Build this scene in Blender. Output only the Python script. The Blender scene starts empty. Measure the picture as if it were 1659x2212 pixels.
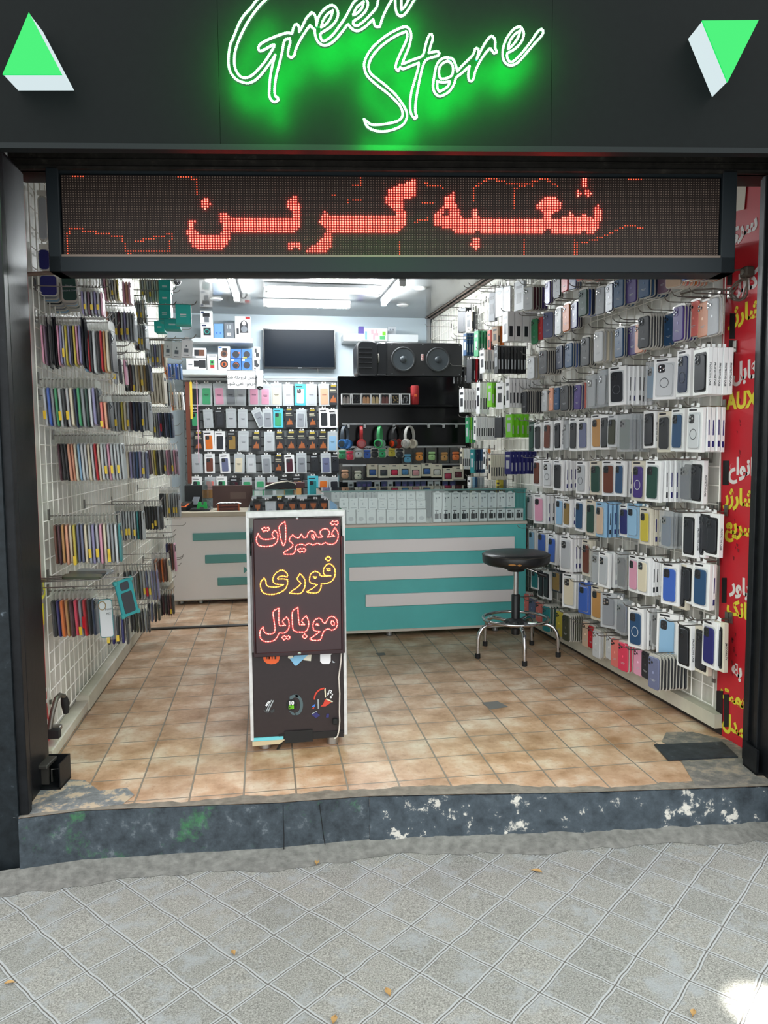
import bpy, math, random
from mathutils import Vector, Matrix
random.seed(7)
R = math.radians
SC = bpy.context.scene
COL = SC.collection

# ------------------------------------------------------------------ camera
FPX, CAMZ = 1609.0, 1.3
YAW, PITCH, ROLL = R(8.957), R(4.634), R(-0.396)
fwd = Vector((math.sin(YAW)*math.cos(PITCH), math.cos(YAW)*math.cos(PITCH), -math.sin(PITCH)))
rgt0 = Vector((math.cos(YAW), -math.sin(YAW), 0)); up0 = rgt0.cross(fwd)
rgt = rgt0*math.cos(ROLL)+up0*math.sin(ROLL); upv = -rgt0*math.sin(ROLL)+up0*math.cos(ROLL)
cam_d = bpy.data.cameras.new('camera'); cam = bpy.data.objects.new('camera', cam_d); COL.objects.link(cam)
cam_d.sensor_fit = 'VERTICAL'; cam_d.sensor_height = 24.0; cam_d.sensor_width = 18.0
cam_d.lens = FPX*24.0/2212; cam_d.clip_start = 0.05
cam.matrix_world = Matrix(((rgt.x, upv.x, -fwd.x, 0), (rgt.y, upv.y, -fwd.y, 0), (rgt.z, upv.z, -fwd.z, CAMZ), (0, 0, 0, 1)))
SC.camera = cam
EYE = Vector((0, 0, CAMZ))

# ------------------------------------------------------------------ world, sun patch, exposure
SC.view_settings.view_transform = 'Standard'; SC.view_settings.look = 'None'
SC.view_settings.gamma = 1; SC.view_settings.use_curve_mapping = False
SC.view_settings.exposure = 0.22
SC.cycles.transparent_max_bounces = 20; SC.cycles.max_bounces = 8
SC.cycles.sample_clamp_indirect = 6.0
W = bpy.data.worlds.new('sky'); SC.world = W; W.use_nodes = True
nt = W.node_tree; nt.nodes.clear()
wo = nt.nodes.new('ShaderNodeOutputWorld'); bg = nt.nodes.new('ShaderNodeBackground')
tc = nt.nodes.new('ShaderNodeTexCoord'); sx = nt.nodes.new('ShaderNodeSeparateXYZ'); rp = nt.nodes.new('ShaderNodeValToRGB')
nt.links.new(tc.outputs['Generated'], sx.inputs[0]); nt.links.new(sx.outputs['Z'], rp.inputs[0])
rp.color_ramp.elements[0].position = 0.0; rp.color_ramp.elements[0].color = (0.80, 0.84, 0.85, 1)
rp.color_ramp.elements[1].position = 0.55; rp.color_ramp.elements[1].color = (1.0, 1.02, 1.03, 1)
nt.links.new(rp.outputs[0], bg.inputs[0]); bg.inputs[1].default_value = 2.0
nt.links.new(bg.outputs[0], wo.inputs[0])
# sunlight falling through a gap in the street trees onto the pavement
sp = bpy.data.lights.new('sunlight_through_trees', 'SPOT'); so = bpy.data.objects.new('sunlight_through_trees', sp); COL.objects.link(so)
sp.energy = 60000; sp.spot_size = R(1.15); sp.spot_blend = 0.8; sp.shadow_soft_size = 0.03; sp.color = (1, .95, .86)
SUN_AT = Vector((1.29, 1.665, -0.18)); so.location = SUN_AT+Vector((2.5, -5.0, 9.0))
so.rotation_euler = (SUN_AT-so.location).to_track_quat('-Z', 'Y').to_euler()

# ------------------------------------------------------------------ points from the picture onto real planes
def ray(px, py):
    return rgt*((px-829.5)/FPX)-upv*((py-1106)/FPX)+fwd
def onp(px, py, p0, n):
    d = ray(px, py); return EYE+d*((n.dot(p0-EYE))/n.dot(d))
def onx(px, py, x): return onp(px, py, Vector((x, 0, 0)), Vector((1, 0, 0)))
def ony(px, py, y): return onp(px, py, Vector((0, y, 0)), Vector((0, 1, 0)))
def onz(px, py, z): return onp(px, py, Vector((0, 0, z)), Vector((0, 0, 1)))
def proj(P):
    v = P-EYE; d = v.dot(fwd); return (829.5+FPX*v.dot(rgt)/d, 1106-FPX*v.dot(upv)/d, d)

# ------------------------------------------------------------------ mesh builder
class MB:
    def __init__(s): s.v = []; s.f = []; s.m = []; s.k = 0
    def add(s, vs, fs):
        b = len(s.v); s.v += [tuple(v) for v in vs]; s.f += [[b+i for i in f] for f in fs]; s.m += [s.k]*len(fs); return s
    def box(s, x0, x1, y0, y1, z0, z1):
        return s.add([(x0, y0, z0), (x1, y0, z0), (x1, y1, z0), (x0, y1, z0), (x0, y0, z1), (x1, y0, z1), (x1, y1, z1), (x0, y1, z1)],
                     [(0, 3, 2, 1), (4, 5, 6, 7), (0, 1, 5, 4), (1, 2, 6, 5), (2, 3, 7, 6), (3, 0, 4, 7)])
    def cbox(s, x0, x1, y0, y1, z0, z1, c=.004):            # box with chamfered edges along z and around the top
        p = lambda e, z: [(x0+c+e, y0+e, z), (x1-c-e, y0+e, z), (x1-e, y0+c+e, z), (x1-e, y1-c-e, z), (x1-c-e, y1-e, z), (x0+c+e, y1-e, z), (x0+e, y1-c-e, z), (x0+e, y0+c+e, z)]
        return s.rings([p(c, z0), p(0, z0+c), p(0, z1-c), p(c, z1)])
    def rings(s, rs, cap=True, closed=True):
        n = len(rs[0]); b = []; fs = []
        for r in rs: b += r
        for i in range(len(rs)-1):
            for j in range(n if closed else n-1):
                k = (j+1) % n; fs.append((i*n+j, i*n+k, (i+1)*n+k, (i+1)*n+j))
        if cap: fs.append(tuple(range(n-1, -1, -1))); fs.append(tuple((len(rs)-1)*n+j for j in range(n)))
        return s.add(b, fs)
    def rr(s, w, h, y0, y1, r, cx=0, cz=0, c=.0015, n=4):    # rounded rectangle in x,z with a soft front and back edge
        def ring(y, e):
            o = []; rr_ = max(r-e, .0003)
            for (sx_, sz_, a0) in ((1, 1, 0), (-1, 1, 90), (-1, -1, 180), (1, -1, 270)):
                for i in range(n+1):
                    a = R(a0+90*i/n); o.append((cx+sx_*(w/2-r)+rr_*math.cos(a), y, cz+sz_*(h/2-r)+rr_*math.sin(a)))
            return o
        return s.rings([ring(y0, c), ring(y0+c, 0), ring(y1-c, 0), ring(y1, c)])
    def tube(s, pts, r, n=6, closed=False, cap=True):
        pts = [Vector(p) for p in pts]; rs = []; m = len(pts); u = None
        for i, p in enumerate(pts):
            a = pts[(i-1) % m] if (closed or i > 0) else p; b = pts[(i+1) % m] if (closed or i < m-1) else p
            t = (b-a).normalized()
            if u is None or abs(u.dot(t)) > .98: u = Vector((0, 0, 1)) if abs(t.z) < .9 else Vector((1, 0, 0))
            u = (u-t*u.dot(t)).normalized(); w = t.cross(u); rr = r[i] if isinstance(r, (list, tuple)) else r
            rs.append([p+u*rr*math.cos(2*math.pi*j/n)+w*rr*math.sin(2*math.pi*j/n) for j in range(n)])
        if closed: rs.append(rs[0])
        return s.rings(rs, cap=cap and not closed)
    def lathe(s, prof, c=(0, 0, 0), n=20, M=None):
        c = Vector(c); rs = []
        for r, z in prof:
            ring = [Vector((r*math.cos(2*math.pi*j/n), r*math.sin(2*math.pi*j/n), z)) for j in range(n)]
            rs.append([c+(M @ p if M else p) for p in ring])
        return s.rings(rs)
    def ball(s, c, r, lat=5, lon=8, sc=(1, 1, 1)):
        prof = [(max(math.sin(math.pi*i/lat), .02), -math.cos(math.pi*i/lat)) for i in range(lat+1)]
        return s.rings([[(c[0]+r*sc[0]*q*math.cos(2*math.pi*j/lon), c[1]+r*sc[1]*q*math.sin(2*math.pi*j/lon), c[2]+r*sc[2]*z) for j in range(lon)] for q, z in prof])
    def prism(s, poly, d):                                  # polygon (list of 3D points) pushed along vector d
        poly = [Vector(p) for p in poly]; d = Vector(d); n = len(poly)
        return s.add(poly+[p+d for p in poly], [tuple(range(n-1, -1, -1)), tuple(range(n, 2*n))]+[(i, (i+1) % n, n+(i+1) % n, n+i) for i in range(n)])
    def grid(s, fn, nu, nv):
        return s.add([fn(i/nu, j/nv) for j in range(nv+1) for i in range(nu+1)],
                     [(j*(nu+1)+i, j*(nu+1)+i+1, (j+1)*(nu+1)+i+1, (j+1)*(nu+1)+i) for j in range(nv) for i in range(nu)])
    def xf(s, M, i0=0):
        for i in range(i0, len(s.v)): s.v[i] = tuple(M @ Vector(s.v[i]))
        return s
    def mesh(s, name, mats, smooth=None):
        me = bpy.data.meshes.new(name); me.from_pydata(s.v, [], s.f)
        mats = mats if isinstance(mats, (list, tuple)) else [mats]
        for m in mats: me.materials.append(m)
        if len(mats) > 1: me.polygons.foreach_set('material_index', s.m)
        if smooth is not None:
            me.polygons.foreach_set('use_smooth', [True]*len(s.f)); me.update()
            try: me.set_sharp_from_angle(angle=R(smooth))
            except Exception: pass
        me.update(); return me
    def build(s, name, mats, parent=None, smooth=None, loc=None):
        return link(name, s.mesh(name, mats, smooth), parent, loc)
def link(name, me, parent=None, loc=None):
    o = bpy.data.objects.new(name, me); COL.objects.link(o)
    if parent is not None: o.parent = parent
    if loc is not None: o.location = loc
    return o
def tag(o, label=None, cat=None, group=None, kind=None):
    if label: o['label'] = label
    if cat: o['category'] = cat
    if group: o['group'] = group
    if kind: o['kind'] = kind
    return o
def struct(o): o['kind'] = 'structure'; return o
def empty(name, loc=(0, 0, 0), rz=0):
    o = bpy.data.objects.new(name, None); COL.objects.link(o); o.location = loc; o.rotation_euler = (0, 0, rz); return o
def copy_tree(o, parent=None):
    c = o.copy(); COL.objects.link(c)
    if parent is not None: c.parent = parent
    for ch in o.children: copy_tree(ch, c)
    return c

# ------------------------------------------------------------------ materials
def lin(h):
    if not isinstance(h, str): return tuple(h)
    h = h.lstrip('#'); c = [int(h[i:i+2], 16)/255 for i in (0, 2, 4)]
    return tuple(x/12.92 if x <= .04045 else ((x+.055)/1.055)**2.4 for x in c)
_M = {}
def mat(name, col, rough=.5, metal=0, spec=.5, noise=0, nscale=8, bump=0, col2=None, coat=0, stretch=None):
    if name in _M: return _M[name]
    m = bpy.data.materials.new(name); m.use_nodes = True; _M[name] = m
    N = m.node_tree.nodes; L = m.node_tree.links; b = N['Principled BSDF']
    c = lin(col); b.inputs['Base Color'].default_value = (*c, 1); b.inputs['Roughness'].default_value = rough
    b.inputs['Metallic'].default_value = metal; b.inputs['Specular IOR Level'].default_value = spec
    if coat: b.inputs['Coat Weight'].default_value = coat
    if noise or bump or col2:
        t = N.new('ShaderNodeTexCoord'); n = N.new('ShaderNodeTexNoise'); n.inputs['Scale'].default_value = nscale; n.inputs['Detail'].default_value = 6
        if stretch:
            mp = N.new('ShaderNodeMapping'); mp.inputs['Scale'].default_value = stretch; L.new(t.outputs['Object'], mp.inputs[0]); L.new(mp.outputs[0], n.inputs['Vector'])
        else: L.new(t.outputs['Object'], n.inputs['Vector'])
        if noise or col2:
            r = N.new('ShaderNodeValToRGB'); r.color_ramp.elements[0].position = .32; r.color_ramp.elements[1].position = .68
            c2 = lin(col2) if col2 else tuple(x*(1-noise) for x in c)
            r.color_ramp.elements[0].color = (*c2, 1); r.color_ramp.elements[1].color = (*c, 1)
            L.new(n.outputs[0], r.inputs[0]); L.new(r.outputs[0], b.inputs['Base Color'])
        if bump:
            bp = N.new('ShaderNodeBump'); bp.inputs['Strength'].default_value = bump; bp.inputs['Distance'].default_value = .01
            L.new(n.outputs[0], bp.inputs['Height']); L.new(bp.outputs[0], b.inputs['Normal'])
    return m
def emis(name, col, st):
    if name in _M: return _M[name]
    m = bpy.data.materials.new(name); m.use_nodes = True; _M[name] = m
    N = m.node_tree.nodes; b = N['Principled BSDF']; c = lin(col)
    b.inputs['Base Color'].default_value = (.03, .03, .03, 1); b.inputs['Specular IOR Level'].default_value = .15; b.inputs['Emission Color'].default_value = (*c, 1); b.inputs['Emission Strength'].default_value = st
    return m
def clear(name, tint, fac, rough=.1, body=None):
    """thin clear plastic or glass: mostly see-through, with a gloss and a little of its own milky colour"""
    if name in _M: return _M[name]
    m = bpy.data.materials.new(name); m.use_nodes = True; _M[name] = m
    N = m.node_tree.nodes; L = m.node_tree.links; N.clear()
    o = N.new('ShaderNodeOutputMaterial'); mx = N.new('ShaderNodeMixShader'); t = N.new('ShaderNodeBsdfTransparent')
    t.inputs[0].default_value = (*lin(tint), 1); mx.inputs[0].default_value = fac
    L.new(t.outputs[0], mx.inputs[1])
    if body is None:
        g = N.new('ShaderNodeBsdfGlossy'); g.inputs['Roughness'].default_value = rough
        f = N.new('ShaderNodeFresnel'); f.inputs[0].default_value = 1.5; L.new(f.outputs[0], mx.inputs[0])
    else:
        g = N.new('ShaderNodeBsdfPrincipled'); g.inputs['Base Color'].default_value = (*lin(body), 1); g.inputs['Roughness'].default_value = rough
        lw = N.new('ShaderNodeLayerWeight'); lw.inputs[0].default_value = fac; a = N.new('ShaderNodeMath'); a.operation = 'MULTIPLY_ADD'
        a.inputs[1].default_value = .20; a.inputs[2].default_value = fac; L.new(lw.outputs['Facing'], a.inputs[0]); L.new(a.outputs[0], mx.inputs[0])
    L.new(g.outputs[0], mx.inputs[2]); L.new(mx.outputs[0], o.inputs[0]); return m

# ------------------------------------------------------------------ writing
AR = {'ا': (0xFE8D, 0xFE8E), 'ب': 0xFE8F, 'پ': 0xFB56, 'ت': 0xFE95, 'ج': 0xFE9D, 'خ': 0xFEA5, 'د': (0xFEA9, 0xFEAA), 'ر': (0xFEAD, 0xFEAE),
      'ژ': (0xFB8A, 0xFB8B), 'س': 0xFEB1, 'ش': 0xFEB5, 'ع': 0xFEC9, 'ف': 0xFED1, 'ک': 0xFB8E, 'ل': 0xFEDD, 'م': 0xFEE1, 'ن': 0xFEE5, 'و': (0xFEED, 0xFEEE), 'ه': 0xFEE9, 'ی': 0xFBFC}
def shape(s):
    out = ''
    for i, ch in enumerate(s):
        if ch not in AR: out += ch; continue
        e = AR[ch]; prev = i > 0 and isinstance(AR.get(s[i-1]), int); nxt = i+1 < len(s) and s[i+1] in AR
        if isinstance(e, tuple): out += chr(e[1] if prev else e[0])
        else: out += chr(e+((3 if nxt else 1) if prev else (2 if nxt else 0)))
    return out if s.isascii() else out[::-1]
_T = {}
def text_mesh(body, mats, size=1.0, bold=0.0, ext=0.0, align='CENTER'):
    key = (body, size, bold, ext, align, mats.name)
    if key in _T: return _T[key]
    c = bpy.data.curves.new('writing', 'FONT'); c.body = body; c.size = size; c.offset = bold; c.extrude = ext
    c.align_x = align; c.align_y = 'CENTER'; c.resolution_u = 3
    o = bpy.data.objects.new('writing', c); COL.objects.link(o); bpy.context.view_layer.update()
    me = bpy.data.meshes.new_from_object(o.evaluated_get(bpy.context.evaluated_depsgraph_get()))
    bpy.data.objects.remove(o); bpy.data.curves.remove(c); me.materials.clear(); me.materials.append(mats); me.name = 'writing'
    _T[key] = me; return me
def basis(x, y, o):                                         # text plane: x along the line, y up the letters
    x = Vector(x).normalized(); y = Vector(y).normalized(); z = x.cross(y)
    return Matrix(((x.x, y.x, z.x, o[0]), (x.y, y.y, z.y, o[1]), (x.z, y.z, z.z, o[2]), (0, 0, 0, 1)))
def write(body, m, size, M, parent=None, name='lettering', bold=0, ext=.0005):
    o = link(name, text_mesh(body, m, size, bold, ext), parent); o.matrix_local = M; return o

# ------------------------------------------------------------------ shared materials
white = mat('white_card', '#f0f0f1', .45); cream = mat('cream_card', '#d8d0bf', .5); black = mat('black_plastic', '#141518', .4)
dark = mat('dark_card', '#1f2023', .5); steel = mat('hook_steel', '#8d8a86', .35, .9); chrome = mat('chrome', '#c9c9cb', .12, 1)
alu = mat('aluminium', '#a9abad', .35, .8); rubber = mat('rubber', '#17171a', .7); ink = mat('print_ink', '#26262b', .6)
glass = clear('glass_sheet', '#f9fdfc', .1, .02); header_film = clear('bag_header_film', '#f6f6f4', .34, .25, '#d9d7d2'); bagfilm = clear('bag_film', '#fdfdfc', .06, .16, '#f8f7f5')
sleeve = clear('clear_sleeve', '#f4f5f6', .24, .12, '#dfe2e4'); rim = clear('blister_rim', '#f0efec', .62, .25, '#dedad2')
glass_edge = mat('glass_edge', '#5f8b86', .15); teal = mat('teal_laminate', '#5cc4c2', .45, noise=.10, nscale=5); lam_white = mat('white_laminate', '#f0ecec', .4)

# ================================================================== setting
FA = R(-7.0); FU = Vector((math.cos(FA), math.sin(FA), 0)); FN = Vector((-math.sin(FA), math.cos(FA), 0))   # along the shop front, and into the shop
F0 = Vector((1.953, 2.744, 0))                             # foot of the right shutter guide (frame plane)
C0 = Vector((-0.9, 2.75, 0))                               # foot of the left pillar's inner corner (cladding plane)
def onf(px, py, back=0.0): return onp(px, py, F0+FN*back, FN)
def onc(px, py, back=0.0): return onp(px, py, C0+FN*back, FN)
def FM(o, back=0.0):                                       # frame with x along the front, y into the shop, z up
    o = Vector(o)+FN*back
    return Matrix(((FU.x, FN.x, 0, o.x), (FU.y, FN.y, 0, o.y), (0, 0, 1, o.z), (0, 0, 0, 1)))
MF = FM(F0); MC = FM(C0)
XL = -0.96; YB = 8.0; ZC = 2.73
def XR(y): return 2.03-0.05*(y-3.0)

def floor_material():
    m = mat('terracotta_tiles', '#b58a63', .38, noise=.0); N = m.node_tree.nodes; L = m.node_tree.links; b = N['Principled BSDF']
    t = N.new('ShaderNodeTexCoord'); mp = N.new('ShaderNodeMapping'); mp.inputs['Location'].default_value = (0.107, -0.0125, 0)
    L.new(t.outputs['Object'], mp.inputs[0])
    wn = N.new('ShaderNodeTexNoise'); wn.inputs['Scale'].default_value = 3.0
    L.new(t.outputs['Object'], wn.inputs['Vector'])
    wv = N.new('ShaderNodeVectorMath'); wv.operation = 'SCALE'; wv.inputs['Scale'].default_value = .006; L.new(wn.outputs['Color'], wv.inputs[0])
    ad = N.new('ShaderNodeVectorMath'); L.new(mp.outputs[0], ad.inputs[0]); L.new(wv.outputs[0], ad.inputs[1])
    br = N.new('ShaderNodeTexBrick'); br.offset = 0; br.squash = 1
    for k, v in (('Scale', 1), ('Mortar Size', .0042), ('Mortar Smooth', .4), ('Bias', 0), ('Brick Width', .2), ('Row Height', .2)): br.inputs[k].default_value = v
    br.inputs['Color1'].default_value = (.92, .92, .92, 1); br.inputs['Color2'].default_value = (1.1, 1.08, 1.05, 1); br.inputs['Mortar'].default_value = (1, 1, 1, 1)
    L.new(ad.outputs[0], br.inputs['Vector'])
    n1 = N.new('ShaderNodeTexNoise'); n1.inputs['Scale'].default_value = 5.5; n1.inputs['Detail'].default_value = 8; n1.inputs['Roughness'].default_value = .62
    L.new(t.outputs['Object'], n1.inputs['Vector'])
    cr = N.new('ShaderNodeValToRGB'); e = cr.color_ramp.elements
    e[0].position = .32; e[0].color = (*lin('#9c7653'), 1); e[1].position = .66; e[1].color = (*lin('#dccab5'), 1)
    x = e.new(.5); x.color = (*lin('#c4a184'), 1)
    L.new(n1.outputs[0], cr.inputs[0])
    mu = N.new('ShaderNodeMix'); mu.data_type = 'RGBA'; mu.blend_type = 'MULTIPLY'; mu.inputs[0].default_value = 1
    L.new(cr.outputs[0], mu.inputs[6]); L.new(br.outputs['Color'], mu.inputs[7])
    n2 = N.new('ShaderNodeTexNoise'); n2.inputs['Scale'].default_value = 45; n2.inputs['Detail'].default_value = 3; L.new(t.outputs['Object'], n2.inputs['Vector'])
    r2 = N.new('ShaderNodeValToRGB'); r2.color_ramp.elements[0].position = .3; r2.color_ramp.elements[1].position = .42; r2.color_ramp.elements[0].color = (.72, .66, .6, 1); r2.color_ramp.elements[1].color = (1, 1, 1, 1)
    L.new(n2.outputs[0], r2.inputs[0])
    m3 = N.new('ShaderNodeMix'); m3.data_type = 'RGBA'; m3.blend_type = 'MULTIPLY'; m3.inputs[0].default_value = .6; L.new(mu.outputs[2], m3.inputs[6]); L.new(r2.outputs[0], m3.inputs[7])
    gm = N.new('ShaderNodeMix'); gm.data_type = 'RGBA'; L.new(br.outputs['Fac'], gm.inputs[0]); L.new(m3.outputs[2], gm.inputs[6]); gm.inputs[7].default_value = (*lin('#877d70'), 1)
    L.new(gm.outputs[2], b.inputs['Base Color'])
    iv = N.new('ShaderNodeMath'); iv.operation = 'SUBTRACT'; iv.inputs[0].default_value = 1; L.new(br.outputs['Fac'], iv.inputs[1])
    bp = N.new('ShaderNodeBump'); bp.inputs['Strength'].default_value = .6; bp.inputs['Distance'].default_value = .003; L.new(iv.outputs[0], bp.inputs['Height']); L.new(bp.outputs[0], b.inputs['Normal'])
    return m
def paver_material():
    m = mat('concrete_pavers', '#8d8d88', .8); N = m.node_tree.nodes; L = m.node_tree.links; b = N['Principled BSDF']
    t = N.new('ShaderNodeTexCoord'); mp = N.new('ShaderNodeMapping'); mp.vector_type = 'TEXTURE'
    mp.inputs['Location'].default_value = (-0.429, 2.286, 0); mp.inputs['Rotation'].default_value = (0, 0, R(40.2))
    L.new(t.outputs['Object'], mp.inputs[0])
    wn = N.new('ShaderNodeTexNoise'); wn.inputs['Scale'].default_value = 9; wn.inputs['Detail'].default_value = 4; L.new(t.outputs['Object'], wn.inputs['Vector'])
    wv = N.new('ShaderNodeVectorMath'); wv.operation = 'SCALE'; wv.inputs['Scale'].default_value = .018; L.new(wn.outputs['Color'], wv.inputs[0])
    ad = N.new('ShaderNodeVectorMath'); L.new(mp.outputs[0], ad.inputs[0]); L.new(wv.outputs[0], ad.inputs[1])
    def brick(ms, sm):
        br = N.new('ShaderNodeTexBrick'); br.offset = 0; br.squash = 1
        for k, v in (('Scale', 1), ('Mortar Size', ms), ('Mortar Smooth', sm), ('Bias', -.35), ('Brick Width', .1515), ('Row Height', .1515)): br.inputs[k].default_value = v
        br.inputs['Color1'].default_value = (1.04, 1.02, .99, 1); br.inputs['Color2'].default_value = (.80, .81, .80, 1); br.inputs['Mortar'].default_value = (1, 1, 1, 1)
        L.new(ad.outputs[0], br.inputs['Vector']); return br
    wide = brick(.0085, .25); thin = brick(.0022, .4)
    n1 = N.new('ShaderNodeTexNoise'); n1.inputs['Scale'].default_value = 240; n1.inputs['Detail'].default_value = 4; L.new(t.outputs['Object'], n1.inputs['Vector'])
    c1 = N.new('ShaderNodeValToRGB'); c1.color_ramp.elements[0].position = .3; c1.color_ramp.elements[1].position = .7
    c1.color_ramp.elements[0].color = (*lin('#666763'), 1); c1.color_ramp.elements[1].color = (*lin('#abada8'), 1); L.new(n1.outputs[0], c1.inputs[0])
    mu = N.new('ShaderNodeMix'); mu.data_type = 'RGBA'; mu.blend_type = 'MULTIPLY'; mu.inputs[0].default_value = 1; L.new(c1.outputs[0], mu.inputs[6]); L.new(wide.outputs['Color'], mu.inputs[7])
    n3 = N.new('ShaderNodeTexNoise'); n3.inputs['Scale'].default_value = 9; n3.inputs['Detail'].default_value = 9; n3.inputs['Roughness'].default_value = .7; L.new(t.outputs['Object'], n3.inputs['Vector'])
    c3 = N.new('ShaderNodeValToRGB'); c3.color_ramp.elements[0].position = .52; c3.color_ramp.elements[1].position = .64; c3.color_ramp.elements[0].color = (0, 0, 0, 1); c3.color_ramp.elements[1].color = (.7, .7, .7, 1); L.new(n3.outputs[0], c3.inputs[0])
    md = N.new('ShaderNodeMix'); md.data_type = 'RGBA'; L.new(c3.outputs[0], md.inputs[0]); L.new(mu.outputs[2], md.inputs[6]); md.inputs[7].default_value = (*lin('#9aa0a2'), 1)
    j1 = N.new('ShaderNodeMix'); j1.data_type = 'RGBA'; L.new(wide.outputs['Fac'], j1.inputs[0]); L.new(md.outputs[2], j1.inputs[6]); j1.inputs[7].default_value = (*lin('#a9adad'), 1)
    j2 = N.new('ShaderNodeMix'); j2.data_type = 'RGBA'; L.new(thin.outputs['Fac'], j2.inputs[0]); L.new(j1.outputs[2], j2.inputs[6]); j2.inputs[7].default_value = (*lin('#5d5b56'), 1)
    L.new(j2.outputs[2], b.inputs['Base Color'])
    hs = N.new('ShaderNodeMath'); hs.operation = 'MULTIPLY_ADD'; hs.inputs[1].default_value = .35; L.new(n1.outputs[0], hs.inputs[0])
    sb = N.new('ShaderNodeMath'); sb.operation = 'SUBTRACT'; sb.inputs[0].default_value = 1; L.new(wide.outputs['Fac'], sb.inputs[1]); L.new(sb.outputs[0], hs.inputs[2])
    bp = N.new('ShaderNodeBump'); bp.inputs['Strength'].default_value = .7; bp.inputs['Distance'].default_value = .006; L.new(hs.outputs[0], bp.inputs['Height']); L.new(bp.outputs[0], b.inputs['Normal'])
    return m
def chips(name, base, chip, lo, hi, scale, rough=.6, extra=None, ext=None, seed=0, bump=.3):
    """painted concrete with flakes of another colour where the paint has come off"""
    m = mat(name, base, rough, spec=.2); N = m.node_tree.nodes; L = m.node_tree.links; b = N['Principled BSDF']
    t = N.new('ShaderNodeTexCoord'); n = N.new('ShaderNodeTexNoise'); n.inputs['Scale'].default_value = scale; n.inputs['Detail'].default_value = 9; n.inputs['Roughness'].default_value = .68
    mp = N.new('ShaderNodeMapping'); mp.inputs['Location'].default_value = (seed, seed*.7, 0); L.new(t.outputs['Object'], mp.inputs[0]); L.new(mp.outputs[0], n.inputs['Vector'])
    r = N.new('ShaderNodeValToRGB'); e = r.color_ramp.elements; c = lin(base)
    e[0].position = .3; e[0].color = (*[x*.55 for x in c], 1); e[1].position = lo; e[1].color = (*[x*1.25 for x in c], 1); k = e.new(hi); k.color = (*lin(chip), 1)
    L.new(n.outputs[0], r.inputs[0]); out = r.outputs[0]
    if extra:
        n2 = N.new('ShaderNodeTexNoise'); n2.inputs['Scale'].default_value = 5; n2.inputs['Detail'].default_value = 10; n2.inputs['Roughness'].default_value = .75; L.new(mp.outputs[0], n2.inputs['Vector'])
        r2 = N.new('ShaderNodeValToRGB'); r2.color_ramp.elements[0].position = ext; r2.color_ramp.elements[1].position = ext+.1; r2.color_ramp.elements[0].color = (0, 0, 0, 1); r2.color_ramp.elements[1].color = (.75, .75, .75, 1); L.new(n2.outputs[0], r2.inputs[0])
        mx = N.new('ShaderNodeMix'); mx.data_type = 'RGBA'; L.new(r2.outputs[0], mx.inputs[0]); L.new(out, mx.inputs[6]); mx.inputs[7].default_value = (*lin(extra), 1); out = mx.outputs[2]
    L.new(out, b.inputs['Base Color'])
    bp = N.new('ShaderNodeBump'); bp.inputs['Strength'].default_value = bump; bp.inputs['Distance'].default_value = .006; L.new(n.outputs[0], bp.inputs['Height']); L.new(bp.outputs[0], b.inputs['Normal'])
    return m

# step outline at floor level, left to right (front edge)
STEP = [(-0.899, 2.742), (-0.69, 2.765), (-0.30, 2.735), (0.02, 2.705), (0.36, 2.70), (0.72, 2.655), (1.10, 2.60), (1.45, 2.565), (1.80, 2.53), (2.02, 2.51), (2.45, 2.46)]
def zstreet(x, y): return -0.215+0.016*(x+0.9)
fl = MB(); fl.add([(x, y, 0) for x, y in STEP]+[(2.45, 8.05, 0), (-1.05, 8.05, 0), (-1.05, 3.09, 0), (-.899, 3.08, 0)], [tuple(range(len(STEP)+4))])
struct(fl.build('floor', floor_material()))
pv = MB(); pv.grid(lambda u, v: (-3.6+7.6*u, -3.0+6.1*v, zstreet(-3.6+7.6*u, 0)), 24, 16)
struct(pv.build('pavement', paver_material()))
# step face in two stretches: smooth painted slabs on the left, broken concrete on the right
def face(pts, jit, seed):
    rnd = random.Random(seed); m = MB(); P = []
    for (xa, ya), (xb, yb) in zip(pts, pts[1:]):
        n = max(2, int(math.hypot(xb-xa, yb-ya)/.02))
        P += [(xa+(xb-xa)*i/n, ya+(yb-ya)*i/n) for i in range(n)]
    P.append(pts[-1]); rows = 9
    J = [[rnd.uniform(-1, 1) for _ in range(rows+1)] for _ in P]
    vs = []
    for j in range(rows+1):
        for i, (x, y) in enumerate(P):
            z = -.0-(.26)*j/rows; d = (J[i][j]+.6*J[max(0, i-1)][j]+.6*J[min(len(P)-1, i+1)][j])*jit
            vs.append((x, y-.004-d-.012*(j/rows), z-(abs(d) if j == 0 else 0)))
    n = len(P); back = [(x, y+.05, -.001) for x, y in P]
    m.add(back+vs, [(j*n+i, (j+1)*n+i, (j+1)*n+i+1, j*n+i+1) for j in range(rows+1) for i in range(n-1)])
    return m
stepL = chips('painted_step_slab', '#3d454b', '#737b80', .58, .72, 22, extra='#3f7a4c', ext=.57, seed=3)
stepR = chips('broken_step_concrete', '#434c53', '#c9c6bd', .575, .62, 15, seed=9, bump=.6)
struct(face(STEP[:5], .0012, 1).build('trim_1', stepL, smooth=50))
struct(face(STEP[4:], .004, 2).build('trim_2', stepR, smooth=60))
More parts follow.
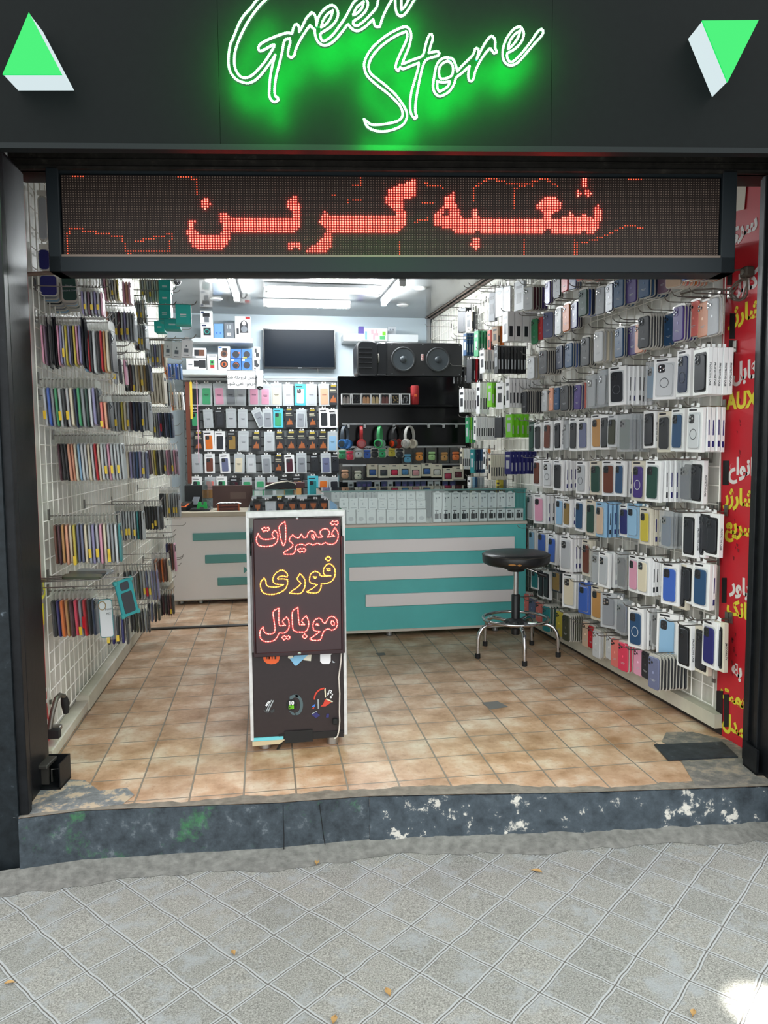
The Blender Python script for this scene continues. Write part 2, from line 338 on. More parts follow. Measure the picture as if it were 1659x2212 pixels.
# cracked joints across the left slabs
ck = MB()
for px, dx in ((612, 2), (690, 16)):
    pts = [ony(px+dx*t, 1738+110*t, 2.685+.00*t) for t in (0, .3, .6, 1)]
    ck.tube([p+Vector((random.uniform(-.002, .002), 0, 0)) for p in pts], .0016, 4)
struct(ck.build('trim_3', mat('crack', '#101215', .9)))
cement = mat('cement', '#7e7e79', .85, noise=.4, nscale=34, bump=.8); cement2 = mat('floor_edge_cement', '#8d877c', .85, noise=.4, nscale=26, bump=.6)
rnd = random.Random(5)
def strip(name, m, fn_in, fn_out, x0, x1, n, z0, z1):
    g = MB(); vs = []
    for i in range(n+1):
        x = x0+(x1-x0)*i/n
        a, b = fn_in(x), fn_out(x); vs += [(x, a, z0(x, a)), (x, (a+b)/2, (z0(x, a)+z1(x, b))/2), (x, b, z1(x, b))]
    g.add(vs, [(i*3+k, i*3+k+1, i*3+k+4, i*3+k+3) for i in range(n) for k in (0, 1)])
    return g.build(name, m, smooth=60)
def ystep(x):
    for (xa, ya), (xb, yb) in zip(STEP, STEP[1:]):
        if x <= xb: return ya+(yb-ya)*(x-xa)/(xb-xa)
    return STEP[-1][1]
def wob(x, a, s): return a*(math.sin(x*7.3+s)+.6*math.sin(x*19+2*s)+.4*math.sin(x*43+s*3)+.3*math.sin(x*97))
struct(strip('trim_4', cement, lambda x: ystep(x)-.006, lambda x: ystep(x)-.085-.03*max(0, min(1, (.4-x)))-wob(x, .014, 1), -3.2, 3.4, 160, lambda x, y: zstreet(x, y)+.035, lambda x, y: zstreet(x, y)+.0015))
struct(strip('trim_5', cement2, lambda x: ystep(x)-.002, lambda x: ystep(x)+.045+.03*max(0, math.sin(x*2.1+.4))+wob(x, .010, 2), -.898, 2.3, 200, lambda x, y: .0022, lambda x, y: .0012))
g = MB(); g.add([(x, y, .0018) for x, y in ((-.92, 2.75), (-.55, 2.79), (-.52, 2.86), (-.56, 2.93), (-.66, 2.92), (-.74, 3.03), (-.92, 3.08))], [tuple(range(7))])
struct(g.build('trim_6', chips('patched_cement', '#74787a', '#bfae97', .50, .56, 14, seed=2)))
g = MB(); g.add([(x, y, .0018) for x, y in ((1.62, 2.57), (2.2, 2.5), (2.03, 2.95), (1.92, 3.08), (1.80, 3.10), (1.72, 3.0), (1.74, 2.9), (1.68, 2.76))], [tuple(range(8))])
struct(g.build('trim_7', chips('patched_cement_dark', '#6c6a66', '#9b8f80', .50, .60, 12, seed=6)))

# walls, ceiling
panel = mat('pale_wall_panel', '#dfded8', .5, col2='#b7b5aa', nscale=9, stretch=(1, 1, .12))
backw = mat('back_wall_paint', '#b0bdc5', .55); pvc = mat('glossy_ceiling_panels', '#8b8d8d', .04, noise=.06, nscale=3)
w = MB(); w.box(XL-.09, XL-.012, 3.02, YB+.1, 0, ZC); struct(w.build('wall_left', panel))
w = MB(); x0, x1 = XR(2.76)+.012, XR(YB+.1)+.012
w.prism([(x0, 2.76, 0), (x0+.3, 2.76, 0), (x0+.3, YB+.1, 0), (x1, YB+.1, 0)], (0, 0, ZC)); struct(w.build('wall_right', panel))
w = MB(); w.box(XL-.1, 2.1, YB, YB+.1, 0, ZC); struct(w.build('wall_back', backw))
w = MB(); w.prism([(XL-.09, 3.15, ZC), (2.35, 2.72, ZC), (2.35, YB+.1, ZC), (XL-.09, YB+.1, ZC)], (0, 0, .1)); struct(w.build('ceiling', pvc))
# ceiling angle along the right wall, corner angle, skirtings
w = MB(); brown = mat('brown_angle', '#5f5148', .5)
w.tube([(XR(3.2)-.01, 3.2, ZC-.01), (XR(7.98)-.01, 7.98, ZC-.01)], .012, 4); w.tube([(XR(3.2)-.055, 3.2, ZC-.006), (XR(7.98)-.055, 7.98, ZC-.006)], .007, 4)
struct(w.build('trim_8', brown))
w = MB(); w.box(XR(7.96)-.045, XR(7.96)-.01, 7.955, 7.995, 1.0, ZC-.01); struct(w.build('trim_9', alu))
skirt = mat('skirting_cream', '#c9c4b4', .5, noise=.15, nscale=12)
w = MB(); w.cbox(XL-.01, XL+.055, 3.86, 7.9, .005, .085, .004); struct(w.build('baseboard_left', skirt, smooth=40))
w = MB(); w.cbox(XL-.01, XL+.052, 3.22, 3.86, .025, .06, .004); w.cbox(XL-.01, XL+.046, 3.20, 3.855, .003, .024, .003); struct(w.build('baseboard_front', skirt, smooth=40))
w = MB(); w.prism([(XR(3.02)-.04, 3.02, .035), (XR(3.02)+.012, 3.02, .035), (XR(7.9)+.012, 7.9, .035), (XR(7.9)-.04, 7.9, .035)], (0, 0, .065)); struct(w.build('baseboard_right', skirt))
w = MB(); w.prism([(XR(3.02)-.005, 3.02, .002), (XR(3.02)+.012, 3.02, .002), (XR(7.9)+.012, 7.9, .002), (XR(7.9)-.005, 7.9, .002)], (0, 0, .032)); struct(w.build('trim_10', mat('dark_gap_strip', '#2a2521', .8)))  # dark filler strip below the right skirting
# expansion strip across the floor by the counters
w = MB(); a, b = onz(316, 1362, 0), onz(545, 1351, 0); w.cbox(-.90, .35, 5.60, 5.635, .0005, .014, .004)
tag(w.build('floor_cable_cover', mat('dark_strip', '#35322f', .5), smooth=40), 'dark strip lying across the tiles in front of the left counter', 'floor strip')

# shop front: cladding, pillars, lintel, guides
clad = mat('black_composite_panel', '#0b1010', .5, spec=.10, noise=.12, nscale=40)
pill = chips('black_painted_pillar', '#1c2226', '#78838c', .64, .80, 22, rough=.4, seed=4, bump=.25)
blk = chips('black_painted_steel', '#15171a', '#4c5054', .66, .82, 18, rough=.42, seed=8, bump=.15)
def fbox(name, u0, u1, v0, v1, z0, z1, m, M, c=0):
    g = MB(); (g.cbox(u0, u1, v0, v1, z0, z1, c) if c else g.box(u0, u1, v0, v1, z0, z1)); g.xf(M); return g.build(name, m, smooth=40 if c else None)
# the fascia is three panels with hairline joints
for i, (u0, u1) in enumerate(((-1.6, .7744), (.7756, 1.8974), (1.8986, 4.2))):
    struct(fbox('wall_fascia' if not i else 'wall_fascia.%03d' % i, u0, u1, 0, .028, 2.335, 4.0, clad, MC))
struct(fbox('trim_11', -1.6, 4.2, -.004, .034, 2.318, 2.336, mat('fascia_edge', '#1a1f20', .5, spec=.15), MC))
struct(fbox('wall_front', -.9, 2.0, .345, .40, 2.60, 4.0, clad, MC))
LINT = chips('dirty_lintel', '#262421', '#4a4640', .6, .75, 20, rough=.5, seed=11, bump=.3)
g = MB(); g.cbox(-2.92, .10, .0, .14, 2.372, 2.70, .006); g.cbox(-2.92, .10, -.022, .02, 2.445, 2.475, .004); g.cbox(-2.92, .10, -.012, .02, 2.372, 2.388, .003); g.cbox(-2.92, .10, -.008, .02, 2.408, 2.414, .002); g.xf(MF)
struct(g.build('trim_12', LINT, smooth=40))
g = MB(); a_ = C0-FU*1.6; g.prism([(a_.x, a_.y, -.30), (C0.x-.002, C0.y, -.30), (C0.x-.002, 3.11, -.30), (a_.x, 3.11, -.30)], (0, 0, 2.64)); struct(g.build('wall_pillar', pill))
g = MB(); g.cbox(-.004, .03, .012, .05, .0, 2.36, .003); g.cbox(-.004, .018, .075, .095, .0, 2.36, .003); g.cbox(-.004, .012, .115, .345, .0, 2.36, .003); g.cbox(-.004, .008, .325, .352, .0, 2.36, .003); g.xf(Matrix.Translation(C0))
struct(g.build('trim_13', blk, smooth=40))
g = MB(); g.cbox(0, .4, -.42, .02, -.26, 2.36, .005); g.cbox(-.012, .02, -.03, .0, .0, 2.36, .003); g.cbox(-.012, .02, -.10, -.075, .0, 2.36, .003); g.xf(MF)
struct(g.build('wall_pillar_right', blk, smooth=40))
g = MB(); g.box(0, .14, .0, .03, 0, 2.36); g.xf(MF); struct(g.build('trim_14', blk))
g = MB(); g.box(-3.02, -2.882, .01, .03, 0, 2.36); g.xf(MF); struct(g.build('trim_15', blk))

# worn metal foot boxes of the shutter guides
def guide_foot(loc, s, label):
    t = tag(empty('shutter_guide_foot', loc, FA), label, 'shutter foot', 'shutter guide feet')
    g = MB(); g.box(-.075*s, .075*s, .10, .106, 0, .10); g.box(.066*s, .075*s, 0, .10, 0, .10); g.box(-.075*s, .075*s, .0, .10, .0, .008); g.build('bracket', blk, t)
    g = MB(); g.cbox(-.075*s, -.005*s, -.01, .09, .085, .10, .003); g.box(-.075*s, -.02*s, .02, .028, .012, .085); g.build('cover_plate', mat('worn_plate', '#4a4844', .5, .5), t)
    g = MB(); g.tube([(-.02*s, .05, .01), (-.02*s, .05, .06), (.045*s, .05, .062), (.05*s, .05, .02)], .004, 6); g.build('latch_rod', steel, t, 40)
guide_foot((-.852, 2.96, .003), .55, 'black shutter guide foot box on the floor beside the left pillar')
guide_foot((1.98, 2.60, .003), -1, 'black shutter guide bracket on the floor beside the right pillar')

# ------------------------------------------------------------------ fascia sign: outline letters of green light points
G3 = (480, 0, 6.9125); G4 = (660, 0, 6.381); S1 = (770, 0, 7.6286); S2 = (910, 30, 5.925)
def cvt(s, k): v = [int(a) for a in s.replace(' ', ',').split(',')]; return [(k[0]+v[i]/k[2], k[1]+v[i+1]/k[2]) for i in range(0, len(v), 2)]
GREEN = [
 cvt('620,-90 520,0 430,120 330,230 250,360 165,570', G3)+cvt('125,660 100,800 95,950 120,1070 190,1170 270,1220 380,1245 480,1210 580,1120 680,990 760,880 795,815 770,900 740,1030 715,1180 705,1330 705,1440 745,1510 790,1525 840,1500 835,1465 790,1430 785,1300 810,1130 860,930 900,760 930,610 1010,580 1015,640 990,740 985,830 1030,865 1075,830 1100,740 1160,610 1240,480 1310,385 1385,450', G3)
 + cvt('125,420 140,510 180,590 260,630 350,600 440,520 520,420 585,335 640,400 715,430 800,390 880,320 935,265 945,330 970,370 1025,370 1050,280 1090,180 1140,80 1190,0 1260,-90', G4),
 cvt('740,-90 650,0 560,90 430,260 330,430 250,600 215,700 185,830 185,980 220,1080 280,1150 350,1165 430,1140 520,1060 640,920 770,710 770,665 600,760 550,760 540,710 590,650 700,590 850,530 970,495 1045,505 1070,400 1105,360 1145,400 1150,480 1200,390 1260,270 1340,190 1390,240 1410,370', G3)
 + cvt('150,350 185,230 260,130 355,75 420,110 450,190 420,290 340,380 215,460 205,500 225,560 270,565 370,490 470,360 550,240 610,130 660,40 700,0 760,-60 820,-40 840,0 860,60 830,150 760,230 660,300 660,340 710,360 800,300 900,200 980,100 1000,0 1010,-90', G4),
 cvt('375,150 300,200 240,290 215,380 290,330 350,240 375,150', G4), cvt('800,30 720,90 680,150 655,215 720,180 780,110 800,30', G4),
 cvt('1235,-90 1235,0 1240,110 1265,195 1310,225 1360,205 1420,130 1500,0 1560,-90', G4), cvt('1320,-90 1320,0 1320,140 1370,90 1420,0 1470,-90', G4)]
STORE = [
 cvt('125,1970 150,2040 190,2100 290,2150 420,2170 560,2150 700,2100 790,2030 830,1930 820,1830 760,1720 640,1560 500,1430 350,1310 240,1220 200,1120 215,1030 270,920 380,790 530,670 680,580 830,520 835,620 790,740 720,890 660,1030 645,1120 685,1175 725,1110 770,1140 900,1090 1030,1040 1010,1150 960,1320 910,1500 885,1650 885,1800 905,1890 960,1960 1000,1930 970,1850 975,1700 1000,1530 1050,1270 1100,1080 1150,990 1240,950 1345,920 1365,880 1320,850 1190,880 1220,760 1255,650 1245,580 1215,565 1180,620 1140,740 1110,870 1070,935 900,1000 750,1065 800,930 860,790 900,620 890,520 850,460 790,445 690,480 540,560 400,660 280,770 190,890 140,1000 125,1080 140,1170 190,1270 330,1400 500,1530 640,1660 730,1770 760,1880 740,1950 670,2000 560,2030 400,2055 250,2055 180,2010 125,1970', S1),
 cvt('370,570 330,560 260,580 205,640 180,720 160,830 150,940 170,1010 210,1050 250,1055 310,1030 370,980 420,900 445,820 520,760 620,665 600,770 610,850 640,865 670,830 690,740 740,630 810,520 880,440 930,510 970,490 945,440 945,350 920,300 890,290 840,340 780,440 710,580 735,480 720,445 690,445 665,520 600,590 520,670 460,740 435,640 400,580 370,570', S2),
 cvt('335,605 270,640 230,700 230,800 260,835 310,830 380,800 405,740 395,650 335,605', S2), cvt('205,865 280,880 370,865 330,940 230,1000 205,950 205,865', S2),
 cvt('1535,200 1490,230 1400,360 1290,500 1190,600 1140,620 1105,580 1100,510 1170,470 1250,400 1300,320 1310,240 1280,180 1240,170 1170,210 1090,320 1050,430 1040,530 1060,610 1110,655 1170,660 1240,620 1340,510 1450,380 1540,280 1560,230 1535,200', S2),
 cvt('1265,220 1190,270 1130,360 1110,455 1180,390 1240,300 1265,220', S2)]
def dense(pts, step):
    out = [pts[0]]; acc = 0
    for a, b in zip(pts, pts[1:]):
        d = (b-a).length; t = step-acc
        while t <= d: out.append(a+(b-a)*(t/d)); t += step
        acc = (acc+d) % step
    return out
def smoothen(p):
    o = [p[0]]
    for i in range(len(p)-1):
        p0, p1, p2, p3 = p[max(0, i-1)], p[i], p[i+1], p[min(len(p)-1, i+2)]
        d1 = (p1-p0).normalized() if i else None; d2 = (p2-p1).normalized(); d3 = (p3-p2).normalized() if i+2 < len(p) else None
        k1 = d1 is None or d1.dot(d2) > .35; k2 = d3 is None or d2.dot(d3) > .35
        m1 = (p2-p0)*.5 if k1 else (p2-p1)*.6; m2 = (p3-p1)*.5 if k2 else (p2-p1)*.6
        for s in (.25, .5, .75, 1):
            h = s*s; c = h*s; o.append(p1*(2*c-3*h+1)+m1*(c-2*h+s)+p2*(3*h-2*c)+m2*(c-h))
    return o
led_green = emis('green_light_points', (.28, 1.0, .36), 9.0); halo_green = emis('added_green_halo', (.0, 1.0, .06), 170.0)  # second one feeds an added, unseen halo strip
def light_word(name, strokes, label):
    t = tag(empty(name, C0), label, 'shop sign', 'fascia light words')
    beads, strip_, halo = MB(), MB(), MB()
    shield = MB()
    for s in strokes:
        p = smoothen([onc(x, y, -.095)-C0 for x, y in s])
        strip_.tube(p, .0030, 5)
        for q in dense(p, .0066): beads.ball(q-FN*.002, .0042, 3, 6)
        for mb, wd, dep in ((shield, .0052, .006), (halo, .0042, .0075)):   # added: a shield blocking spill, and an unseen strip casting the panel's halo
            vs = []
            for i, q in enumerate(p):
                tg = (p[min(i+1, len(p)-1)]-p[max(i-1, 0)]); sd = tg.cross(FN); sd = sd.normalized()*wd if sd.length > 1e-6 else Vector((0, 0, wd)); vs += [q+FN*dep-sd, q+FN*dep+sd]
            mb.add(vs, [(2*i, 2*i+1, 2*i+3, 2*i+2) for i in range(len(p)-1)])
    shield.build('added_light_shield', black, t)
    beads.build('light_points', led_green, t, 60); strip_.build('light_strip', emis('green_strip', (.25, 1, .35), 3.0), t, 60); halo.build('added_halo_strip', halo_green, t, 60)
light_word('lit_word_sign', GREEN, 'upper glowing green script word on the black fascia, cut by the top edge')
light_word('lit_word_sign', STORE, 'lower glowing green script word on the black fascia, right of centre')
# two lit triangle lamps
tri_face = emis('lit_green_face', (.0, .70, .11), 1.0); tri_side = emis('lit_white_side', (.72, .85, .88), .8)
for pts, lab in ((((64, 30), (8, 162), (134, 162)), 'green lit triangle lamp pointing up, on the fascia above the left pillar'), (((1516, 47), (1636, 46), (1570, 178)), 'green lit triangle lamp pointing down, on the right end of the fascia')):
    P = [onc(x, y, -.105) for x, y in pts]; o0 = sum(P, Vector())/3
    t = tag(empty('triangle_lamp', o0), lab, 'wall lamp', 'triangle lamps on the fascia')
    g = MB(); g.prism([p-o0 for p in P], FN*.102); g.build('lamp_body', tri_side, t)
    g = MB(); g.prism([(p-o0)*1.015-FN*.006 for p in P], FN*.0055); g.build('face_plate', tri_face, t)

# ------------------------------------------------------------------ scrolling dot-matrix board over the opening
Q5 = (400, 360, 5.53); Q6 = (680, 360, 5.53); Q7 = (920, 360, 4.1475); QL = (0, 0, 2.0); QR = (830, 0, 2.0012)
LITP = [cvt('235,380 285,385 315,465 280,500 240,530 190,490 195,430', Q5),
 cvt('60,640 130,640 100,740 160,800 190,825 400,825 440,790 450,700 415,650 415,580 455,545 500,575 540,610 1290,610 1290,560 1260,535 1220,500 1220,430 1260,380 1300,360 1345,360 1345,440 1380,470 1380,690 1340,760 1310,795 540,800 550,850 520,900 470,960 400,1010 180,1010 110,970 40,880 25,780', Q5),
 cvt('1205,945 1245,900 1290,905 1310,930 1340,900 1385,900 1390,985 1340,985 1310,955 1280,985 1240,985', Q5),
 cvt('125,520 180,585 980,585 980,560 945,520 880,480 855,430 855,370 880,340 880,280 950,240 1040,210 1130,180 1210,140 1215,350 1100,390 1050,400 1070,470 1060,520 1100,530 1100,680 1060,740 980,800 210,800 210,920 180,980 140,1020 -110,1020 -80,980 0,930 70,870 130,800 150,760 110,710 50,660 85,580', Q6),
 cvt('250,225 265,340 300,400 315,460 415,460 425,380 465,370 470,440 500,465 1050,465 1060,400 1000,385 990,350 1060,280 1160,275 1220,345 1200,385 1130,420 1130,465 1200,465 1270,440 1295,395 1330,445 1400,440 1410,395 1450,455 1510,470 1510,360 1560,345 1570,480 1540,560 1490,600 1440,600 1400,570 1390,600 1130,600 1110,565 1060,570 1040,600 490,600 470,570 430,600 290,600 230,570 240,550 160,550 75,525 80,440 130,375 170,360 175,280', Q7),
 cvt('430,645 470,645 490,690 470,740 430,745 400,700', Q7), cvt('1400,110 1445,110 1445,190 1400,190', Q7), cvt('1350,210 1400,230 1370,275 1345,250', Q7), cvt('1430,205 1490,230 1460,275 1425,250', Q7)]
HOLEP = cvt('160,390 215,385 215,445 150,440', Q7)
DIML = [cvt(s, QL) for s in ('262,780 262,970', '295,985 295,1100', '295,985 365,995 530,1025 545,1090 735,1085 740,1010 580,1045', '720,755 790,760 845,775 850,835', '315,765 355,765', '1560,760 1555,800 1520,805', '1440,842 1450,842', '1500,860 1505,870', '1530,865 1560,865')]
DIML += [cvt(s, QR) for s in ('70,1040 70,1110', '605,1040 605,1110', '828,1040 828,1110', '838,1050 838,1110', '860,1050 930,1030 1060,970 1120,990', '565,900 565,815 690,770 750,805', '385,870 385,815 455,770 530,790 640,800', '1000,765 1110,775', '175,795 260,810', '170,880 215,880', '130,960 190,945')]
def inside(x, y, poly):
    r = False
    for i in range(len(poly)):
        (x1, y1), (x2, y2) = poly[i], poly[i-1]
        if (y1 > y) != (y2 > y) and x < (x2-x1)*(y-y1)/(y2-y1)+x1: r = not r
    return r
def pdist(x, y, l):
    m = 9e9
    for (x1, y1), (x2, y2) in zip(l, l[1:]):
        dx, dy = x2-x1, y2-y1; t = max(0, min(1, ((x-x1)*dx+(y-y1)*dy)/(dx*dx+dy*dy+1e-9))); m = min(m, math.hypot(x-x1-t*dx, y-y1-t*dy))
    return m
U0, U1, Z0, Z1 = -2.722, -0.178, 2.060, 2.355
lb = tag(empty('scrolling_text_board', F0+FU*-1.45+Vector((0, 0, 2.2)), FA), 'wide red dot matrix board showing Persian writing, hung across the top of the opening', 'led board')
BM = lambda m: m.xf(Matrix.Translation(-(Vector((-1.45, 0, 2.2)))))
anth = mat('anthracite_profile', '#1d2428', .5, spec=.25)
g = MB(); a0, a1, c0, c1 = -2.775, -0.115, 1.992, 2.385
g.cbox(a0, U0-.006, -.012, .10, c0, c1, .003); g.cbox(U1+.006, a1, -.012, .10, c0, c1, .003); g.cbox(a0, a1, -.012, .10, c0, Z0-.006, .003); g.cbox(a0, a1, .002, .10, Z1+.006, c1, .003)
g.box(U0-.01, U1+.01, .07, .098, Z0-.01, Z1+.01)
BM(g).build('housing', anth, lb, 40)
g = MB(); g.box(U0-.004, U1+.004, -.013, -.004, Z0-.010, Z0-.002); BM(g).build('lower_lip', mat('worn_lip', '#77695f', .5, .3), lb)
g = MB(); g.box(U0, U1, .0, .012, Z0, Z1)
for i in range(1, 8): g.box(U0+(U1-U0)*i/8-.0006, U0+(U1-U0)*i/8+.0006, -.0012, .0, Z0, Z1)
BM(g).build('module_face', mat('matrix_face', '#2a211e', .6, spec=.2), lb)
lit, dim, off = MB(), MB(), MB(); pu = (U1-U0)/256; pz = (Z1-Z0)/32
for r in range(32):
    for c in range(256):
        u = U0+(c+.5)*pu; z = Z1-(r+.5)*pz; x, y, _ = proj(F0+FU*u+Vector((0, 0, z)))
        if any(inside(x, y, q) for q in LITP) and not inside(x, y, HOLEP): lit.ball((u, -.0040, z), .0030, 4, 6)
        else:
            m, h = (dim, .0021) if any(pdist(x, y, l) < 2.9 for l in DIML) else (off, .0017)
            m.add([(u-h, 0, z-h), (u+h, 0, z-h), (u+h, 0, z+h), (u-h, 0, z+h), (u-h*.5, -.003, z-h*.5), (u+h*.5, -.003, z-h*.5), (u+h*.5, -.003, z+h*.5), (u-h*.5, -.003, z+h*.5)], [(0, 1, 5, 4), (1, 2, 6, 5), (2, 3, 7, 6), (3, 0, 4, 7), (4, 5, 6, 7)])
BM(lit).build('lit_dots', emis('red_lit_dots', (1, .042, .030), 15.0), lb, 60)
BM(dim).build('faint_dot_pattern', emis('red_faint_dots', (1, .10, .04), 1.6), lb)
BM(off).build('unlit_dots', mat('unlit_dots', '#8a7769', .4), lb)

# ------------------------------------------------------------------ ceiling tube lights and fittings
tube_e = emis('fluorescent_tube', (.93, .98, 1.0), 120.0)
def tube_light(a, b, label):
    a = Vector(a); b = Vector(b); c = (a+b)/2; d = b-a; L_ = d.length/2
    t = tag(empty('tube_light', c, math.atan2(d.y, d.x)), label, 'ceiling light', 'ceiling tube lights')
    g = MB(); g.cbox(-L_-.02, L_+.02, -.03, .03, .012, .045, .004); g.build('batten', mat('batten_grey', '#9da0a2', .4), t, 40)
    g = MB(); rot = Matrix.Rotation(R(90), 3, 'Y'); g.lathe([(.004, -L_+.02), (.019, -L_+.022), (.019, L_-.022), (.004, L_-.02)], (0, 0, -.008), 14, rot); g.build('lamp_tube', tube_e, t, 50)
    for s in (-1, 1): g = MB(); g.cbox(s*L_-.016, s*L_+.016, -.026, .026, -.03, .03, .004); g.build('end_cap', mat('end_cap_grey', '#c9ccce', .3), t, 40)
zt = ZC-.047
tube_light((.03, 6.5, zt), (1.0, 6.5, zt), 'long ceiling tube light crossing the shop, the nearer of the parallel pair')
tube_light((.02, 7.17, zt), (.80, 7.17, zt), 'ceiling tube light crossing the shop, just in front of the television wall')
tube_light((-.257, 6.05, zt), (-.232, 6.95, zt), 'ceiling tube light running lengthwise, left of the crossing pair')
tube_light((1.135, 6.15, zt), (1.115, 7.0, zt), 'ceiling tube light running lengthwise, right of the crossing pair')
for i, (px, py, lab) in enumerate(((455, 605, 'small round ceiling fitting left of the left lengthwise tube'), (467, 646, 'small round ceiling fitting beside the far end of the left tube'), (907, 622, 'small round ceiling fitting right of the right lengthwise tube'), (870, 659, 'small round ceiling fitting beyond the right lengthwise tube'))):
    p = onz(px, py, ZC-.004); g = MB(); g.lathe([(.01, -.012), (.05, -.010), (.06, .0), (.06, .003), (.02, .0035)], (0, 0, 0), 18)
    tag(g.build('ceiling_downlight', mat('white_enamel', '#e3e5e6', .35), None, 40, p), lab, 'downlight', 'round ceiling fittings')

def camera_cctv(loc, aim, lab):
    t = tag(empty('security_camera', loc), lab, 'camera', 'security cameras')
    M = (Vector(aim)).to_track_quat('Z', 'Y').to_matrix().to_4x4()
    g = MB(); g.lathe([(.02, -.09), (.033, -.085), (.035, .05), (.031, .055)], (0, 0, 0), 16).xf(M); g.build('camera_body', mat('white_enamel', '#e3e5e6', .35), t, 40)
    g = MB(); g.lathe([(.030, .0), (.030, .058), (.012, .059)], (0, 0, 0), 16).xf(M); g.build('lens_face', mat('lens_black', '#121316', .2), t, 40)
    g = MB()
    for k in range(6): a = k*math.pi/3; g.ball((.02*math.cos(a), .02*math.sin(a), .060), .004, 3, 6)
    g.ball((0, 0, .06), .009, 4, 8); g.xf(M); g.build('infrared_lamps', mat('lens_grey', '#6d6f73', .25), t, 50)
    return t
p = onx(379, 607, -.72); t = camera_cctv(p, (.35, -.9, -.25), 'white security camera under the ceiling above the teal boxes')
g = MB(); g.tube([(0, .06, .03), (-.03, .09, ZC-p.z-.02), (-.03, .09, ZC-p.z-.001)], .012, 8); g.build('mounting_arm', mat('white_enamel', '#e3e5e6', .35), t, 50)

# ------------------------------------------------------------------ back wall: shelves, television, notice
def shelf(name, px0, px1, pyt, pyb, y0, lab):
    a = ony(px0, pyt, y0); b = ony(px1, pyb, y0); c = Vector(((a.x+b.x)/2, 0, 0))
    t = tag(empty(name, (c.x, y0, b.z)), lab, 'shelf', 'white wall shelves'); w = (b.x-a.x)/2
    g = MB(); g.cbox(-w, w, 0, YB-y0-.002, 0, a.z-b.z, .003); g.build('shelf_board', mat('white_lacquer', '#d9dde0', .35), t, 40)
    g = MB(); g.box(-w, w, -.004, -.0005, .002, a.z-b.z-.002); g.build('edge_band', mat('edge_band', '#cfd4d8', .3), t)
    return a.x, b.x, a.z
Y1 = 7.72
sx0, sx1, sz = shelf('wall_shelf', 414, 546, 729, 741, Y1, 'upper white wall shelf left of the television, carrying boxed speakers')
tx0, tx1, tz = shelf('wall_shelf', 393, 569, 798, 811, 7.68, 'lower white wall shelf left of the television, carrying two tiers of boxes')
rx0, rx1, rz = shelf('wall_shelf', 742, 903, 720, 739, 7.74, 'white wall shelf behind the big black loudspeaker')
def carton(name, px0, px1, pyt, pyb, y0, d, m, lab, cat='box', group=None, faces=(), zb=None):
    """a printed carton seen front-on; faces are (material, u0, u1, v0, v1) printed panels or (material, 'o', u, v, r) discs"""
    a = ony(px0, pyt, y0); b = ony(px1, pyb, y0); zb = b.z if zb is None else zb; w, h = b.x-a.x, a.z-zb
    g = MB(); g.cbox(-w/2, w/2, 0, d, 0, h, min(.002, w*.03)); o = g.build(name, m, None, 40, ((a.x+b.x)/2, y0, zb+.0008)); tag(o, lab, cat, group)
    for i, f in enumerate(faces):
        g = MB(); e = -.0012-.0006*i
        if f[1] == 'o':
            _, _, u, v, r = f; g.prism([((u-.5)*w+r*w*math.cos(k*math.pi/10), -.0002, v*h+r*w*math.sin(k*math.pi/10)) for k in range(20)], (0, e, 0))
        else: _, u0, u1, v0, v1 = f; g.box((u0-.5)*w, (u1-.5)*w, e, -.0001, v0*h, v1*h)
        g.build('printed_panel', f[0], o)
    return o
pk = {n: mat('print_'+n, c, .45) for n, c in dict(black='#24252a', grey='#6f747c', blue='#3f74c9', sky='#6fa0d8', red='#b3242b', green='#49a764', orange='#d8642e', yellow='#e2c13a', teal='#28a39a', navy='#26345e', purple='#4a3c86', brown='#6b4433', pink='#d99aa2', lightgrey='#aab0b6', white='#e8e8ea', gold='#a08346', lime='#6fc21c', dgreen='#2f5a44', maroon='#5a1f26').items()}
kb = dict(group='boxed speakers on the upper shelf')
Y1f = Y1+.02
carton('speaker_box', 433, 461, 699, 727, Y1f, .1, white, 'white speaker box with a square gadget print, upper shelf, under another box', zb=sz, faces=((pk['navy'], .1, .45, .82, .92), (pk['black'], .22, .80, .18, .72), (pk['teal'], 'o', .5, .45, .2), (pk['black'], 'o', .5, .45, .15)), **kb)
zs2 = ony(447, 699, Y1f).z
carton('speaker_box', 432, 459, 671, 698, Y1f, .1, white, 'white box printed with a dark clip speaker, topmost on the upper shelf', zb=zs2, faces=((pk['navy'], .08, .3, .8, .94), (pk['black'], .22, .78, .52, .82), (pk['grey'], .34, .72, .1, .5)), **kb)
carton('speaker_box', 462, 483, 699, 727, Y1f, .08, pk['sky'], 'plain sky blue box on the upper shelf', zb=sz, faces=((pk['blue'], .2, .35, .3, .4), (pk['blue'], .6, .75, .3, .4)), **kb)
carton('speaker_box', 484, 505, 697, 728, Y1f, .08, pk['grey'], 'grey box with a bar code on the upper shelf', zb=sz, faces=((pk['white'], .3, .7, .18, .35), (ink, .35, .38, .2, .33), (ink, .45, .5, .2, .33), (ink, .56, .6, .2, .33), (pk['lightgrey'], .3, .4, .6, .85), (pk['lightgrey'], .55, .7, .6, .85)), **kb)
carton('speaker_box', 507, 542, 683, 727, Y1f, .1, white, 'large white karaoke speaker box with a black handle speaker printed on it', zb=sz, faces=((pk['red'], .68, .97, .87, .98), (pk['black'], .3, .85, .25, .68), (pk['black'], 'o', .58, .66, .22), (white, 'o', .58, .68, .13), (pk['grey'], 'o', .58, .42, .2), (pk['black'], .1, .24, .2, .45)), **kb)
kb = dict(group='boxes on the lower shelf'); Y2 = 7.69
zt1 = tz; zt2 = ony(480, 774, Y2).z
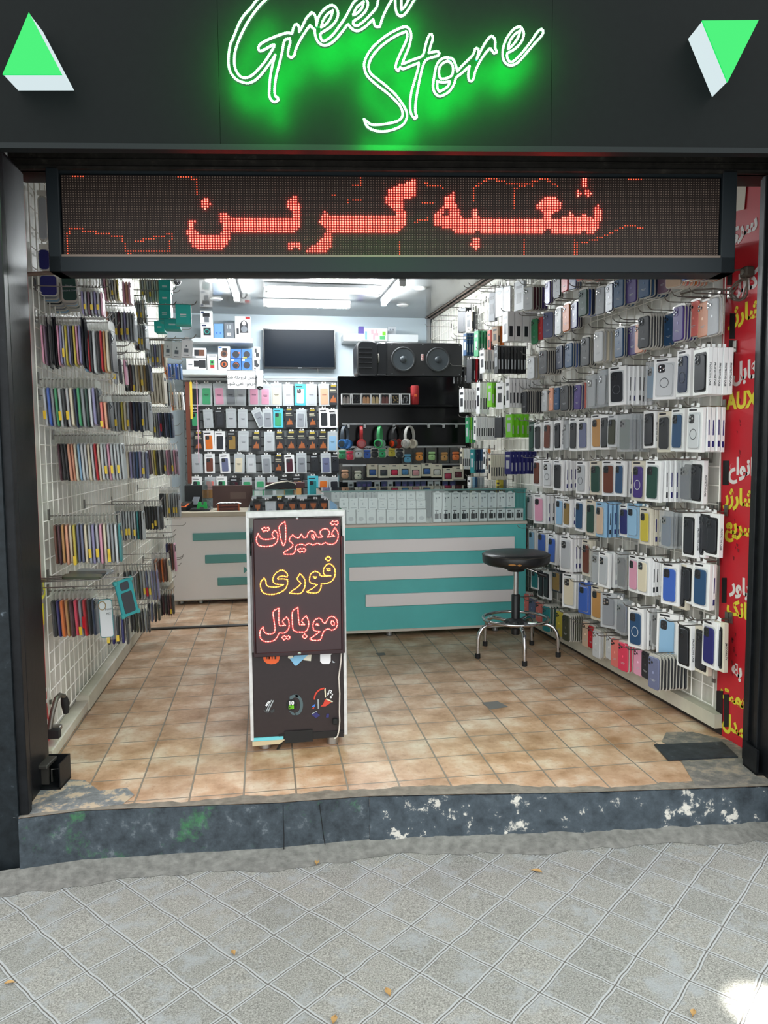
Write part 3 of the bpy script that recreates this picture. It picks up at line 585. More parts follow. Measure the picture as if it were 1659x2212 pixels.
for x0, x1, y0, y1, m, f, lab in (
    (402, 446, 774, 797, white, ((pk['black'], .38, .66, .25, .78), (pk['black'], .62, .97, .15, .85), (pk['grey'], .1, .3, .4, .5)), 'long white box with a black bulb speaker, bottom left of the lower shelf'),
    (447, 470, 765, 797, white, ((pk['green'], .25, .7, .3, .62), (pk['red'], .3, .7, .1, .3), (pk['black'], 'o', .48, .48, .12), (pk['lightgrey'], .2, .85, .85, .92)), 'white box with a small green and red speaker on the lower shelf'),
    (471, 497, 774, 797, white, ((pk['black'], 'o', .5, .5, .34), (pk['orange'], 'o', .5, .48, .22), (pk['black'], 'o', .5, .48, .14), (pk['navy'], .08, .3, .84, .96)), 'white box with a round orange speaker, bottom tier beside the green one'),
    (498, 521, 775, 797, pk['blue'], ((pk['black'], 'o', .52, .42, .34), (pk['orange'], 'o', .52, .42, .24), (pk['black'], 'o', .5, .4, .22), (pk['white'], .06, .3, .8, .95)), 'blue box with an orange ringed black speaker, bottom tier on the left'),
    (522, 544, 775, 797, pk['blue'], ((pk['black'], 'o', .5, .42, .34), (pk['white'], .06, .3, .8, .95)), 'blue box with a plain black speaker, bottom tier on the right'),
    (546, 561, 773, 797, white, ((pk['black'], .2, .65, .35, .8), (pk['black'], 'o', .6, .4, .3), (pk['black'], 'o', .3, .12, .12)), 'narrow white box with a black bulb speaker, bottom right of the lower shelf')):
    carton('speaker_box', x0, x1, y0, y1, Y2, .12, m, lab, zb=zt1, faces=f, **kb)
for x0, x1, y0, y1, m, f, lab in (
    (413, 445, 751, 773, white, ((pk['black'], .2, .55, .2, .8), (pk['brown'], .5, .9, .2, .8), (pk['grey'], .05, .3, .05, .15)), 'long white box with a brown bulb speaker, topmost at the left of the lower shelf'),
    (471, 497, 748, 773, white, ((pk['black'], .35, .75, .5, .85), (pk['brown'], 'o', .5, .36, .3), (pk['black'], 'o', .5, .36, .16), (pk['blue'], .05, .3, .84, .95)), 'white box with a brown camera like speaker, topmost of its stack'),
    (498, 521, 754, 774, pk['blue'], ((pk['black'], 'o', .5, .42, .34), (pk['orange'], 'o', .82, .6, .08)), 'blue box with a black speaker, top tier on the left'),
    (522, 544, 754, 774, pk['blue'], ((pk['black'], 'o', .5, .42, .34), (pk['yellow'], .1, .5, .02, .12)), 'blue box with a yellow foot strip, top tier on the right'),
    (546, 562, 749, 773, white, ((pk['black'], .25, .55, .5, .85), (pk['black'], .4, .85, .15, .5), (pk['grey'], .1, .3, .1, .2)), 'narrow white box topmost at the right end of the lower shelf')):
    carton('speaker_box', x0, x1, y0, y1, Y2, .12, m, lab, zb=zt2, faces=f, **kb)
kb = dict(group='boxes on the shelf behind the loudspeaker')
o = carton('gift_box', 787, 837, 709, 737, 7.72, .02, white, 'white box printed with a pink and green flower, leaning on the right wall shelf', faces=((pk['sky'], .02, .12, .1, .75), (pk['pink'], .28, .40, .5, .9), (pk['pink'], .38, .60, .42, .62), (pk['pink'], .36, .46, .1, .45), (pk['green'], .66, .9, .12, .4), (pk['lime'], .78, .92, .45, .75), (pk['pink'], .48, .56, .6, .92)), **kb)
carton('gift_box', 775, 786, 705, 719, 7.80, .05, pk['purple'], 'small purple box on the right wall shelf', zb=rz, **kb)
carton('gift_box', 838, 856, 705, 719, 7.80, .05, pk['lightgrey'], 'small pale grey box on the right wall shelf', zb=rz, faces=((pk['grey'], .2, .4, .5, .7), (pk['grey'], .55, .75, .5, .7)), **kb)
# television
a, b = ony(568, 709, 7.90), ony(725, 797, 7.90); tvw, tvh = b.x-a.x, a.z-b.z
tv = tag(empty('television', ((a.x+b.x)/2, 7.90, b.z), R(-.6)), 'black flat television hung on the back wall', 'television')
g = MB(); g.cbox(-tvw/2, tvw/2, .004, .045, 0, tvh, .004); g.box(-.2, .2, .045, .096, tvh*.3, tvh*.7); g.build('casing', black, tv, 40)
g = MB(); e = .010
g.box(-tvw/2, tvw/2, -.004, .004, 0, e*1.6); g.box(-tvw/2, tvw/2, -.004, .004, tvh-e, tvh); g.box(-tvw/2, -tvw/2+e, -.004, .004, e, tvh-e); g.box(tvw/2-e, tvw/2, -.004, .004, e, tvh-e); g.build('bezel', mat('bezel_black', '#0e0f12', .25), tv)
g = MB(); g.box(-tvw/2+e, tvw/2-e, -.001, .003, e*1.6, tvh-e); g.build('screen', mat('dark_screen', '#141a22', .25, spec=.04), tv)
g = MB(); g.box(-.02, .02, -.0052, -.004, .004, .010); g.build('badge', alu, tv)
g = MB(); g.box(.18, .195, .0, .02, -.03, .0); g.build('receiver', black, tv)
# notice board: goods sold are not taken back
a, b = ony(490, 800, 7.60), ony(553, 841, 7.60); c = Vector(((a.x+b.x)/2, 7.60, b.z)); w_, h_ = b.x-a.x, a.z-b.z
nb = tag(empty('notice_card', c), 'white notice card with two lines of Persian writing under the lower shelf', 'notice')
g = MB(); g.box(-w_/2, w_/2, 0, .006, 0, h_); g.build('card', white, nb)
g = MB()
for x0, x1, z0, z1 in ((-w_/2, w_/2, 0, .004), (-w_/2, w_/2, h_-.004, h_), (-w_/2, -w_/2+.004, 0, h_), (w_/2-.004, w_/2, 0, h_)): g.box(x0, x1, -.002, .007, z0, z1)
g.build('card_border', dark, nb)
for k, s in enumerate(('جنس فروخته شده', 'مرجوع نمی شود')):
    write(shape(s), ink, .043, basis((1, 0, 0), (0, 0, 1), (0, -.0008, h_*(.64-.34*k))), nb, bold=.0008)
p = ony(561, 828, 7.62); t = camera_cctv(p, (.0, -.5, -.86), 'white security camera hanging beside the Persian notice card')
g = MB(); g.tube([(0, .03, .04), (0, .06, .075), (0, .10, .10)], .012, 8); g.tube([(.02, .05, .06), (.06, .06, .03), (.09, .1, -.0), (.14, .12, -.02)], .004, 5); g.build('mounting_arm', mat('white_enamel', '#e3e5e6', .35), t, 50)

# ------------------------------------------------------------------ grey slat board behind the left counter
YP = 7.90
a, b = ony(395, 822, YP), ony(729, 1062, YP)
t = tag(empty('slat_board', ((a.x+b.x)/2, YP, .75)), 'grey grooved display board behind the left counter, hung with phone case packs', 'display board')
g = MB(); w_ = (b.x-a.x)/2; z = 0
while z < a.z-.75: g.cbox(-w_, w_, .0, .06, z, z+.082, .006); z += .088
g.box(-w_, w_, .02, .095, 0, a.z-.75); g.build('slats', mat('slat_grey', '#6c6f70', .45), t, 40)
g = MB(); g.cbox(-w_-.02, w_+.02, -.01, .095, a.z-.75, a.z-.72, .003); g.build('top_edge', alu, t, 40)
# black glossy display cabinet under the loudspeaker
YK = 6.62; gloss = mat('glossy_black_panel', '#0d0e10', .15, spec=.2)
a, b = ony(730, 812, YK), ony(1012, 1062, YK)
t = tag(empty('display_cabinet', ((a.x+b.x)/2, YK, 0)), 'tall glossy black display cabinet under the loudspeaker, with metal hook rails', 'cabinet'); kx = (a.x+b.x)/2; w_ = (b.x-a.x)/2; kz = a.z
g = MB(); g.cbox(-w_, w_, 0, .09, .03, kz, .003); g.cbox(-w_+.14, w_-.01, .09, .34, .03, kz-.001, .003); g.build('carcass', gloss, t, 40)
zsh = ony(820, 874, YK-.1).z
g = MB(); g.cbox(-w_+.03, w_-.05, -.13, .0, zsh-.02, zsh, .003); g.build('front_shelf', gloss, t, 40)
rails = []
for py in (916, 965, 1004, 1038):
    z = ony(860, py, YK).z; rails.append(z); g = MB(); g.cbox(-w_+.03, w_-.03, -.012, .0, z-.008, z+.008, .002); g.box(-w_+.03, w_-.03, -.016, -.012, z-.008, z-.003); g.build('hook_rail', alu, t, 40)
# loudspeaker lying on the cabinet
zc = kz; a = ony(770, 738, YK-.02); b = ony(999, 806, YK-.02); L_ = b.x-a.x; H_ = a.z-zc
t = tag(empty('loudspeaker', (a.x+L_/2, YK-.02, zc+.001)), 'big black loudspeaker lying on its side on the black cabinet', 'speaker')
shell = mat('speaker_shell', '#1a1b1d', .5, bump=.15, nscale=160); cone = mat('speaker_cone', '#3a4146', .38)
g = MB(); g.rr(L_*.74, H_, .0, .28, .03, cx=L_*.13, cz=H_/2, c=.008); g.build('cabinet', shell, t, 40)
g = MB(); g.rr(L_*.20, H_*1.02, -.015, .27, .05, cx=-L_*.40, cz=H_/2+.004, c=.012); g.rr(L_*.10, H_*.98, -.01, .27, .02, cx=-L_*.265, cz=H_/2, c=.01); g.build('end_housing', mat('end_housing', '#17191c', .35), t, 40)
g = MB()
for k in range(5): g.cbox(-L_*.485, -L_*.36, -.020, -.012, H_*(.22+.14*k), H_*(.22+.14*k)+.008, .002)
g.build('port_louvre', black, t, 40)
g = MB(); g.tube([(-L_*.30, -.006, H_*.38), (-L_*.30, -.035, H_*.42), (-L_*.30, -.035, H_*.6), (-L_*.30, -.006, H_*.64)], .007, 8); g.build('carry_handle', mat('handle_metal', '#77756f', .3, .8), t, 50)
for px in (871, 946):
    u = ony(px, 777, YK-.02).x-(a.x+L_/2); r = H_*.34; rot = Matrix.Rotation(R(90), 3, 'X')
    g = MB(); g.tube([(u+r*math.cos(k*math.pi/18), -.001, H_*.5+r*math.sin(k*math.pi/18)) for k in range(36)], .010, 8, closed=True); o = g.build('woofer', mat('speaker_surround', '#2c2f31', .5), t, 50)
    g = MB(); g.lathe([(r*.99, .001), (r*.96, .007), (r*.60, .0045), (r*.30, .002), (r*.27, .010), (r*.14, .016), (.004, .018)], (u, 0, H_*.5), 32, rot); g.build('cone', cone, o, 50)
u = ony(912, 770, YK-.02).x-(a.x+L_/2)
g = MB(); g.cbox(u-.012, u+.012, -.004, .001, H_*.46, H_*.66, .003); o = g.build('badge', mat('badge_pale', '#cfc6c4', .35), t, 40)
write('CIV', pk['red'], .03, basis((0, 0, -1), (1, 0, 0), (u, -.0046, H_*.56)), o)
g = MB()
for x, z in ((-.17, .94), (.12, .94), (.47, .94), (-.17, .07), (.12, .07), (.47, .07)): g.ball((x*L_, 0, z*H_), .005, 3, 6)
g.build('screws', alu, t)
# ------------------------------------------------------------------ on the black cabinet: jewellery boxes, red speaker, headphones, earphone cases
zsh += .0008
for i, px in enumerate((748, 770, 791, 811, 832, 854, 876)):
    a = ony(px-10.5, 850, YK-.11); b = ony(px+10.5, 872, YK-.11); w_, h_ = b.x-a.x-.002, a.z-zsh
    col = ('#9a908b', '#55585c', '#b98c68', '#b7a27c', '#6e4743', '#bba37a', '#a7a6ab')[i]; nm = ('grey', 'dark', 'copper', 'gold', 'red-brown', 'golden', 'silver')[i]
    t = tag(empty('earring_box', ((a.x+b.x)/2, YK-.11, zsh)), '%s square white window box on the cabinet shelf with %s trinkets' % (('leftmost', 'second', 'third', 'middle', 'fifth', 'sixth', 'last')[i], nm), 'box', 'small window boxes on the black shelf')
    g = MB(); e = w_*.1; g.box(-w_/2, w_/2, .0, .06, 0, e); g.box(-w_/2, w_/2, 0, .06, h_-e, h_); g.box(-w_/2, -w_/2+e, 0, .06, e, h_-e); g.box(w_/2-e, w_/2, 0, .06, e, h_-e); g.build('box_frame', white, t)
    g = MB(); g.box(-w_/2+e, w_/2-e, .02, .024, e, h_-e); g.build('backing', black, t)
    g = MB()
    for s in (-1, 1):
        if i in (1, 5, 6):
            for k in range(4): g.ball((s*w_*.16+random.uniform(-.01, .01), .012, h_*(.25+.15*k)), .008, 4, 6)
        else: g.prism([(s*w_*.19-.014, .008, e+.002), (s*w_*.19+.014, .008, e+.002), (s*w_*.19+.012, .008, h_*.62), (s*w_*.19, .008, h_*.78), (s*w_*.19-.012, .008, h_*.62)], (0, .01, 0))
    g.build('trinket', mat('trinket_'+nm, col, .3, .4), t)
a = ony(888, 832, YK-.1); b = ony(906, 870, YK-.1); w_, h_ = b.x-a.x, a.z-zsh
t = tag(empty('bluetooth_speaker', ((a.x+b.x)/2, YK-.08, zsh)), 'upright red cylinder speaker at the end of the cabinet shelf', 'speaker')
g = MB(); g.lathe([(w_*.42, 0), (w_*.5, .012), (w_*.5, h_-.012), (w_*.42, h_-.003)], (0, 0, 0), 20); g.build('fabric_body', mat('red_fabric', '#9c1418', .7, bump=.3, nscale=300), t, 50)
g = MB(); g.lathe([(w_*.40, h_-.006), (w_*.41, h_), (.004, h_+.001)], (0, 0, 0), 20); g.build('top_cap', dark, t, 50)
g = MB(); g.cbox(-.011, .011, -w_*.5-.002, -w_*.4, h_*.40, h_*.52, .002); g.build('badge', pk['orange'], t, 40)

def headphones(px, zt, name, col, cup, face, lab, rz, spread=1.0, drop=1.0):
    x = ony(px, 940, YK-.09).x; t = tag(empty('headphones', (x, YK-.10, zt), rz), lab, 'headphones', 'headphones on the cabinet rail')
    mb = mat('phones_'+name, col, .4); r = .066*spread; H = .075*drop
    arc = [(-r*1.02, 0, -H-.06), (-r*1.08, 0, -H)]+[(-r*math.cos(math.pi*k/12), 0, -H+(H)*math.sin(math.pi*k/12)) for k in range(1, 12)]+[(r*1.08, 0, -H), (r*1.02, 0, -H-.06)]
    g = MB()
    for s in (-.008, 0, .008): g.tube([(p[0], p[1]+s, p[2]-.007) for p in arc], .0065, 6)
    g.build('headband', mb, t, 60)
    for s in (-1, 1):
        rot = Matrix.Rotation(R(90*s), 3, 'Y')
        g = MB(); g.lathe([(.03, -.016), (.040, -.012), (.042, .006), (.036, .016), (.005, .018)], (s*r, 0, -H-.085), 18, rot); o = g.build('ear_cup', mat('cup_'+name, cup, .3), t, 50)
        g = MB(); g.lathe([(.028, .0165), (.027, .0195), (.004, .0205)], (s*r, 0, -H-.085), 18, rot); g.build('cup_disc', mat('disc_'+name, face[0], .18, face[1]), o, 50)
        g = MB(); g.lathe([(.041, -.014), (.043, -.022), (.034, -.027), (.02, -.018)], (s*r, 0, -H-.085), 18, rot); g.build('ear_pad', mat('pad_'+name, face[2], .7), o, 50)
    return t
hz = rails[0]-.016
headphones(745, hz, 'blue', '#4c5661', '#2a6fb4', ('#3b4750', 0, '#2d6cae'), 'blue and grey headphones, leftmost on the cabinet rail', R(62))
headphones(780, hz, 'red', '#9f1f22', '#9b1a1d', ('#a8252a', 0, '#7c1518'), 'red headphones hanging second on the cabinet rail', R(84))
headphones(820, hz, 'green', '#3fa364', '#3dae66', ('#23302a', 0, '#8aa59b'), 'mint green headphones with dark paw discs hanging on the cabinet rail', R(70))
headphones(856, hz, 'black', '#151517', '#1a1a1c', ('#c8401f', .8, '#7d2219'), 'black headphones with a shiny red disc on the cabinet rail', R(48), .9)
headphones(884, hz, 'silver', '#b9b7b3', '#b5b3ae', ('#bdbdbb', .9, '#cfc6b6'), 'silver headphones with brushed metal discs on the cabinet rail', R(50), 1.1)
# empty hooks of the rail
for i, px in enumerate((752, 787, 850, 925, 957, 984)):
    x = ony(px, 925, YK).x; g = MB(); g.cbox(-.012, .012, -.014, -.001, -.028, .012, .002); g.tube([(-.004, -.010, -.012), (-.03, -.09, -.014), (-.038, -.105, -.002)], .0028, 6)
    tag(g.build('rail_hook', alu, None, 40, (x, YK-.0168, rails[0]-.008)), 'metal rail hook on the headphone rail, %s from the left' % ('first', 'second', 'third', 'fourth', 'fifth', 'last')[i], 'hook', 'hooks on the headphone rail')

def pod_case(px, py, col, nm, lab, k, bag=None):
    p = ony(px, py, YK-.05); t = tag(empty('earphone_case', p, R(random.uniform(-8, 8))), lab, 'earphone case', 'hanging earphone cases'); cm = mat('case_'+nm, col, .45)
    g = MB(); g.rr(.062, .052, -.02, .006, .018, cx=0, cz=-.012, c=.005); o = g.build('case_body', cm, t, 50)
    g = MB(); g.rr(.062, .022, -.021, .006, .010, cx=0, cz=.027, c=.005); g.build('case_lid', cm, t, 50)
    g = MB(); g.ball((0, -.021, -.004), .006, 4, 8, (1, .4, 1)); g.build('charge_mark', dark, t, 50)
    if bag: g = MB(); g.rr(.10, .16, -.004, .014, .012, cx=0, cz=.012, c=.006); g.build('clear_bag', bagfilm, t, 50)
    else: g = MB(); g.rr(.085, .085, -.012, -.004, .02, cx=0, cz=.004, c=.002); g.build('clear_shell', rim, t, 50); g = MB(); g.tube([(0, .0, .04), (-.012, 0, .055), (0, 0, .068), (.012, 0, .055), (0, 0, .04)], .002, 5); g.build('hang_loop', white, t)
    return t
W_ = ('first', 'second', 'third', 'fourth', 'fifth', 'sixth', 'seventh', 'eighth')
for i, (px, py, c, n) in enumerate(((739, 982, '#3d9a6a', 'green'), (756, 984, '#d63a58', 'rose'), (774, 979, '#c9ccd0', 'white'), (793, 981, '#3c62b8', 'blue'), (809, 979, '#24262b', 'black'), (825, 979, '#2f9f68', 'emerald'), (846, 977, '#c3b23e', 'yellow'), (863, 979, '#25282f', 'charcoal'))):
    pod_case(px, py, c, n, '%s silicone earphone case, %s from the left on the second cabinet rail' % (n, W_[i]), i)
for i, (px, py, c, n, lab) in enumerate(((880, 990, '#5fa2c4', 'skyblue', 'light blue earphone case in a clear bag on the second rail'), (905, 986, '#d78a3e', 'amber', 'orange earphone case in a clear bag on the second rail'), (932, 985, '#9cc486', 'palegreen', 'pale green earphone case in a white topped clear bag'), (959, 986, '#b98a52', 'tan', 'tan animal earphone case in a clear bag'), (984, 985, '#d9763f', 'fox', 'orange and pink animal earphone case in a clear bag, last on the second rail'),
        (745, 1024, '#c59a7e', 'shell', 'peach animal earphone case in a clear bag, first on the third rail'), (773, 1026, '#c8c9bb', 'bone', 'cream tangled earphone case in a clear bag on the third rail'))):
    pod_case(px, py, c, n, lab, i, bag=1)
for i, (px, py, c, n) in enumerate(((805, 1017, '#355a9c', 'blue'), (829, 1018, '#3a3c42', 'black'), (852, 1017, '#cf2a52', 'rose'), (875, 1016, '#4b86bb', 'light blue'), (898, 1018, '#c98f94', 'pink'), (922, 1015, '#315c9f', 'deep blue'), (944, 1017, '#c8c8c4', 'white'), (968, 1025, '#a3294a', 'crimson'), (990, 1022, '#5a1f2c', 'maroon'))):
    a = ony(px-11.5, py-14, YK-.07); b = ony(px+11.5, py+14, YK-.07); w_, h_ = b.x-a.x, a.z-b.z
    t = tag(empty('earphone_case_box', ((a.x+b.x)/2, YK-.07, b.z), R(random.uniform(-6, 6))), 'cream window box holding a %s earphone case on the third cabinet rail' % n, 'box', 'boxed earphone cases')
    g = MB(); g.cbox(-w_/2, w_/2, 0, .04, 0, h_, .002); g.build('carton', cream, t, 40)
    g = MB(); g.box(-w_*.34, w_*.34, -.001, 0, h_*.16, h_*.62); g.build('window', dark, t)
    g = MB(); g.rr(w_*.56, h_*.38, -.007, -.001, .012, cz=h_*.38, c=.002); g.build('case_body', mat('boxed_'+n.replace(' ', '_'), c, .4), t, 50)
    g = MB(); g.box(-w_*.16, w_*.16, -.001, 0, h_*.84, h_*.92); g.build('hang_slot', dark, t)
for i, px in enumerate((758, 776, 787, 797, 815, 830, 843, 860, 874, 888, 902, 915, 930, 945, 962, 978)):
    a = ony(px-6, 1040, YK-.05); b = ony(px+6, 1054, YK-.05); w_, h_ = b.x-a.x, a.z-b.z; k = i in (0, 4, 6, 12, 13)
    g = MB(); g.cbox(-w_/2, w_/2, 0, .02, 0, h_, .002); o = g.build('cable_packet', pk['lightgrey'] if k else pk['navy'], None, 40, ((a.x+b.x)/2, YK-.05, b.z))
    tag(o, 'small %s packet on the lowest cabinet rail, %s from the left' % ('grey' if k else 'dark blue', ('first', 'second', 'third', 'fourth', 'fifth', 'sixth', 'seventh', 'eighth', 'ninth', 'tenth', 'eleventh', 'twelfth', 'thirteenth', 'fourteenth', 'fifteenth', 'last')[i]), 'packet', 'packets on the lowest rail')
    g = MB(); g.box(-w_*.25, w_*.25, -.001, 0, h_*.3, h_*.6); g.build('print', pk['purple'] if not k else dark, o)

# ------------------------------------------------------------------ right counter: teal front with white bars, glass showcase
YC = 5.08; x0, x1, zb, zt, zg = .37, 1.83, .045, .80, 1.035
t = tag(empty('showcase_counter', ((x0+x1)/2, YC, 0)), 'teal shop counter with three white bars and a glass showcase top', 'counter'); cx = (x0+x1)/2; hw = (x1-x0)/2
g = MB(); g.box(-hw, hw, 0, .55, zb, zt-.02); g.build('front_panel', teal, t)
g = MB(); g.cbox(-hw-.006, hw+.006, -.010, .56, zt-.022, zt, .003); g.cbox(-hw-.004, hw+.004, -.006, .02, zb-.008, zb+.012, .003); g.build('edge_profile', mat('cream_profile', '#cfc9bd', .4), t, 40)
for (u0, u1, v0, v1) in ((.372, 1.742, .598, .692), (.552, 1.742, .408, .505), (.665, 1.765, .222, .310)):
    g = MB(); g.cbox(u0-cx, u1-cx, -.014, .0, v0, v1, .003); g.build('white_bar', lam_white, t, 40)
for u in (.84, 1.62, .45): g = MB(); g.lathe([(.022, 0), (.026, .003), (.022, .006), (.022, zb)], (u-cx, .05, 0), 14); g.build('foot', alu, t, 50)
g = MB(); g.box(-hw+.002, hw-.002, .002, .006, zt, zg-.008); g.build('front_glass', glass, t)
g = MB(); g.box(-hw, hw, -.004, .54, zg-.008, zg); g.build('top_glass', glass, t)
g = MB(); g.box(-hw, hw, -.006, -.003, zg-.009, zg+.001); g.build('glass_rim', glass_edge, t)
g = MB(); g.box(-hw, -hw+.014, 0, .54, zt, zg-.008); g.build('side_post', lam_white, t); g = MB(); g.box(hw-.012, hw, .02, .54, zt, zg-.008); g.build('side_panel', teal, t)
up = ony(929, 1100, YC+.03).x-cx; g = MB(); g.box(up-.003, up+.003, .012, .4, zt, zg-.01); g.build('partition', sleeve, t)
g = MB(); g.box(-hw+.014, hw-.012, .50, .51, zt, zg-.01); g.build('back_panel', mat('showcase_back', '#8b9394', .5), t)
# boxes in the showcase
def accessory(px0, px1, py0, py1, y, d, lab, grp, zb, art):
    a = ony(px0, py0, y); b = ony(px1, py1, y); w_ = b.x-a.x-.0015; h_ = a.z-zb
    o = accessory.proto.get(art)
    if o is None:
        g = MB(); g.cbox(-.5, .5, 0, 1, 0, 1, .02); o = g.build('accessory_box', white, None)
        g = MB(); e = -.02
        if art == 'cable': g.box(-.3, -.05, e, 0, .82, .87); g.box(-.34, .3, e, 0, .15, .2); g.box(-.1, -.05, e, 0, .4, .62); g.box(.05, .1, e, 0, .4, .62); mm = pk['lightgrey']
        elif art == 'cube': g.box(-.35, -.2, e, 0, .84, .9); g.prism([(.28*math.cos(k*math.pi/8), 0, .34+.16*math.sin(k*math.pi/8)) for k in range(16)], (0, e, 0)); mm = mat('pale_print', '#c9c9cd', .4)
        elif art == 'phones': g.box(-.3, .3, e, 0, .9, .95); g.box(-.2, -.1, e, 0, .62, .72); g.box(.1, .25, e, 0, .66, .74); g.box(-.16, -.13, e, 0, .4, .62); g.box(-.3, .0, e, 0, .1, .13); mm = pk['grey']
        else: g.box(-.34, .12, e, 0, .22, .62); g.box(-.2, -.12, e, 0, .62, .78); g.box(.2, .4, e, 0, .25, .66); g.box(-.3, .1, e, 0, .82, .88); mm = pk['black']
        g.build('print', mm, o)
        if art == 'phones': g = MB(); g.prism([(-.25, .3, 1.0), (.25, .3, 1.0), (.2, .3, 1.1), (-.2, .3, 1.1)], (0, .06, 0)); g.build('hang_tab', white, o)
        accessory.proto[art] = o
    else: o = copy_tree(o)
    o.location = ((a.x+b.x)/2, y, zb+.0008); o.scale = (w_, d, h_); tag(o, lab, 'box', grp)
accessory.proto = {}
ys = YC+.03; zq = zt+.001
N9 = ('first', 'second', 'third', 'fourth', 'fifth', 'sixth', 'seventh', 'eighth', 'ninth', 'tenth', 'eleventh')
for i in range(9): accessory(726+21.8*i, 746.5+21.8*i, 1101, 1126, ys, .05, 'small white adapter box, %s in the bottom row of the left showcase half' % N9[i], 'white adapter boxes in the bottom row', zq, 'cube')
z2 = ony(800, 1101, ys).z+.001
for i in range(4): accessory(733+21*i, 753+21*i, 1077, 1101, ys, .04, 'white cable box, %s in the middle row of the left showcase half' % N9[i], 'white cable boxes in the middle row', z2, 'cable')
for i in range(5): accessory(817+20.6*i, 837+20.6*i, 1081, 1101, ys+.01, .04, 'white cable box, %s of the middle row left of the partition' % N9[i], 'white boxes left of the partition', z2, 'cable')
z3 = ony(860, 1081, ys+.01).z+.001
for i in range(5): accessory(816+20.6*i, 836+20.6*i, 1060, 1081, ys+.012, .04, 'white cable box, %s in the top row left of the partition' % N9[i], 'white boxes in the top row', z3, 'cable')
for i in range(10): accessory(936+19.6*i, 954.5+19.6*i, 1099, 1123, ys, .05, 'white charger box with black plug print, %s in the bottom right row' % N9[i], 'charger boxes in the bottom row', zq, 'charger')
z2 = ony(1000, 1099, ys).z+.001
for i in range(9): accessory(936+19.7*i, 955+19.7*i, 1065, 1099, ys+.005, .04, 'tall white earphone box with hang tab, %s in the upper right row' % N9[i], 'earphone boxes in the upper row', z2, 'phones')
for i in range(6): accessory(718+17*i, 734+17*i, 1061, 1076, YC+.30, .10, 'pale gadget box at the back of the showcase, %s from its left end' % N9[i], 'pale boxes at the back of the showcase', zt+.14, 'cable')
g = MB(); g.box(-hw+.02, up-.01, .28, .45, zt+.13, zt+.138); g.build('inner_shelf', glass, t)

# ------------------------------------------------------------------ left counter with wooden worktop and its small glass case
YL = 6.5; x0, x1 = -.80, .42; hw = (x1-x0)/2; cx = (x0+x1)/2
t = tag(empty('reception_counter', (cx, YL, 0)), 'white shop counter with three teal bars and a round cutout, left rear', 'counter')
g = MB(); g.box(-hw, hw, 0, .5, .04, .755); g.build('front_panel', lam_white, t)
g = MB(); g.cbox(-hw-.005, hw, -.004, .03, .034, .046, .003); g.build('edge_profile', mat('cream_profile', '#cfc9bd', .4), t, 40)
for (a_, b_) in (((416, 1152), 1168), ((443, 1199), 1217), ((470, 1248), 1265)):
    p = ony(*a_, YL); z1 = ony(a_[0], b_, YL).z; g = MB(); g.cbox(p.x-cx, hw, -.013, 0, z1, p.z, .003); g.build('teal_bar', mat('dull_teal', '#5f9f9b', .5), t, 40)
for px in (392, 434): p = ony(px, 1300, YL+.05); g = MB(); g.lathe([(.022, 0), (.026, .003), (.022, .006), (.022, .04)], (p.x-cx, .05, 0), 14); g.build('foot', alu, t, 50)
p = ony(534, 1231, YL); g = MB(); g.prism([(p.x-cx-.03, 0, p.z+.03), (p.x-cx, 0, p.z+.008), (p.x-cx+.03, 0, p.z+.03), (p.x-cx+.03, 0, p.z-.03), (p.x-cx, 0, p.z-.008), (p.x-cx-.03, 0, p.z-.03)], (0, -.004, 0)); g.build('bow_mark', mat('dull_teal', '#5f9f9b', .5), t)
g = MB(); g.cbox(-.81, .42, YL-.03, YL+.55, .757, .80, .004)
tag(g.build('counter_worktop', mat('pale_wood_top', '#c7bcaa', .45, noise=.15, nscale=6), None, 40), 'pale worktop lying on the white left counter', 'worktop')
g = MB(); g.cbox(-.62, .30, YL+.06, YL+.07, .012, .037, .003)
struct(g.build('trim_16', mat('dark_red_plinth', '#4b2d26', .6)))
zw = .8008
a = ony(458, 1049, YL+.4); b = ony(546, 1105, YL+.4)
g = MB(); g.cbox(-(b.x-a.x)/2, (b.x-a.x)/2, 0, .02, 0, a.z-zw, .003); o = tag(g.build('upright_board', mat('maroon_board', '#4a332f', .5, noise=.15, nscale=5), None, 40, ((a.x+b.x)/2, YL+.40, zw)), 'dark maroon board standing on the left counter', 'board')
g = MB(); g.box(-.02, .12, -.0012, -.0002, .08, .14); g.build('worn_patch', mat('worn_patch', '#5d4b44', .6), o)
a = ony(396, 1050, YL+.3); b = ony(441, 1105, YL+.3); w_ = b.x-a.x
t = tag(empty('monitor', ((a.x+b.x)/2-.01, YL+.47, zw)), 'black monitor seen from behind on the left counter', 'monitor')
g = MB(); g.cbox(-w_/2, w_/2+.03, 0, .03, .05, a.z-zw, .006); g.build('rear_shell', black, t, 40); g = MB(); g.cbox(-.03, .03, .0, .03, .01, .06, .002); g.cbox(-.09, .09, -.05, .08, 0, .01, .003); g.build('stand', black, t, 40)
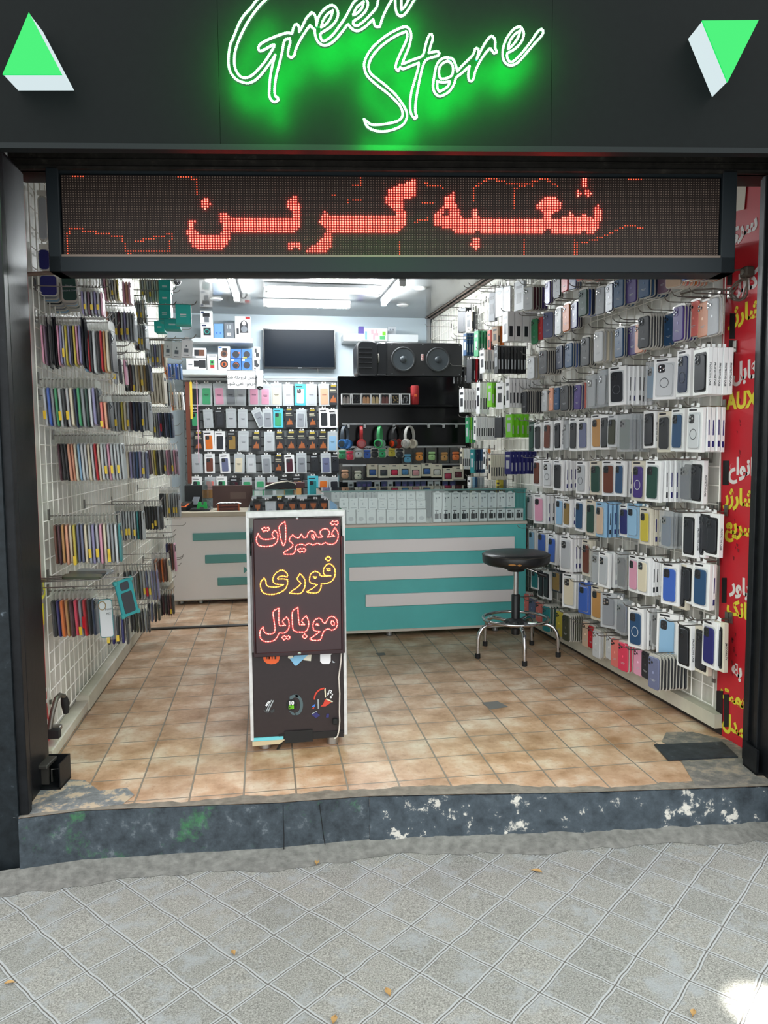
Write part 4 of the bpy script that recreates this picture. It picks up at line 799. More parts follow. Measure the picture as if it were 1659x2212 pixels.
# two glass jars with a wooden collar between them
p = ony(449, 1100, YL+.2); t = tag(empty('drink_dispenser', (p.x, YL+.2, zw)), 'tall glass dispenser with a wooden middle collar on the left counter', 'dispenser')
jar = clear('jar_glass', '#dfe6e6', .3, .05, '#9aa3a5')
hz_ = [ony(449, y, YL+.2).z-zw for y in (1077, 1058, 1036)]
g = MB(); g.lathe([(.035, .004), (.045, .006), (.046, hz_[0]), (.040, hz_[0]+.004)], (0, 0, 0), 20); g.build('lower_jar', jar, t, 50)
g = MB(); g.lathe([(.04, hz_[0]+.004), (.044, hz_[0]+.006), (.044, hz_[1]), (.04, hz_[1]+.002)], (0, 0, 0), 20); g.build('collar', mat('varnished_wood', '#7d5a34', .25, noise=.3, nscale=20), t, 50)
g = MB(); g.lathe([(.040, hz_[1]+.003), (.043, hz_[1]+.006), (.043, hz_[2]-.03), (.030, hz_[2]-.005), (.006, hz_[2])], (0, 0, 0), 20); g.build('upper_jar', jar, t, 50)
g = MB()
for k in range(8): g.ball((random.uniform(-.02, .02), random.uniform(-.02, .02), .02+.012*k), .012, 4, 6)
g.build('contents', mat('foil', '#a4a9ab', .2, .8), t, 50)
p = ony(431, 1104, YL+.05); t = tag(empty('laptop', (p.x, YL+.05, zw)), 'closed dark laptop under the green phone stand', 'laptop')
g = MB(); g.cbox(-.085, .085, 0, .18, 0, .010, .003); g.build('base', black, t, 40); g = MB(); g.cbox(-.08, .085, .004, .18, .011, .020, .003); g.build('lid', mat('laptop_lid', '#3a3a3c', .4), t, 40)
p = ony(436, 1100, YL+.08); zz = zw+.0208
g = MB(); poly = [(-.045, 0), (-.03, .055), (-.006, .055), (-.004, .028), (.014, .028), (.016, .055), (.038, .055), (.045, 0), (.02, 0), (.012, .012), (-.012, .012), (-.02, 0)]; g.prism([(x, 0, z) for x, z in poly], (0, .04, 0))
tag(g.build('phone_stand', mat('bright_green_plastic', '#18b24f', .4), None, None, (p.x, YL+.08, zz)), 'bright green plastic phone stand on the closed laptop', 'phone stand')
p = ony(396, 1103, YL+.1); t = tag(empty('card_reader', (p.x-.02, YL+.08, zw), R(-20)), 'orange and black card payment terminal on the left counter', 'card terminal')
g = MB(); g.prism([(-.045, 0, 0), (-.045, .15, 0), (-.045, .15, .075), (-.045, 0, .03)], (.09, 0, 0)); g.build('terminal_body', black, t)
g = MB(); g.prism([(-.042, .006, .033), (-.042, .09, .058), (.042, .09, .058), (.042, .006, .033)], (0, -.001, .005)); g.build('keypad_frame', pk['orange'], t)
g = MB(); g.prism([(-.028, .02, .043), (-.028, .08, .0605), (.028, .08, .0605), (.028, .02, .043)], (0, -.001, .003)); g.build('keys', dark, t)
p = ony(412, 1092, YL+.2); t = tag(empty('phone_holder', (p.x+.0, YL+.31, zw), R(-30)), 'grey tilted phone holder beside the payment terminal', 'phone holder')
g = MB(); g.cbox(-.06, .06, -.05, .05, 0, .012, .003); g.tube([(0, 0, .01), (0, .01, .07)], .008, 8); g.build('base', black, t, 40); g = MB(); g.cbox(-.035, .035, 0, .006, .045, .13, .003); g.xf(Matrix.Rotation(R(-35), 4, 'X')); g.build('cradle', pk['grey'], t, 40)
p = ony(494, 1104, YL+.06); t = tag(empty('jewellery_casket', (p.x, YL+.05, zw)), 'small red-brown casket with a lacy white cover on the left counter', 'box')
g = MB(); g.cbox(-.09, .09, 0, .12, .0, .03, .002); g.cbox(-.09, .09, 0, .12, .032, .062, .002); g.build('wooden_body', mat('redbrown_wood', '#55211a', .4), t, 40)
g = MB()
for x in (-.088, .088): g.box(x-.005, x+.005, -.004, 0, 0, .06)
for z in (.015, .046): g.box(-.06, .05, -.003, 0, z-.002, z+.002)
g.build('gilt_trim', mat('gilt', '#a5532d', .4, .5), t)
g = MB(); g.grid(lambda u, v: (-.105+.21*u, -.012+.145*v, .066-.012*max(0, abs(u-.5)*2-.75)*4+.002*math.sin(40*u)), 16, 4); g.build('lace_cover', white, t, 60)
# small glass case on the same counter, behind the kiosk
a = ony(545, 1050, YL-.1); xa = a.x; xb = ony(641, 1052, YL-.1).x; zc_ = ony(590, 1060, YL-.1).z
t = tag(empty('glass_case', ((xa+xb)/2, YL-.02, zw)), 'low glass case on the left counter, right of the maroon board', 'display case'); hw = (xb-xa)/2; hh = zc_-zw
g = MB(); g.box(-hw, hw, 0, .004, 0, hh); g.box(-hw, -hw+.004, .004, .45, 0, hh); g.box(hw-.004, hw, .004, .45, 0, hh); g.build('glass_walls', glass, t); g = MB(); g.box(-hw, hw, 0, .46, hh, hh+.006); g.build('top_glass', glass, t)
g = MB(); g.box(-hw, hw, -.003, .0, hh-.002, hh+.007); g.build('glass_rim', glass_edge, t)
for i, (u, c) in enumerate(((-.14, white), (-.05, pk['lightgrey']), (.05, white), (.13, pk['teal']))):
    g = MB(); g.cbox(-.035, .035, 0, .03, 0, .17, .002); tag(g.build('phone_box', c, None, 40, ((xa+xb)/2+u, YL+.18, zw)), 'phone box standing in the low glass case, %s from the left' % N9[i], 'box', 'phone boxes in the low glass case')
zz = zw+hh+.0068
a = ony(577, 1043, YL+.12); b = ony(656, 1062, YL+.12)
g = MB(); g.cbox(-.17, .17, 0, .10, 0, max(.05, a.z-zz), .003); o = tag(g.build('receipt_tray', mat('maroon_tray', '#4f1d22', .4), None, 40, (ony(617, 1050, YL+.12).x, YL+.14, zz)), 'maroon box on the low glass case under the payment terminal', 'box')
g = MB(); g.ball((-.14, -.002, .06), .006, 4, 6); g.ball((.14, -.002, .06), .006, 4, 6); g.build('studs', alu, o)
p = ony(612, 1055, YL+.08); t = tag(empty('payment_terminal', (p.x, YL+.04, zz), R(8)), 'black and white payment terminal leaning on the low glass case', 'card terminal')
pr_ = [(-.15, .0), (-.145, .022), (-.06, .052), (.04, .066), (.10, .05), (.11, .02), (.08, .004), (.03, .004), (.0, .012), (-.06, .0)]
g = MB(); g.prism([(x, 0, z) for x, z in pr_], (0, .07, 0)); g.build('terminal_body', black, t); g = MB(); g.prism([(-.152, -.002, .024), (-.06, -.002, .056), (.045, -.002, .070), (.105, -.002, .052), (.112, -.002, .030), (.098, -.002, .044), (.04, -.002, .062), (-.06, -.002, .048)], (0, .074, 0)); g.build('white_trim', cream, t)

# ------------------------------------------------------------------ kiosk: narrow showcase with a lit repair sign on its front
YF = 3.19; kx0, kx1 = -.082, .325; hw = (kx1-kx0)/2; cx = (kx0+kx1)/2
t = tag(empty('display_kiosk', (cx, YF, 0)), 'narrow black fronted showcase standing in the middle of the floor', 'showcase'); D = 1.16
g = MB(); g.box(-hw, hw, .014, D, .055, .86); g.build('cabinet', lam_white, t)
g = MB()
for s in (-1, 1): g.cbox(s*hw-.007, s*hw+.007, -.004, .02, .055, 1.05, .002)
g.cbox(-hw-.005, hw+.005, -.006, .03, 1.022, 1.052, .004); g.build('white_edging', mat('scuffed_white', '#d4d2d2', .45, noise=.2, nscale=30), t, 40)
g = MB(); g.box(-hw, -hw+.004, .02, D, .86, 1.046); g.box(hw-.004, hw, .02, D, .86, 1.046); g.box(-hw, hw, D-.004, D, .86, 1.046); g.build('glass_walls', glass, t)
g = MB(); g.box(-hw, hw, .03, D, 1.046, 1.051); g.build('top_glass', glass, t); g = MB(); g.box(-hw, hw, D-.001, D+.008, 1.044, 1.053); g.build('glass_rim', mat('pale_glass_edge', '#b9d6d3', .2), t)
g = MB(); g.box(-hw+.006, hw-.006, .004, .01, .06, .44); g.build('poster', mat('black_poster', '#2c2325', .4, noise=.15, nscale=60), t)
g = MB(); g.box(-hw, -.07, -.002, .004, .052, .066); g.build('teal_strip', mat('bright_teal', '#6cc4d0', .4), t)
g = MB(); g.prism([(-hw, -.002, .03), (-.085, -.002, .034), (-.06, -.002, .052), (-hw, -.002, .051)], (0, .01, 0)); g.build('raw_board_edge', mat('raw_board', '#c2b08f', .7), t)
g = MB(); g.box(-.09, hw-.01, .0, .006, .045, .075); g.build('black_foot_strip', black, t)
g = MB(); g.box(-.065, .058, -.004, .0, .035, .088); g.build('tape_patch', mat('black_tape', '#101012', .6), t)
for u, z in ((-hw+.055, .0), (hw-.055, .0)):
    g = MB(); g.lathe([(.02, z), (.026, .002), (.026, .048), (.022, .0495)], (u, .055, 0), 16); g.build('foot', mat('brushed_foot', '#b5b5b4', .3, .9), t, 50)
for u, v in ((-hw+.055, D-.06), (hw-.055, D-.06)): g = MB(); g.lathe([(.022, 0), (.022, .05)], (u, v, 0), 12); g.build('foot', mat('brushed_foot', '#b5b5b4', .3, .9), t, 50)
g = MB(); g.prism([(-.085, .0, .034), (-.06, .0, .052), (-.09, .012, .004), (-.10, .012, .004)], (0, .004, .002)); g.build('loose_strip', black, t)
# poster prints
A6 = (530, 1380, 7.213); yp = YF+.0035
def decal(name, m, s, k=A6, d=.0012, lift=0):
    P = [ony(x, y, yp-.0005-lift)-Vector((cx, YF, 0)) for x, y in cvt(s, k)]; g = MB(); g.prism(P, (0, -d, 0)); return g.build(name, m, t)
decal('orange_logo', mat('logo_orange', '#e8622c', .4), '278,228 330,228 330,315 345,315 345,240 395,240 410,255 410,315 425,315 425,228 455,228 455,315 482,315 482,218 535,218 535,300 515,355 470,385 400,395 330,380 290,345 278,300')
decal('inner_stroke', mat('logo_orange', '#e8622c', .4), '362,262 380,262 380,315 362,315')
decal('bank_card_print', mat('print_cream', '#d8d3c0', .5), '680,210 745,205 745,300 720,315 662,300'); decal('bank_card_print', mat('print_cream', '#d8d3c0', .5), '905,300 1035,190 1020,345 905,330')
decal('bank_card_print', mat('print_paleblue', '#7fb6d6', .4), '745,290 805,200 1035,192 800,415 770,415 695,310', lift=.0014)
decal('earbud_print', mat('print_white', '#dadadb', .4), '1180,185 1355,178 1350,235 1330,250 1330,350 1305,390 1200,390 1165,350 1165,245 1195,230'); decal('arrow_mark', pk['lightgrey'], '1358,338 1398,372 1362,372')
def ringpoly(cx_, cy_, rx, ry, a0, a1, wid, n=14, rot=0):
    o = []; i_ = []
    for k in range(n+1):
        a = R(a0+(a1-a0)*k/n); o.append((rx*math.cos(a), ry*math.sin(a))); i_.append(((rx-wid)*math.cos(a), (ry-wid)*math.sin(a)))
    c, s = math.cos(R(rot)), math.sin(R(rot)); return ' '.join('%d,%d' % (cx_+x*c-y*s, cy_+x*s+y*c) for x, y in o+i_[::-1])
bandg = mat('print_band_grey', '#4b5c61', .5)
decal('watch_print', bandg, ringpoly(795, 1030, 105, 160, -100, 100, 44)); decal('watch_print', bandg, '690,900 740,870 810,868 830,900 760,915 690,960'); decal('watch_print', bandg, '680,1120 740,1140 800,1190 730,1185')
decal('watch_face_print', black, ringpoly(722, 1030, 82, 88, 0, 359, 81), lift=.0014)
decal('band_print', mat('print_band_dark', '#34383b', .5), ringpoly(390, 1040, 60, 130, 20, 160, 10, rot=30)); decal('band_print', mat('print_pale', '#9aa0a4', .5), '345,1130 430,955 445,960 360,1138'); decal('band_print', mat('print_pale', '#9aa0a4', .5), '290,1100 300,1120 325,1118 400,950 412,955 335,1130 290,1125'); decal('band_print', mat('print_band_dark', '#34383b', .5), '395,1130 450,1080 455,1130 410,1160')
decal('band_face_print', mat('print_indigo', '#3a3d8c', .4), '318,1030 345,1010 350,1040 325,1055', lift=.0014)
redb = mat('print_band_red', '#c9402f', .45); decal('watch_band_print', redb, ringpoly(1240, 940, 175, 180, 178, 270, 22)); decal('watch_band_print', redb, '1240,940 1340,990 1250,1050 1170,1055 1215,1010')
decal('watch_frame_print', mat('print_goldpale', '#d6cdb0', .4), '1228,770 1250,765 1258,910 1240,915'); decal('watch_frame_print', mat('print_goldpale', '#d6cdb0', .4), '1262,925 1365,975 1355,990 1255,945'); decal('watch_frame_print', mat('print_pale', '#9aa0a4', .5), '1122,945 1145,940 1145,1085 1128,1090')
decal('watch_band_print', mat('print_band_navy', '#2c2c66', .5), '1030,1180 1110,1145 1165,1190 1100,1235'); decal('watch_face_print', mat('print_blue', '#3c70d0', .4), '1035,1050 1090,1010 1085,1055 1045,1065'); decal('watch_frame_print', mat('print_pale', '#9aa0a4', .5), '1030,1165 1115,1120 1115,1130 1035,1178'); decal('watch_face_print', redb, '1035,1085 1075,1060 1070,1085'); decal('watch_band_print', mat('print_band_navy', '#2c2c66', .5), '1265,1165 1305,1165 1300,1225 1255,1225')
def plabel(s, x, y, size, m, rot=0, bold=.0006):
    p = ony(530+x/7.213, 1380+y/7.213, yp-.004)-Vector((cx, YF, 0)); c, s_ = math.cos(R(rot)), math.sin(R(rot)); write(s, m, size, basis((c, 0, s_), (-s_, 0, c), p), t, bold=bold)
wp = mat('print_white', '#dadadb', .4)
plabel('10', 716, 1003, .024, wp); plabel('08', 716, 1070, .024, mat('print_lime', '#b7d63a', .4)); plabel('12', 1318, 822, .017, wp, -20); plabel('9', 1288, 862, .017, wp, -20); plabel('3', 1350, 878, .017, wp, -20); plabel('6', 1335, 906, .017, wp, -20); plabel('20', 362, 990, .012, wp, 50); plabel('08', 335, 1030, .012, wp, 50)
# pale cable taped down the right side
g = MB(); g.tube([ony(x, y, YF-.008)-Vector((cx, YF, 0)) for x, y in cvt('1500,175 1488,350 1455,600 1470,850 1465,1130 1470,1280 1460,1420 1435,1520 1385,1555', A6)], .0035, 6); o = g.build('pale_cable', mat('cable_white', '#cfc6bd', .5), t, 60)
g = MB(); g.cbox(.145, .168, -.016, .002, .107, .132, .003); g.build('tape_wrap', mat('black_tape', '#101012', .6), t)
# the lit sign panel itself hangs on the kiosk front
ts = tag(empty('repair_sign', (cx+.004, YF-.012, .445)), 'dark sign on the showcase front with red and amber light point Persian words', 'sign')
zt_ = 1.022-.445; face_m = mat('sign_maroon', '#38262a', .45)
g = MB(); g.cbox(-.185, .185, -.020, .0, .0, zt_, .004); g.build('sign_face', face_m, ts, 40)
g = MB(); g.cbox(-.193, -.184, -.024, .002, 0, zt_*.83, .002); g.cbox(.184, .196, -.024, .002, .0, zt_*.86, .002); g.cbox(-.193, .196, -.024, .002, -.014, .004, .002); g.build('sign_border', mat('sign_border', '#2b171c', .4), ts, 40)
g = MB(); g.cbox(-.008, .008, -.026, -.018, -.010, .0, .002); g.cbox(-.006, .006, -.024, -.018, zt_-.006, zt_+.004, .002); g.build('clips', alu, ts)
K5 = (530, 1090, 6.704)
WORDS = (('red', ('185,420 165,470 160,530 190,585 250,605 330,605 400,590 450,550 470,490 465,420 430,370 395,410 390,445 425,485 360,500 290,505 230,490 200,450 185,420', '240,350 275,330 300,345 330,325 350,360 320,385 295,370 265,395 240,350', '570,250 535,270 490,325 500,420 520,520 550,600 580,540 585,400 580,300 570,250',
  '685,440 645,480 640,525 680,560 685,600 640,640 560,690 565,720 640,720 700,710 725,650 740,590 820,575 870,590 920,560 980,585 1040,560 1100,580 1160,550 1210,575 1280,570 1330,520 1345,440 1330,380 1295,335 1260,400 1250,430 1295,460 1190,470 1220,410 1190,360 1140,350 1090,380 1085,420 1120,470 1040,470 1010,410 960,380 910,410 890,470 840,480 810,425 775,480 720,470 685,440',
  '965,440 990,440 1000,490 985,505 960,470 965,440', '1235,270 1265,240 1295,250 1325,235 1345,265 1320,300 1290,280 1260,300 1235,270', '760,655 795,635 820,645 850,630 875,655 850,690 820,675 790,695 760,655')),
 ('amber', ('270,1065 225,1120 220,1190 245,1260 300,1295 400,1300 500,1275 580,1220 610,1150 610,1085 540,1075 465,1080 480,1050 540,1035 605,1050 610,1010 570,965 520,950 450,985 405,1050 400,1110 440,1150 555,1160 480,1190 380,1195 310,1170 295,1100 270,1065', '790,1000 745,1075 805,1140 770,1185 690,1240 635,1280 720,1290 800,1285 845,1230 865,1160 860,1090 830,1040 790,1000',
  '1010,965 950,1000 930,1070 940,1130 1040,1160 980,1210 885,1265 960,1280 1045,1275 1090,1220 1100,1150 1180,1140 1250,1110 1290,1050 1300,980 1285,910 1230,860 1180,870 1140,920 1130,980 1160,1025 1245,1030 1100,1035 1070,990 1010,965', '985,1045 1030,1050 1010,1075 985,1045', '1180,930 1225,930 1225,955 1190,955 1180,930', '1200,750 1240,780 1205,820 1155,785 1200,750')),
 ('red', ('255,1775 215,1830 215,1920 260,1975 340,1985 420,1965 465,1910 490,1855 560,1860 620,1810 635,1740 625,1670 595,1630 550,1670 540,1700 580,1750 500,1755 485,1700 485,1500 405,1550 415,1680 430,1800 410,1860 340,1875 280,1850 255,1775', '530,1925 560,1900 590,1915 625,1900 650,1920 625,1955 590,1935 560,1960 530,1925', '760,1490 685,1545 680,1680 690,1800 730,1840 800,1845 870,1840 910,1780 915,1690 880,1610 830,1660 820,1695 860,1740 780,1740 770,1640 760,1490', '860,1875 895,1910 860,1945 825,1910 860,1875',
  '1065,1645 1010,1670 980,1730 985,1800 1010,1830 1080,1840 1010,1890 935,1945 980,1965 1080,1960 1110,1900 1140,1830 1200,1800 1250,1820 1310,1790 1335,1720 1310,1650 1250,1620 1200,1650 1160,1720 1130,1710 1100,1660 1065,1645', '1255,1680 1285,1700 1290,1745 1260,1750 1240,1710 1255,1680', '1025,1740 1065,1750 1040,1720 1025,1740')))
red_e = emis('red_sign_points', (1, .055, .045), 16.0); amb_e = emis('amber_sign_points', (1, .36, .03), 9.0)
for i, (c, ss) in enumerate(WORDS):
    g = MB()
    for s in ss:
        p = smoothen([ony(x, y, YF-.034)-Vector((cx+.004, YF-.012, .445)) for x, y in cvt(s, K5)])
        for q in dense(p, .0066): g.ball(q, .0025, 3, 6)
    o = g.build('lit_word', red_e if c == 'red' else amb_e, ts, 60); o['label'] = '%s word of light points, %s line of the sign' % (c, ('top', 'middle', 'bottom')[i])
# things lying in the kiosk showcase
rnd = random.Random(21)
g = MB(); g.box(-hw+.006, hw-.006, .03, D-.006, .862, .868); g.build('showcase_floor', mat('showcase_floor', '#3b4448', .5), t)
for i, (x, y, w_, d_, h_, m, lab) in enumerate(((-.02, 3.36, .10, .04, .03, pk['lightgrey'], 'pale bracelet box'), (.02, 3.55, .09, .06, .05, dark, 'black watch box'), (.17, 3.5, .08, .05, .06, black, 'black gadget box'), (.24, 3.34, .06, .05, .04, white, 'white cable box'), (.10, 3.8, .09, .05, .13, white, 'white earphone box'), (.0, 3.95, .09, .05, .12, pk['teal'], 'teal phone box'), (.2, 3.9, .08, .05, .14, pk['lightgrey'], 'grey phone box'), (.12, 3.62, .06, .04, .03, pk['gold'], 'golden charger box'), (-.03, 3.75, .06, .05, .08, dark, 'dark earphone box'), (.26, 3.68, .05, .05, .05, pk['grey'], 'grey adapter box'))):
    g = MB(); g.cbox(-w_/2, w_/2, -d_/2, d_/2, 0, h_, .003); o = tag(g.build('gadget_box', m, None, 40, (x, y, .8688)), lab+' lying inside the narrow showcase', 'box', 'boxes in the narrow showcase'); o.rotation_euler = (0, 0, rnd.uniform(-.4, .4))
    g = MB(); g.box(-w_*.3, w_*.3, -d_/2-.001, -d_/2, h_*.4, h_*.6); g.build('print', pk['grey'], o)

# ------------------------------------------------------------------ stool
S = Vector((1.555, 4.50, 0)); t = tag(empty('swivel_stool', S), 'round black swivel stool with chrome legs in front of the teal counter', 'stool')
vin = mat('worn_black_vinyl', '#17181a', .38, bump=.08, nscale=60)
g = MB(); g.lathe([(.12, .578), (.185, .582), (.205, .592), (.212, .606), (.213, .640), (.206, .652), (.19, .660), (.12, .667), (.01, .669)], (0, 0, 0), 40); g.build('seat', vin, t, 50)
g = MB(); ps = [(.213*math.cos(k*math.pi/30), .213*math.sin(k*math.pi/30), .645+.0015*math.sin(k*5)) for k in range(60)]; g.tube(ps, .0028, 5, closed=True); g.build('seat_seam', mat('frayed_seam', '#3a3733', .8), t, 60)
g = MB()
for a0, z, w_ in ((-115, .608, .05), (-103, .606, .03)):
    g.grid(lambda u, v: (.2142*math.cos(R(a0)+(u-.5)*w_/.21), .2142*math.sin(R(a0)+(u-.5)*w_/.21), z+(v-.5)*.012*(1-abs(2*u-1)**2)), 8, 2)
g.build('torn_patch', mat('bare_foam', '#a9763f', .9), t)
g = MB(); g.cbox(-.09, .09, -.07, .07, .562, .579, .003); g.lathe([(.05, .54), (.055, .545), (.06, .562)], (0, 0, 0), 18); g.build('seat_plate', black, t, 40)
g = MB(); g.tube([(.03, -.02, .568), (.10, -.05, .545), (.13, -.06, .53)], .006, 8); g.build('lever_rod', chrome, t, 60); g = MB(); g.tube([(.12, -.056, .535), (.145, -.066, .522), (.175, -.076, .512)], [.010, .014, .009], 8); g.build('lever_grip', black, t, 60)
g = MB(); g.lathe([(.0165, .36), (.0165, .545)], (0, 0, 0), 16); g.build('gas_piston', chrome, t, 50); g = MB(); g.lathe([(.02, .13), (.027, .132), (.027, .385), (.021, .39)], (0, 0, 0), 18); g.build('outer_sleeve', black, t, 50)
g = MB(); g.lathe([(.03, .17), (.056, .19), (.06, .205), (.05, .225), (.03, .235)], (0, 0, 0), 18)
for k in range(5):
    a = R(-97+72*k); g.tube([(.04*math.cos(a), .04*math.sin(a), .205), (.085*math.cos(a), .085*math.sin(a), .20)], [.022, .014], 8)
g.build('hub', mat('hub_grey', '#3c3e40', .4, .4), t, 50)
g = MB(); g.tube([(.205*math.cos(k*math.pi/24), .205*math.sin(k*math.pi/24), .233) for k in range(48)], .0105, 10, closed=True); g.build('foot_ring', chrome, t, 60)
for k in range(5):
    a = R(-97+72*k); c, s = math.cos(a), math.sin(a)
    prof = [(.07, .205), (.15, .208), (.20, .205), (.235, .19), (.257, .16), (.266, .12), (.268, .03)]
    g = MB(); g.tube([(r*c, r*s, z) for r, z in prof], .0125, 10); o = g.build('leg', chrome, t, 60)
    g = MB(); g.lathe([(.014, 0), (.0165, .002), (.0165, .030), (.0135, .032)], (.268*c, .268*s, 0), 12); g.build('rubber_foot', rubber, o, 50)

# ------------------------------------------------------------------ floor plate, leaves, threshold bits
P = [onz(x, y, 0) for x, y in ((1413, 1612), (1443, 1645), (1594, 1638), (1560, 1606))]
g = MB(); g.prism([(p.x, p.y, .003) for p in P], (0, 0, .006)); o = tag(g.build('floor_plate', chips('dark_slate_plate', '#33383c', '#6b7074', .62, .75, 20, seed=13)), 'dark metal plate lying on the floor at the right of the entrance', 'plate')
P = [onz(x, y, 0) for x, y in ((1040, 1518), (1075, 1515), (1098, 1527), (1060, 1533))]
g = MB(); g.prism([(p.x, p.y, .0006) for p in P], (0, 0, .0006)); struct(g.build('trim_17', mat('grey_repair', '#6d6c69', .8)))
P = [onz(x, y, 0) for x, y in ((812, 1411), (830, 1410), (833, 1415), (818, 1417))]
g = MB(); g.prism([(p.x, p.y, .0006) for p in P], (0, 0, .0006)); struct(g.build('trim_18', mat('grey_repair', '#6d6c69', .8)))
leaf_m = mat('dry_leaf', '#b08d58', .7)
for i, (px, py, lab) in enumerate(((685, 1867, 'dry leaf near the foot of the step'), (504, 2060, 'dry leaf on the pavers left of centre'), (1160, 1893, 'dry leaf on the pavers below the right half of the step'), (20, 2118, 'dry leaf at the left edge of the pavement'), (143, 1889, 'dry leaf beside the left end of the step'), (722, 2208, 'dry leaf at the bottom edge of the picture'), (838, 2150, 'dry leaf caught in a paver joint'), (1497, 2205, 'dry leaf by the sunlit patch'))):
    p = onz(px, py, -.2); p.z = zstreet(p.x, p.y)+.003; rnd = random.Random(i); l_ = .012+.006*rnd.random()
    g = MB(); g.grid(lambda u, v: ((u-.5)*2*l_, (v-.5)*l_*1.1*math.sin(math.pi*min(.98, max(.04, u))), .004*abs(2*v-1)+.003*math.sin(3*u)), 6, 2); g.tube([(-l_, 0, .001), (-l_*1.6, .001, .0015)], .0005, 4)
    o = tag(g.build('dry_leaf', leaf_m, None, 60, p), lab, 'leaf', 'dry leaves on the pavement'); o.rotation_euler = (0, 0, rnd.uniform(0, 6))
# ------------------------------------------------------------------ banners on the side walls beside the opening
ban = mat('red_banner', '#c4202e', .45, noise=.12, nscale=4); ban_w = mat('banner_white', '#dcd8d6', .5); ban_y = mat('banner_yellow', '#d9cf3a', .5); tape = mat('black_tape', '#101012', .6); grime = mat('banner_scuffs', '#7a1b22', .7)
xb = 2.026; t = tag(empty('side_banner', (xb, 2.95, 0)), 'tall red banner with white and yellow Persian words on the right wall beside the opening', 'banner')
P = [onx(x, y, xb)-Vector((xb, 2.95, 0)) for x, y in ((1584, 350), (1660, 350), (1640, 600), (1612, 1590), (1611, 1640), (1566, 1606), (1550, 1588), (1547, 1560), (1556, 1200), (1562, 600))]
g = MB(); g.prism([(0, p.y, p.z) for p in P], (.003, 0, 0)); g.build('banner_sheet', ban, t)
def bword(s, px, py, hpx, m, tilt=0, bold=.004, ext=.0006):
    p = onx(px, py, xb-.0012)-Vector((xb, 2.95, 0)); d = proj(p+Vector((xb, 2.95, 0)))[2]; h = .86*hpx*d/FPX; c, s_ = math.cos(R(tilt)), math.sin(R(tilt))
    return write(shape(s), m, h, basis((0, -c, s_), (0, s_, c), p), t, bold=bold, ext=ext)
for s, px, py, hp, m in (('سری', 1603, 492, 62, ban_w), ('کابل', 1607, 612, 62, ban_w), ('شارژر', 1608, 676, 58, ban_y), ('کابل', 1609, 802, 60, ban_w), ('AUX', 1602, 866, 58, ban_y), ('انواع', 1601, 1010, 58, ban_w), ('شارژر', 1596, 1076, 56, ban_y), ('سریع', 1598, 1139, 58, ban_y), ('پاور', 1599, 1268, 56, ban_w), ('بانک', 1596, 1318, 54, ban_y), ('به', 1592, 1446, 54, ban_w), ('سمت', 1590, 1508, 52, ban_y), ('مدل', 1585, 1568, 52, ban_y)):
    bword(s, px, py, hp, m)
for x0, y0, x1, y1 in ((1572, 582, 1582, 616), (1577, 677, 1588, 732), (1575, 735, 1586, 791), (1562, 995, 1575, 1048), (1560, 1248, 1570, 1302), (1548, 1492, 1562, 1562), (1564, 1500, 1575, 1570)):
    P = [onx(x, y, xb-.0016)-Vector((xb, 2.95, 0)) for x, y in ((x0, y0), (x1, y0), (x1-1, y1), (x0-1, y1))]; g = MB(); g.prism(P, (-.001, 0, 0)); g.build('tape_strip', tape, t)
rnd = random.Random(3); g = MB()
for k in range(26):
    y = rnd.choice((rnd.uniform(830, 985), rnd.uniform(1090, 1230), rnd.uniform(1360, 1470))); x = 1594-.018*(y-830)+rnd.uniform(-5, 5); w_ = rnd.uniform(2, 5); h_ = rnd.uniform(5, 14)
    P = [onx(a, b, xb-.0009)-Vector((xb, 2.95, 0)) for a, b in ((x, y), (x+w_, y+3), (x+w_-1, y+h_), (x+1, y+h_-3))]; g.prism(P, (-.0004, 0, 0))
g.build('scuff_mark_pattern', grime, t)
P = [onx(x, y, xb-.004)-Vector((xb, 2.95, 0)) for x, y in ((1584, 380), (1614, 378), (1608, 452), (1584, 458))]; g = MB(); g.prism([(p.x, p.y, p.z) for p in P], (-.001, 0, 0)); g.build('paper_scrap', cream, t)
xl = XL+.004; t = tag(empty('side_banner', (xl, 3.2, 0)), 'narrow strip of red banner on the left wall beside the opening', 'banner')
P = [Vector((0, y-3.2, z)) for y, z in ((3.11, .02), (3.30, .01), (3.345, .05), (3.355, .12), (3.33, .22), (3.325, 1.0), (3.325, 2.38), (3.11, 2.38))]; g = MB(); g.prism(P, (.002, 0, 0)); g.build('banner_sheet', ban, t)
for s, py, m in (('ی', 1260, ban_y), ('ا', 1330, ban_y), ('ت', 1500, ban_w), ('ه', 1560, ban_w)):
    p = onx(92+(py-1260)*.028, py, xl+.003)-Vector((xl, 3.2, 0)); write(shape(s), m, .12, basis((0, 1, 0), (0, 0, 1), (p.x, p.y, p.z)), t, bold=.003)
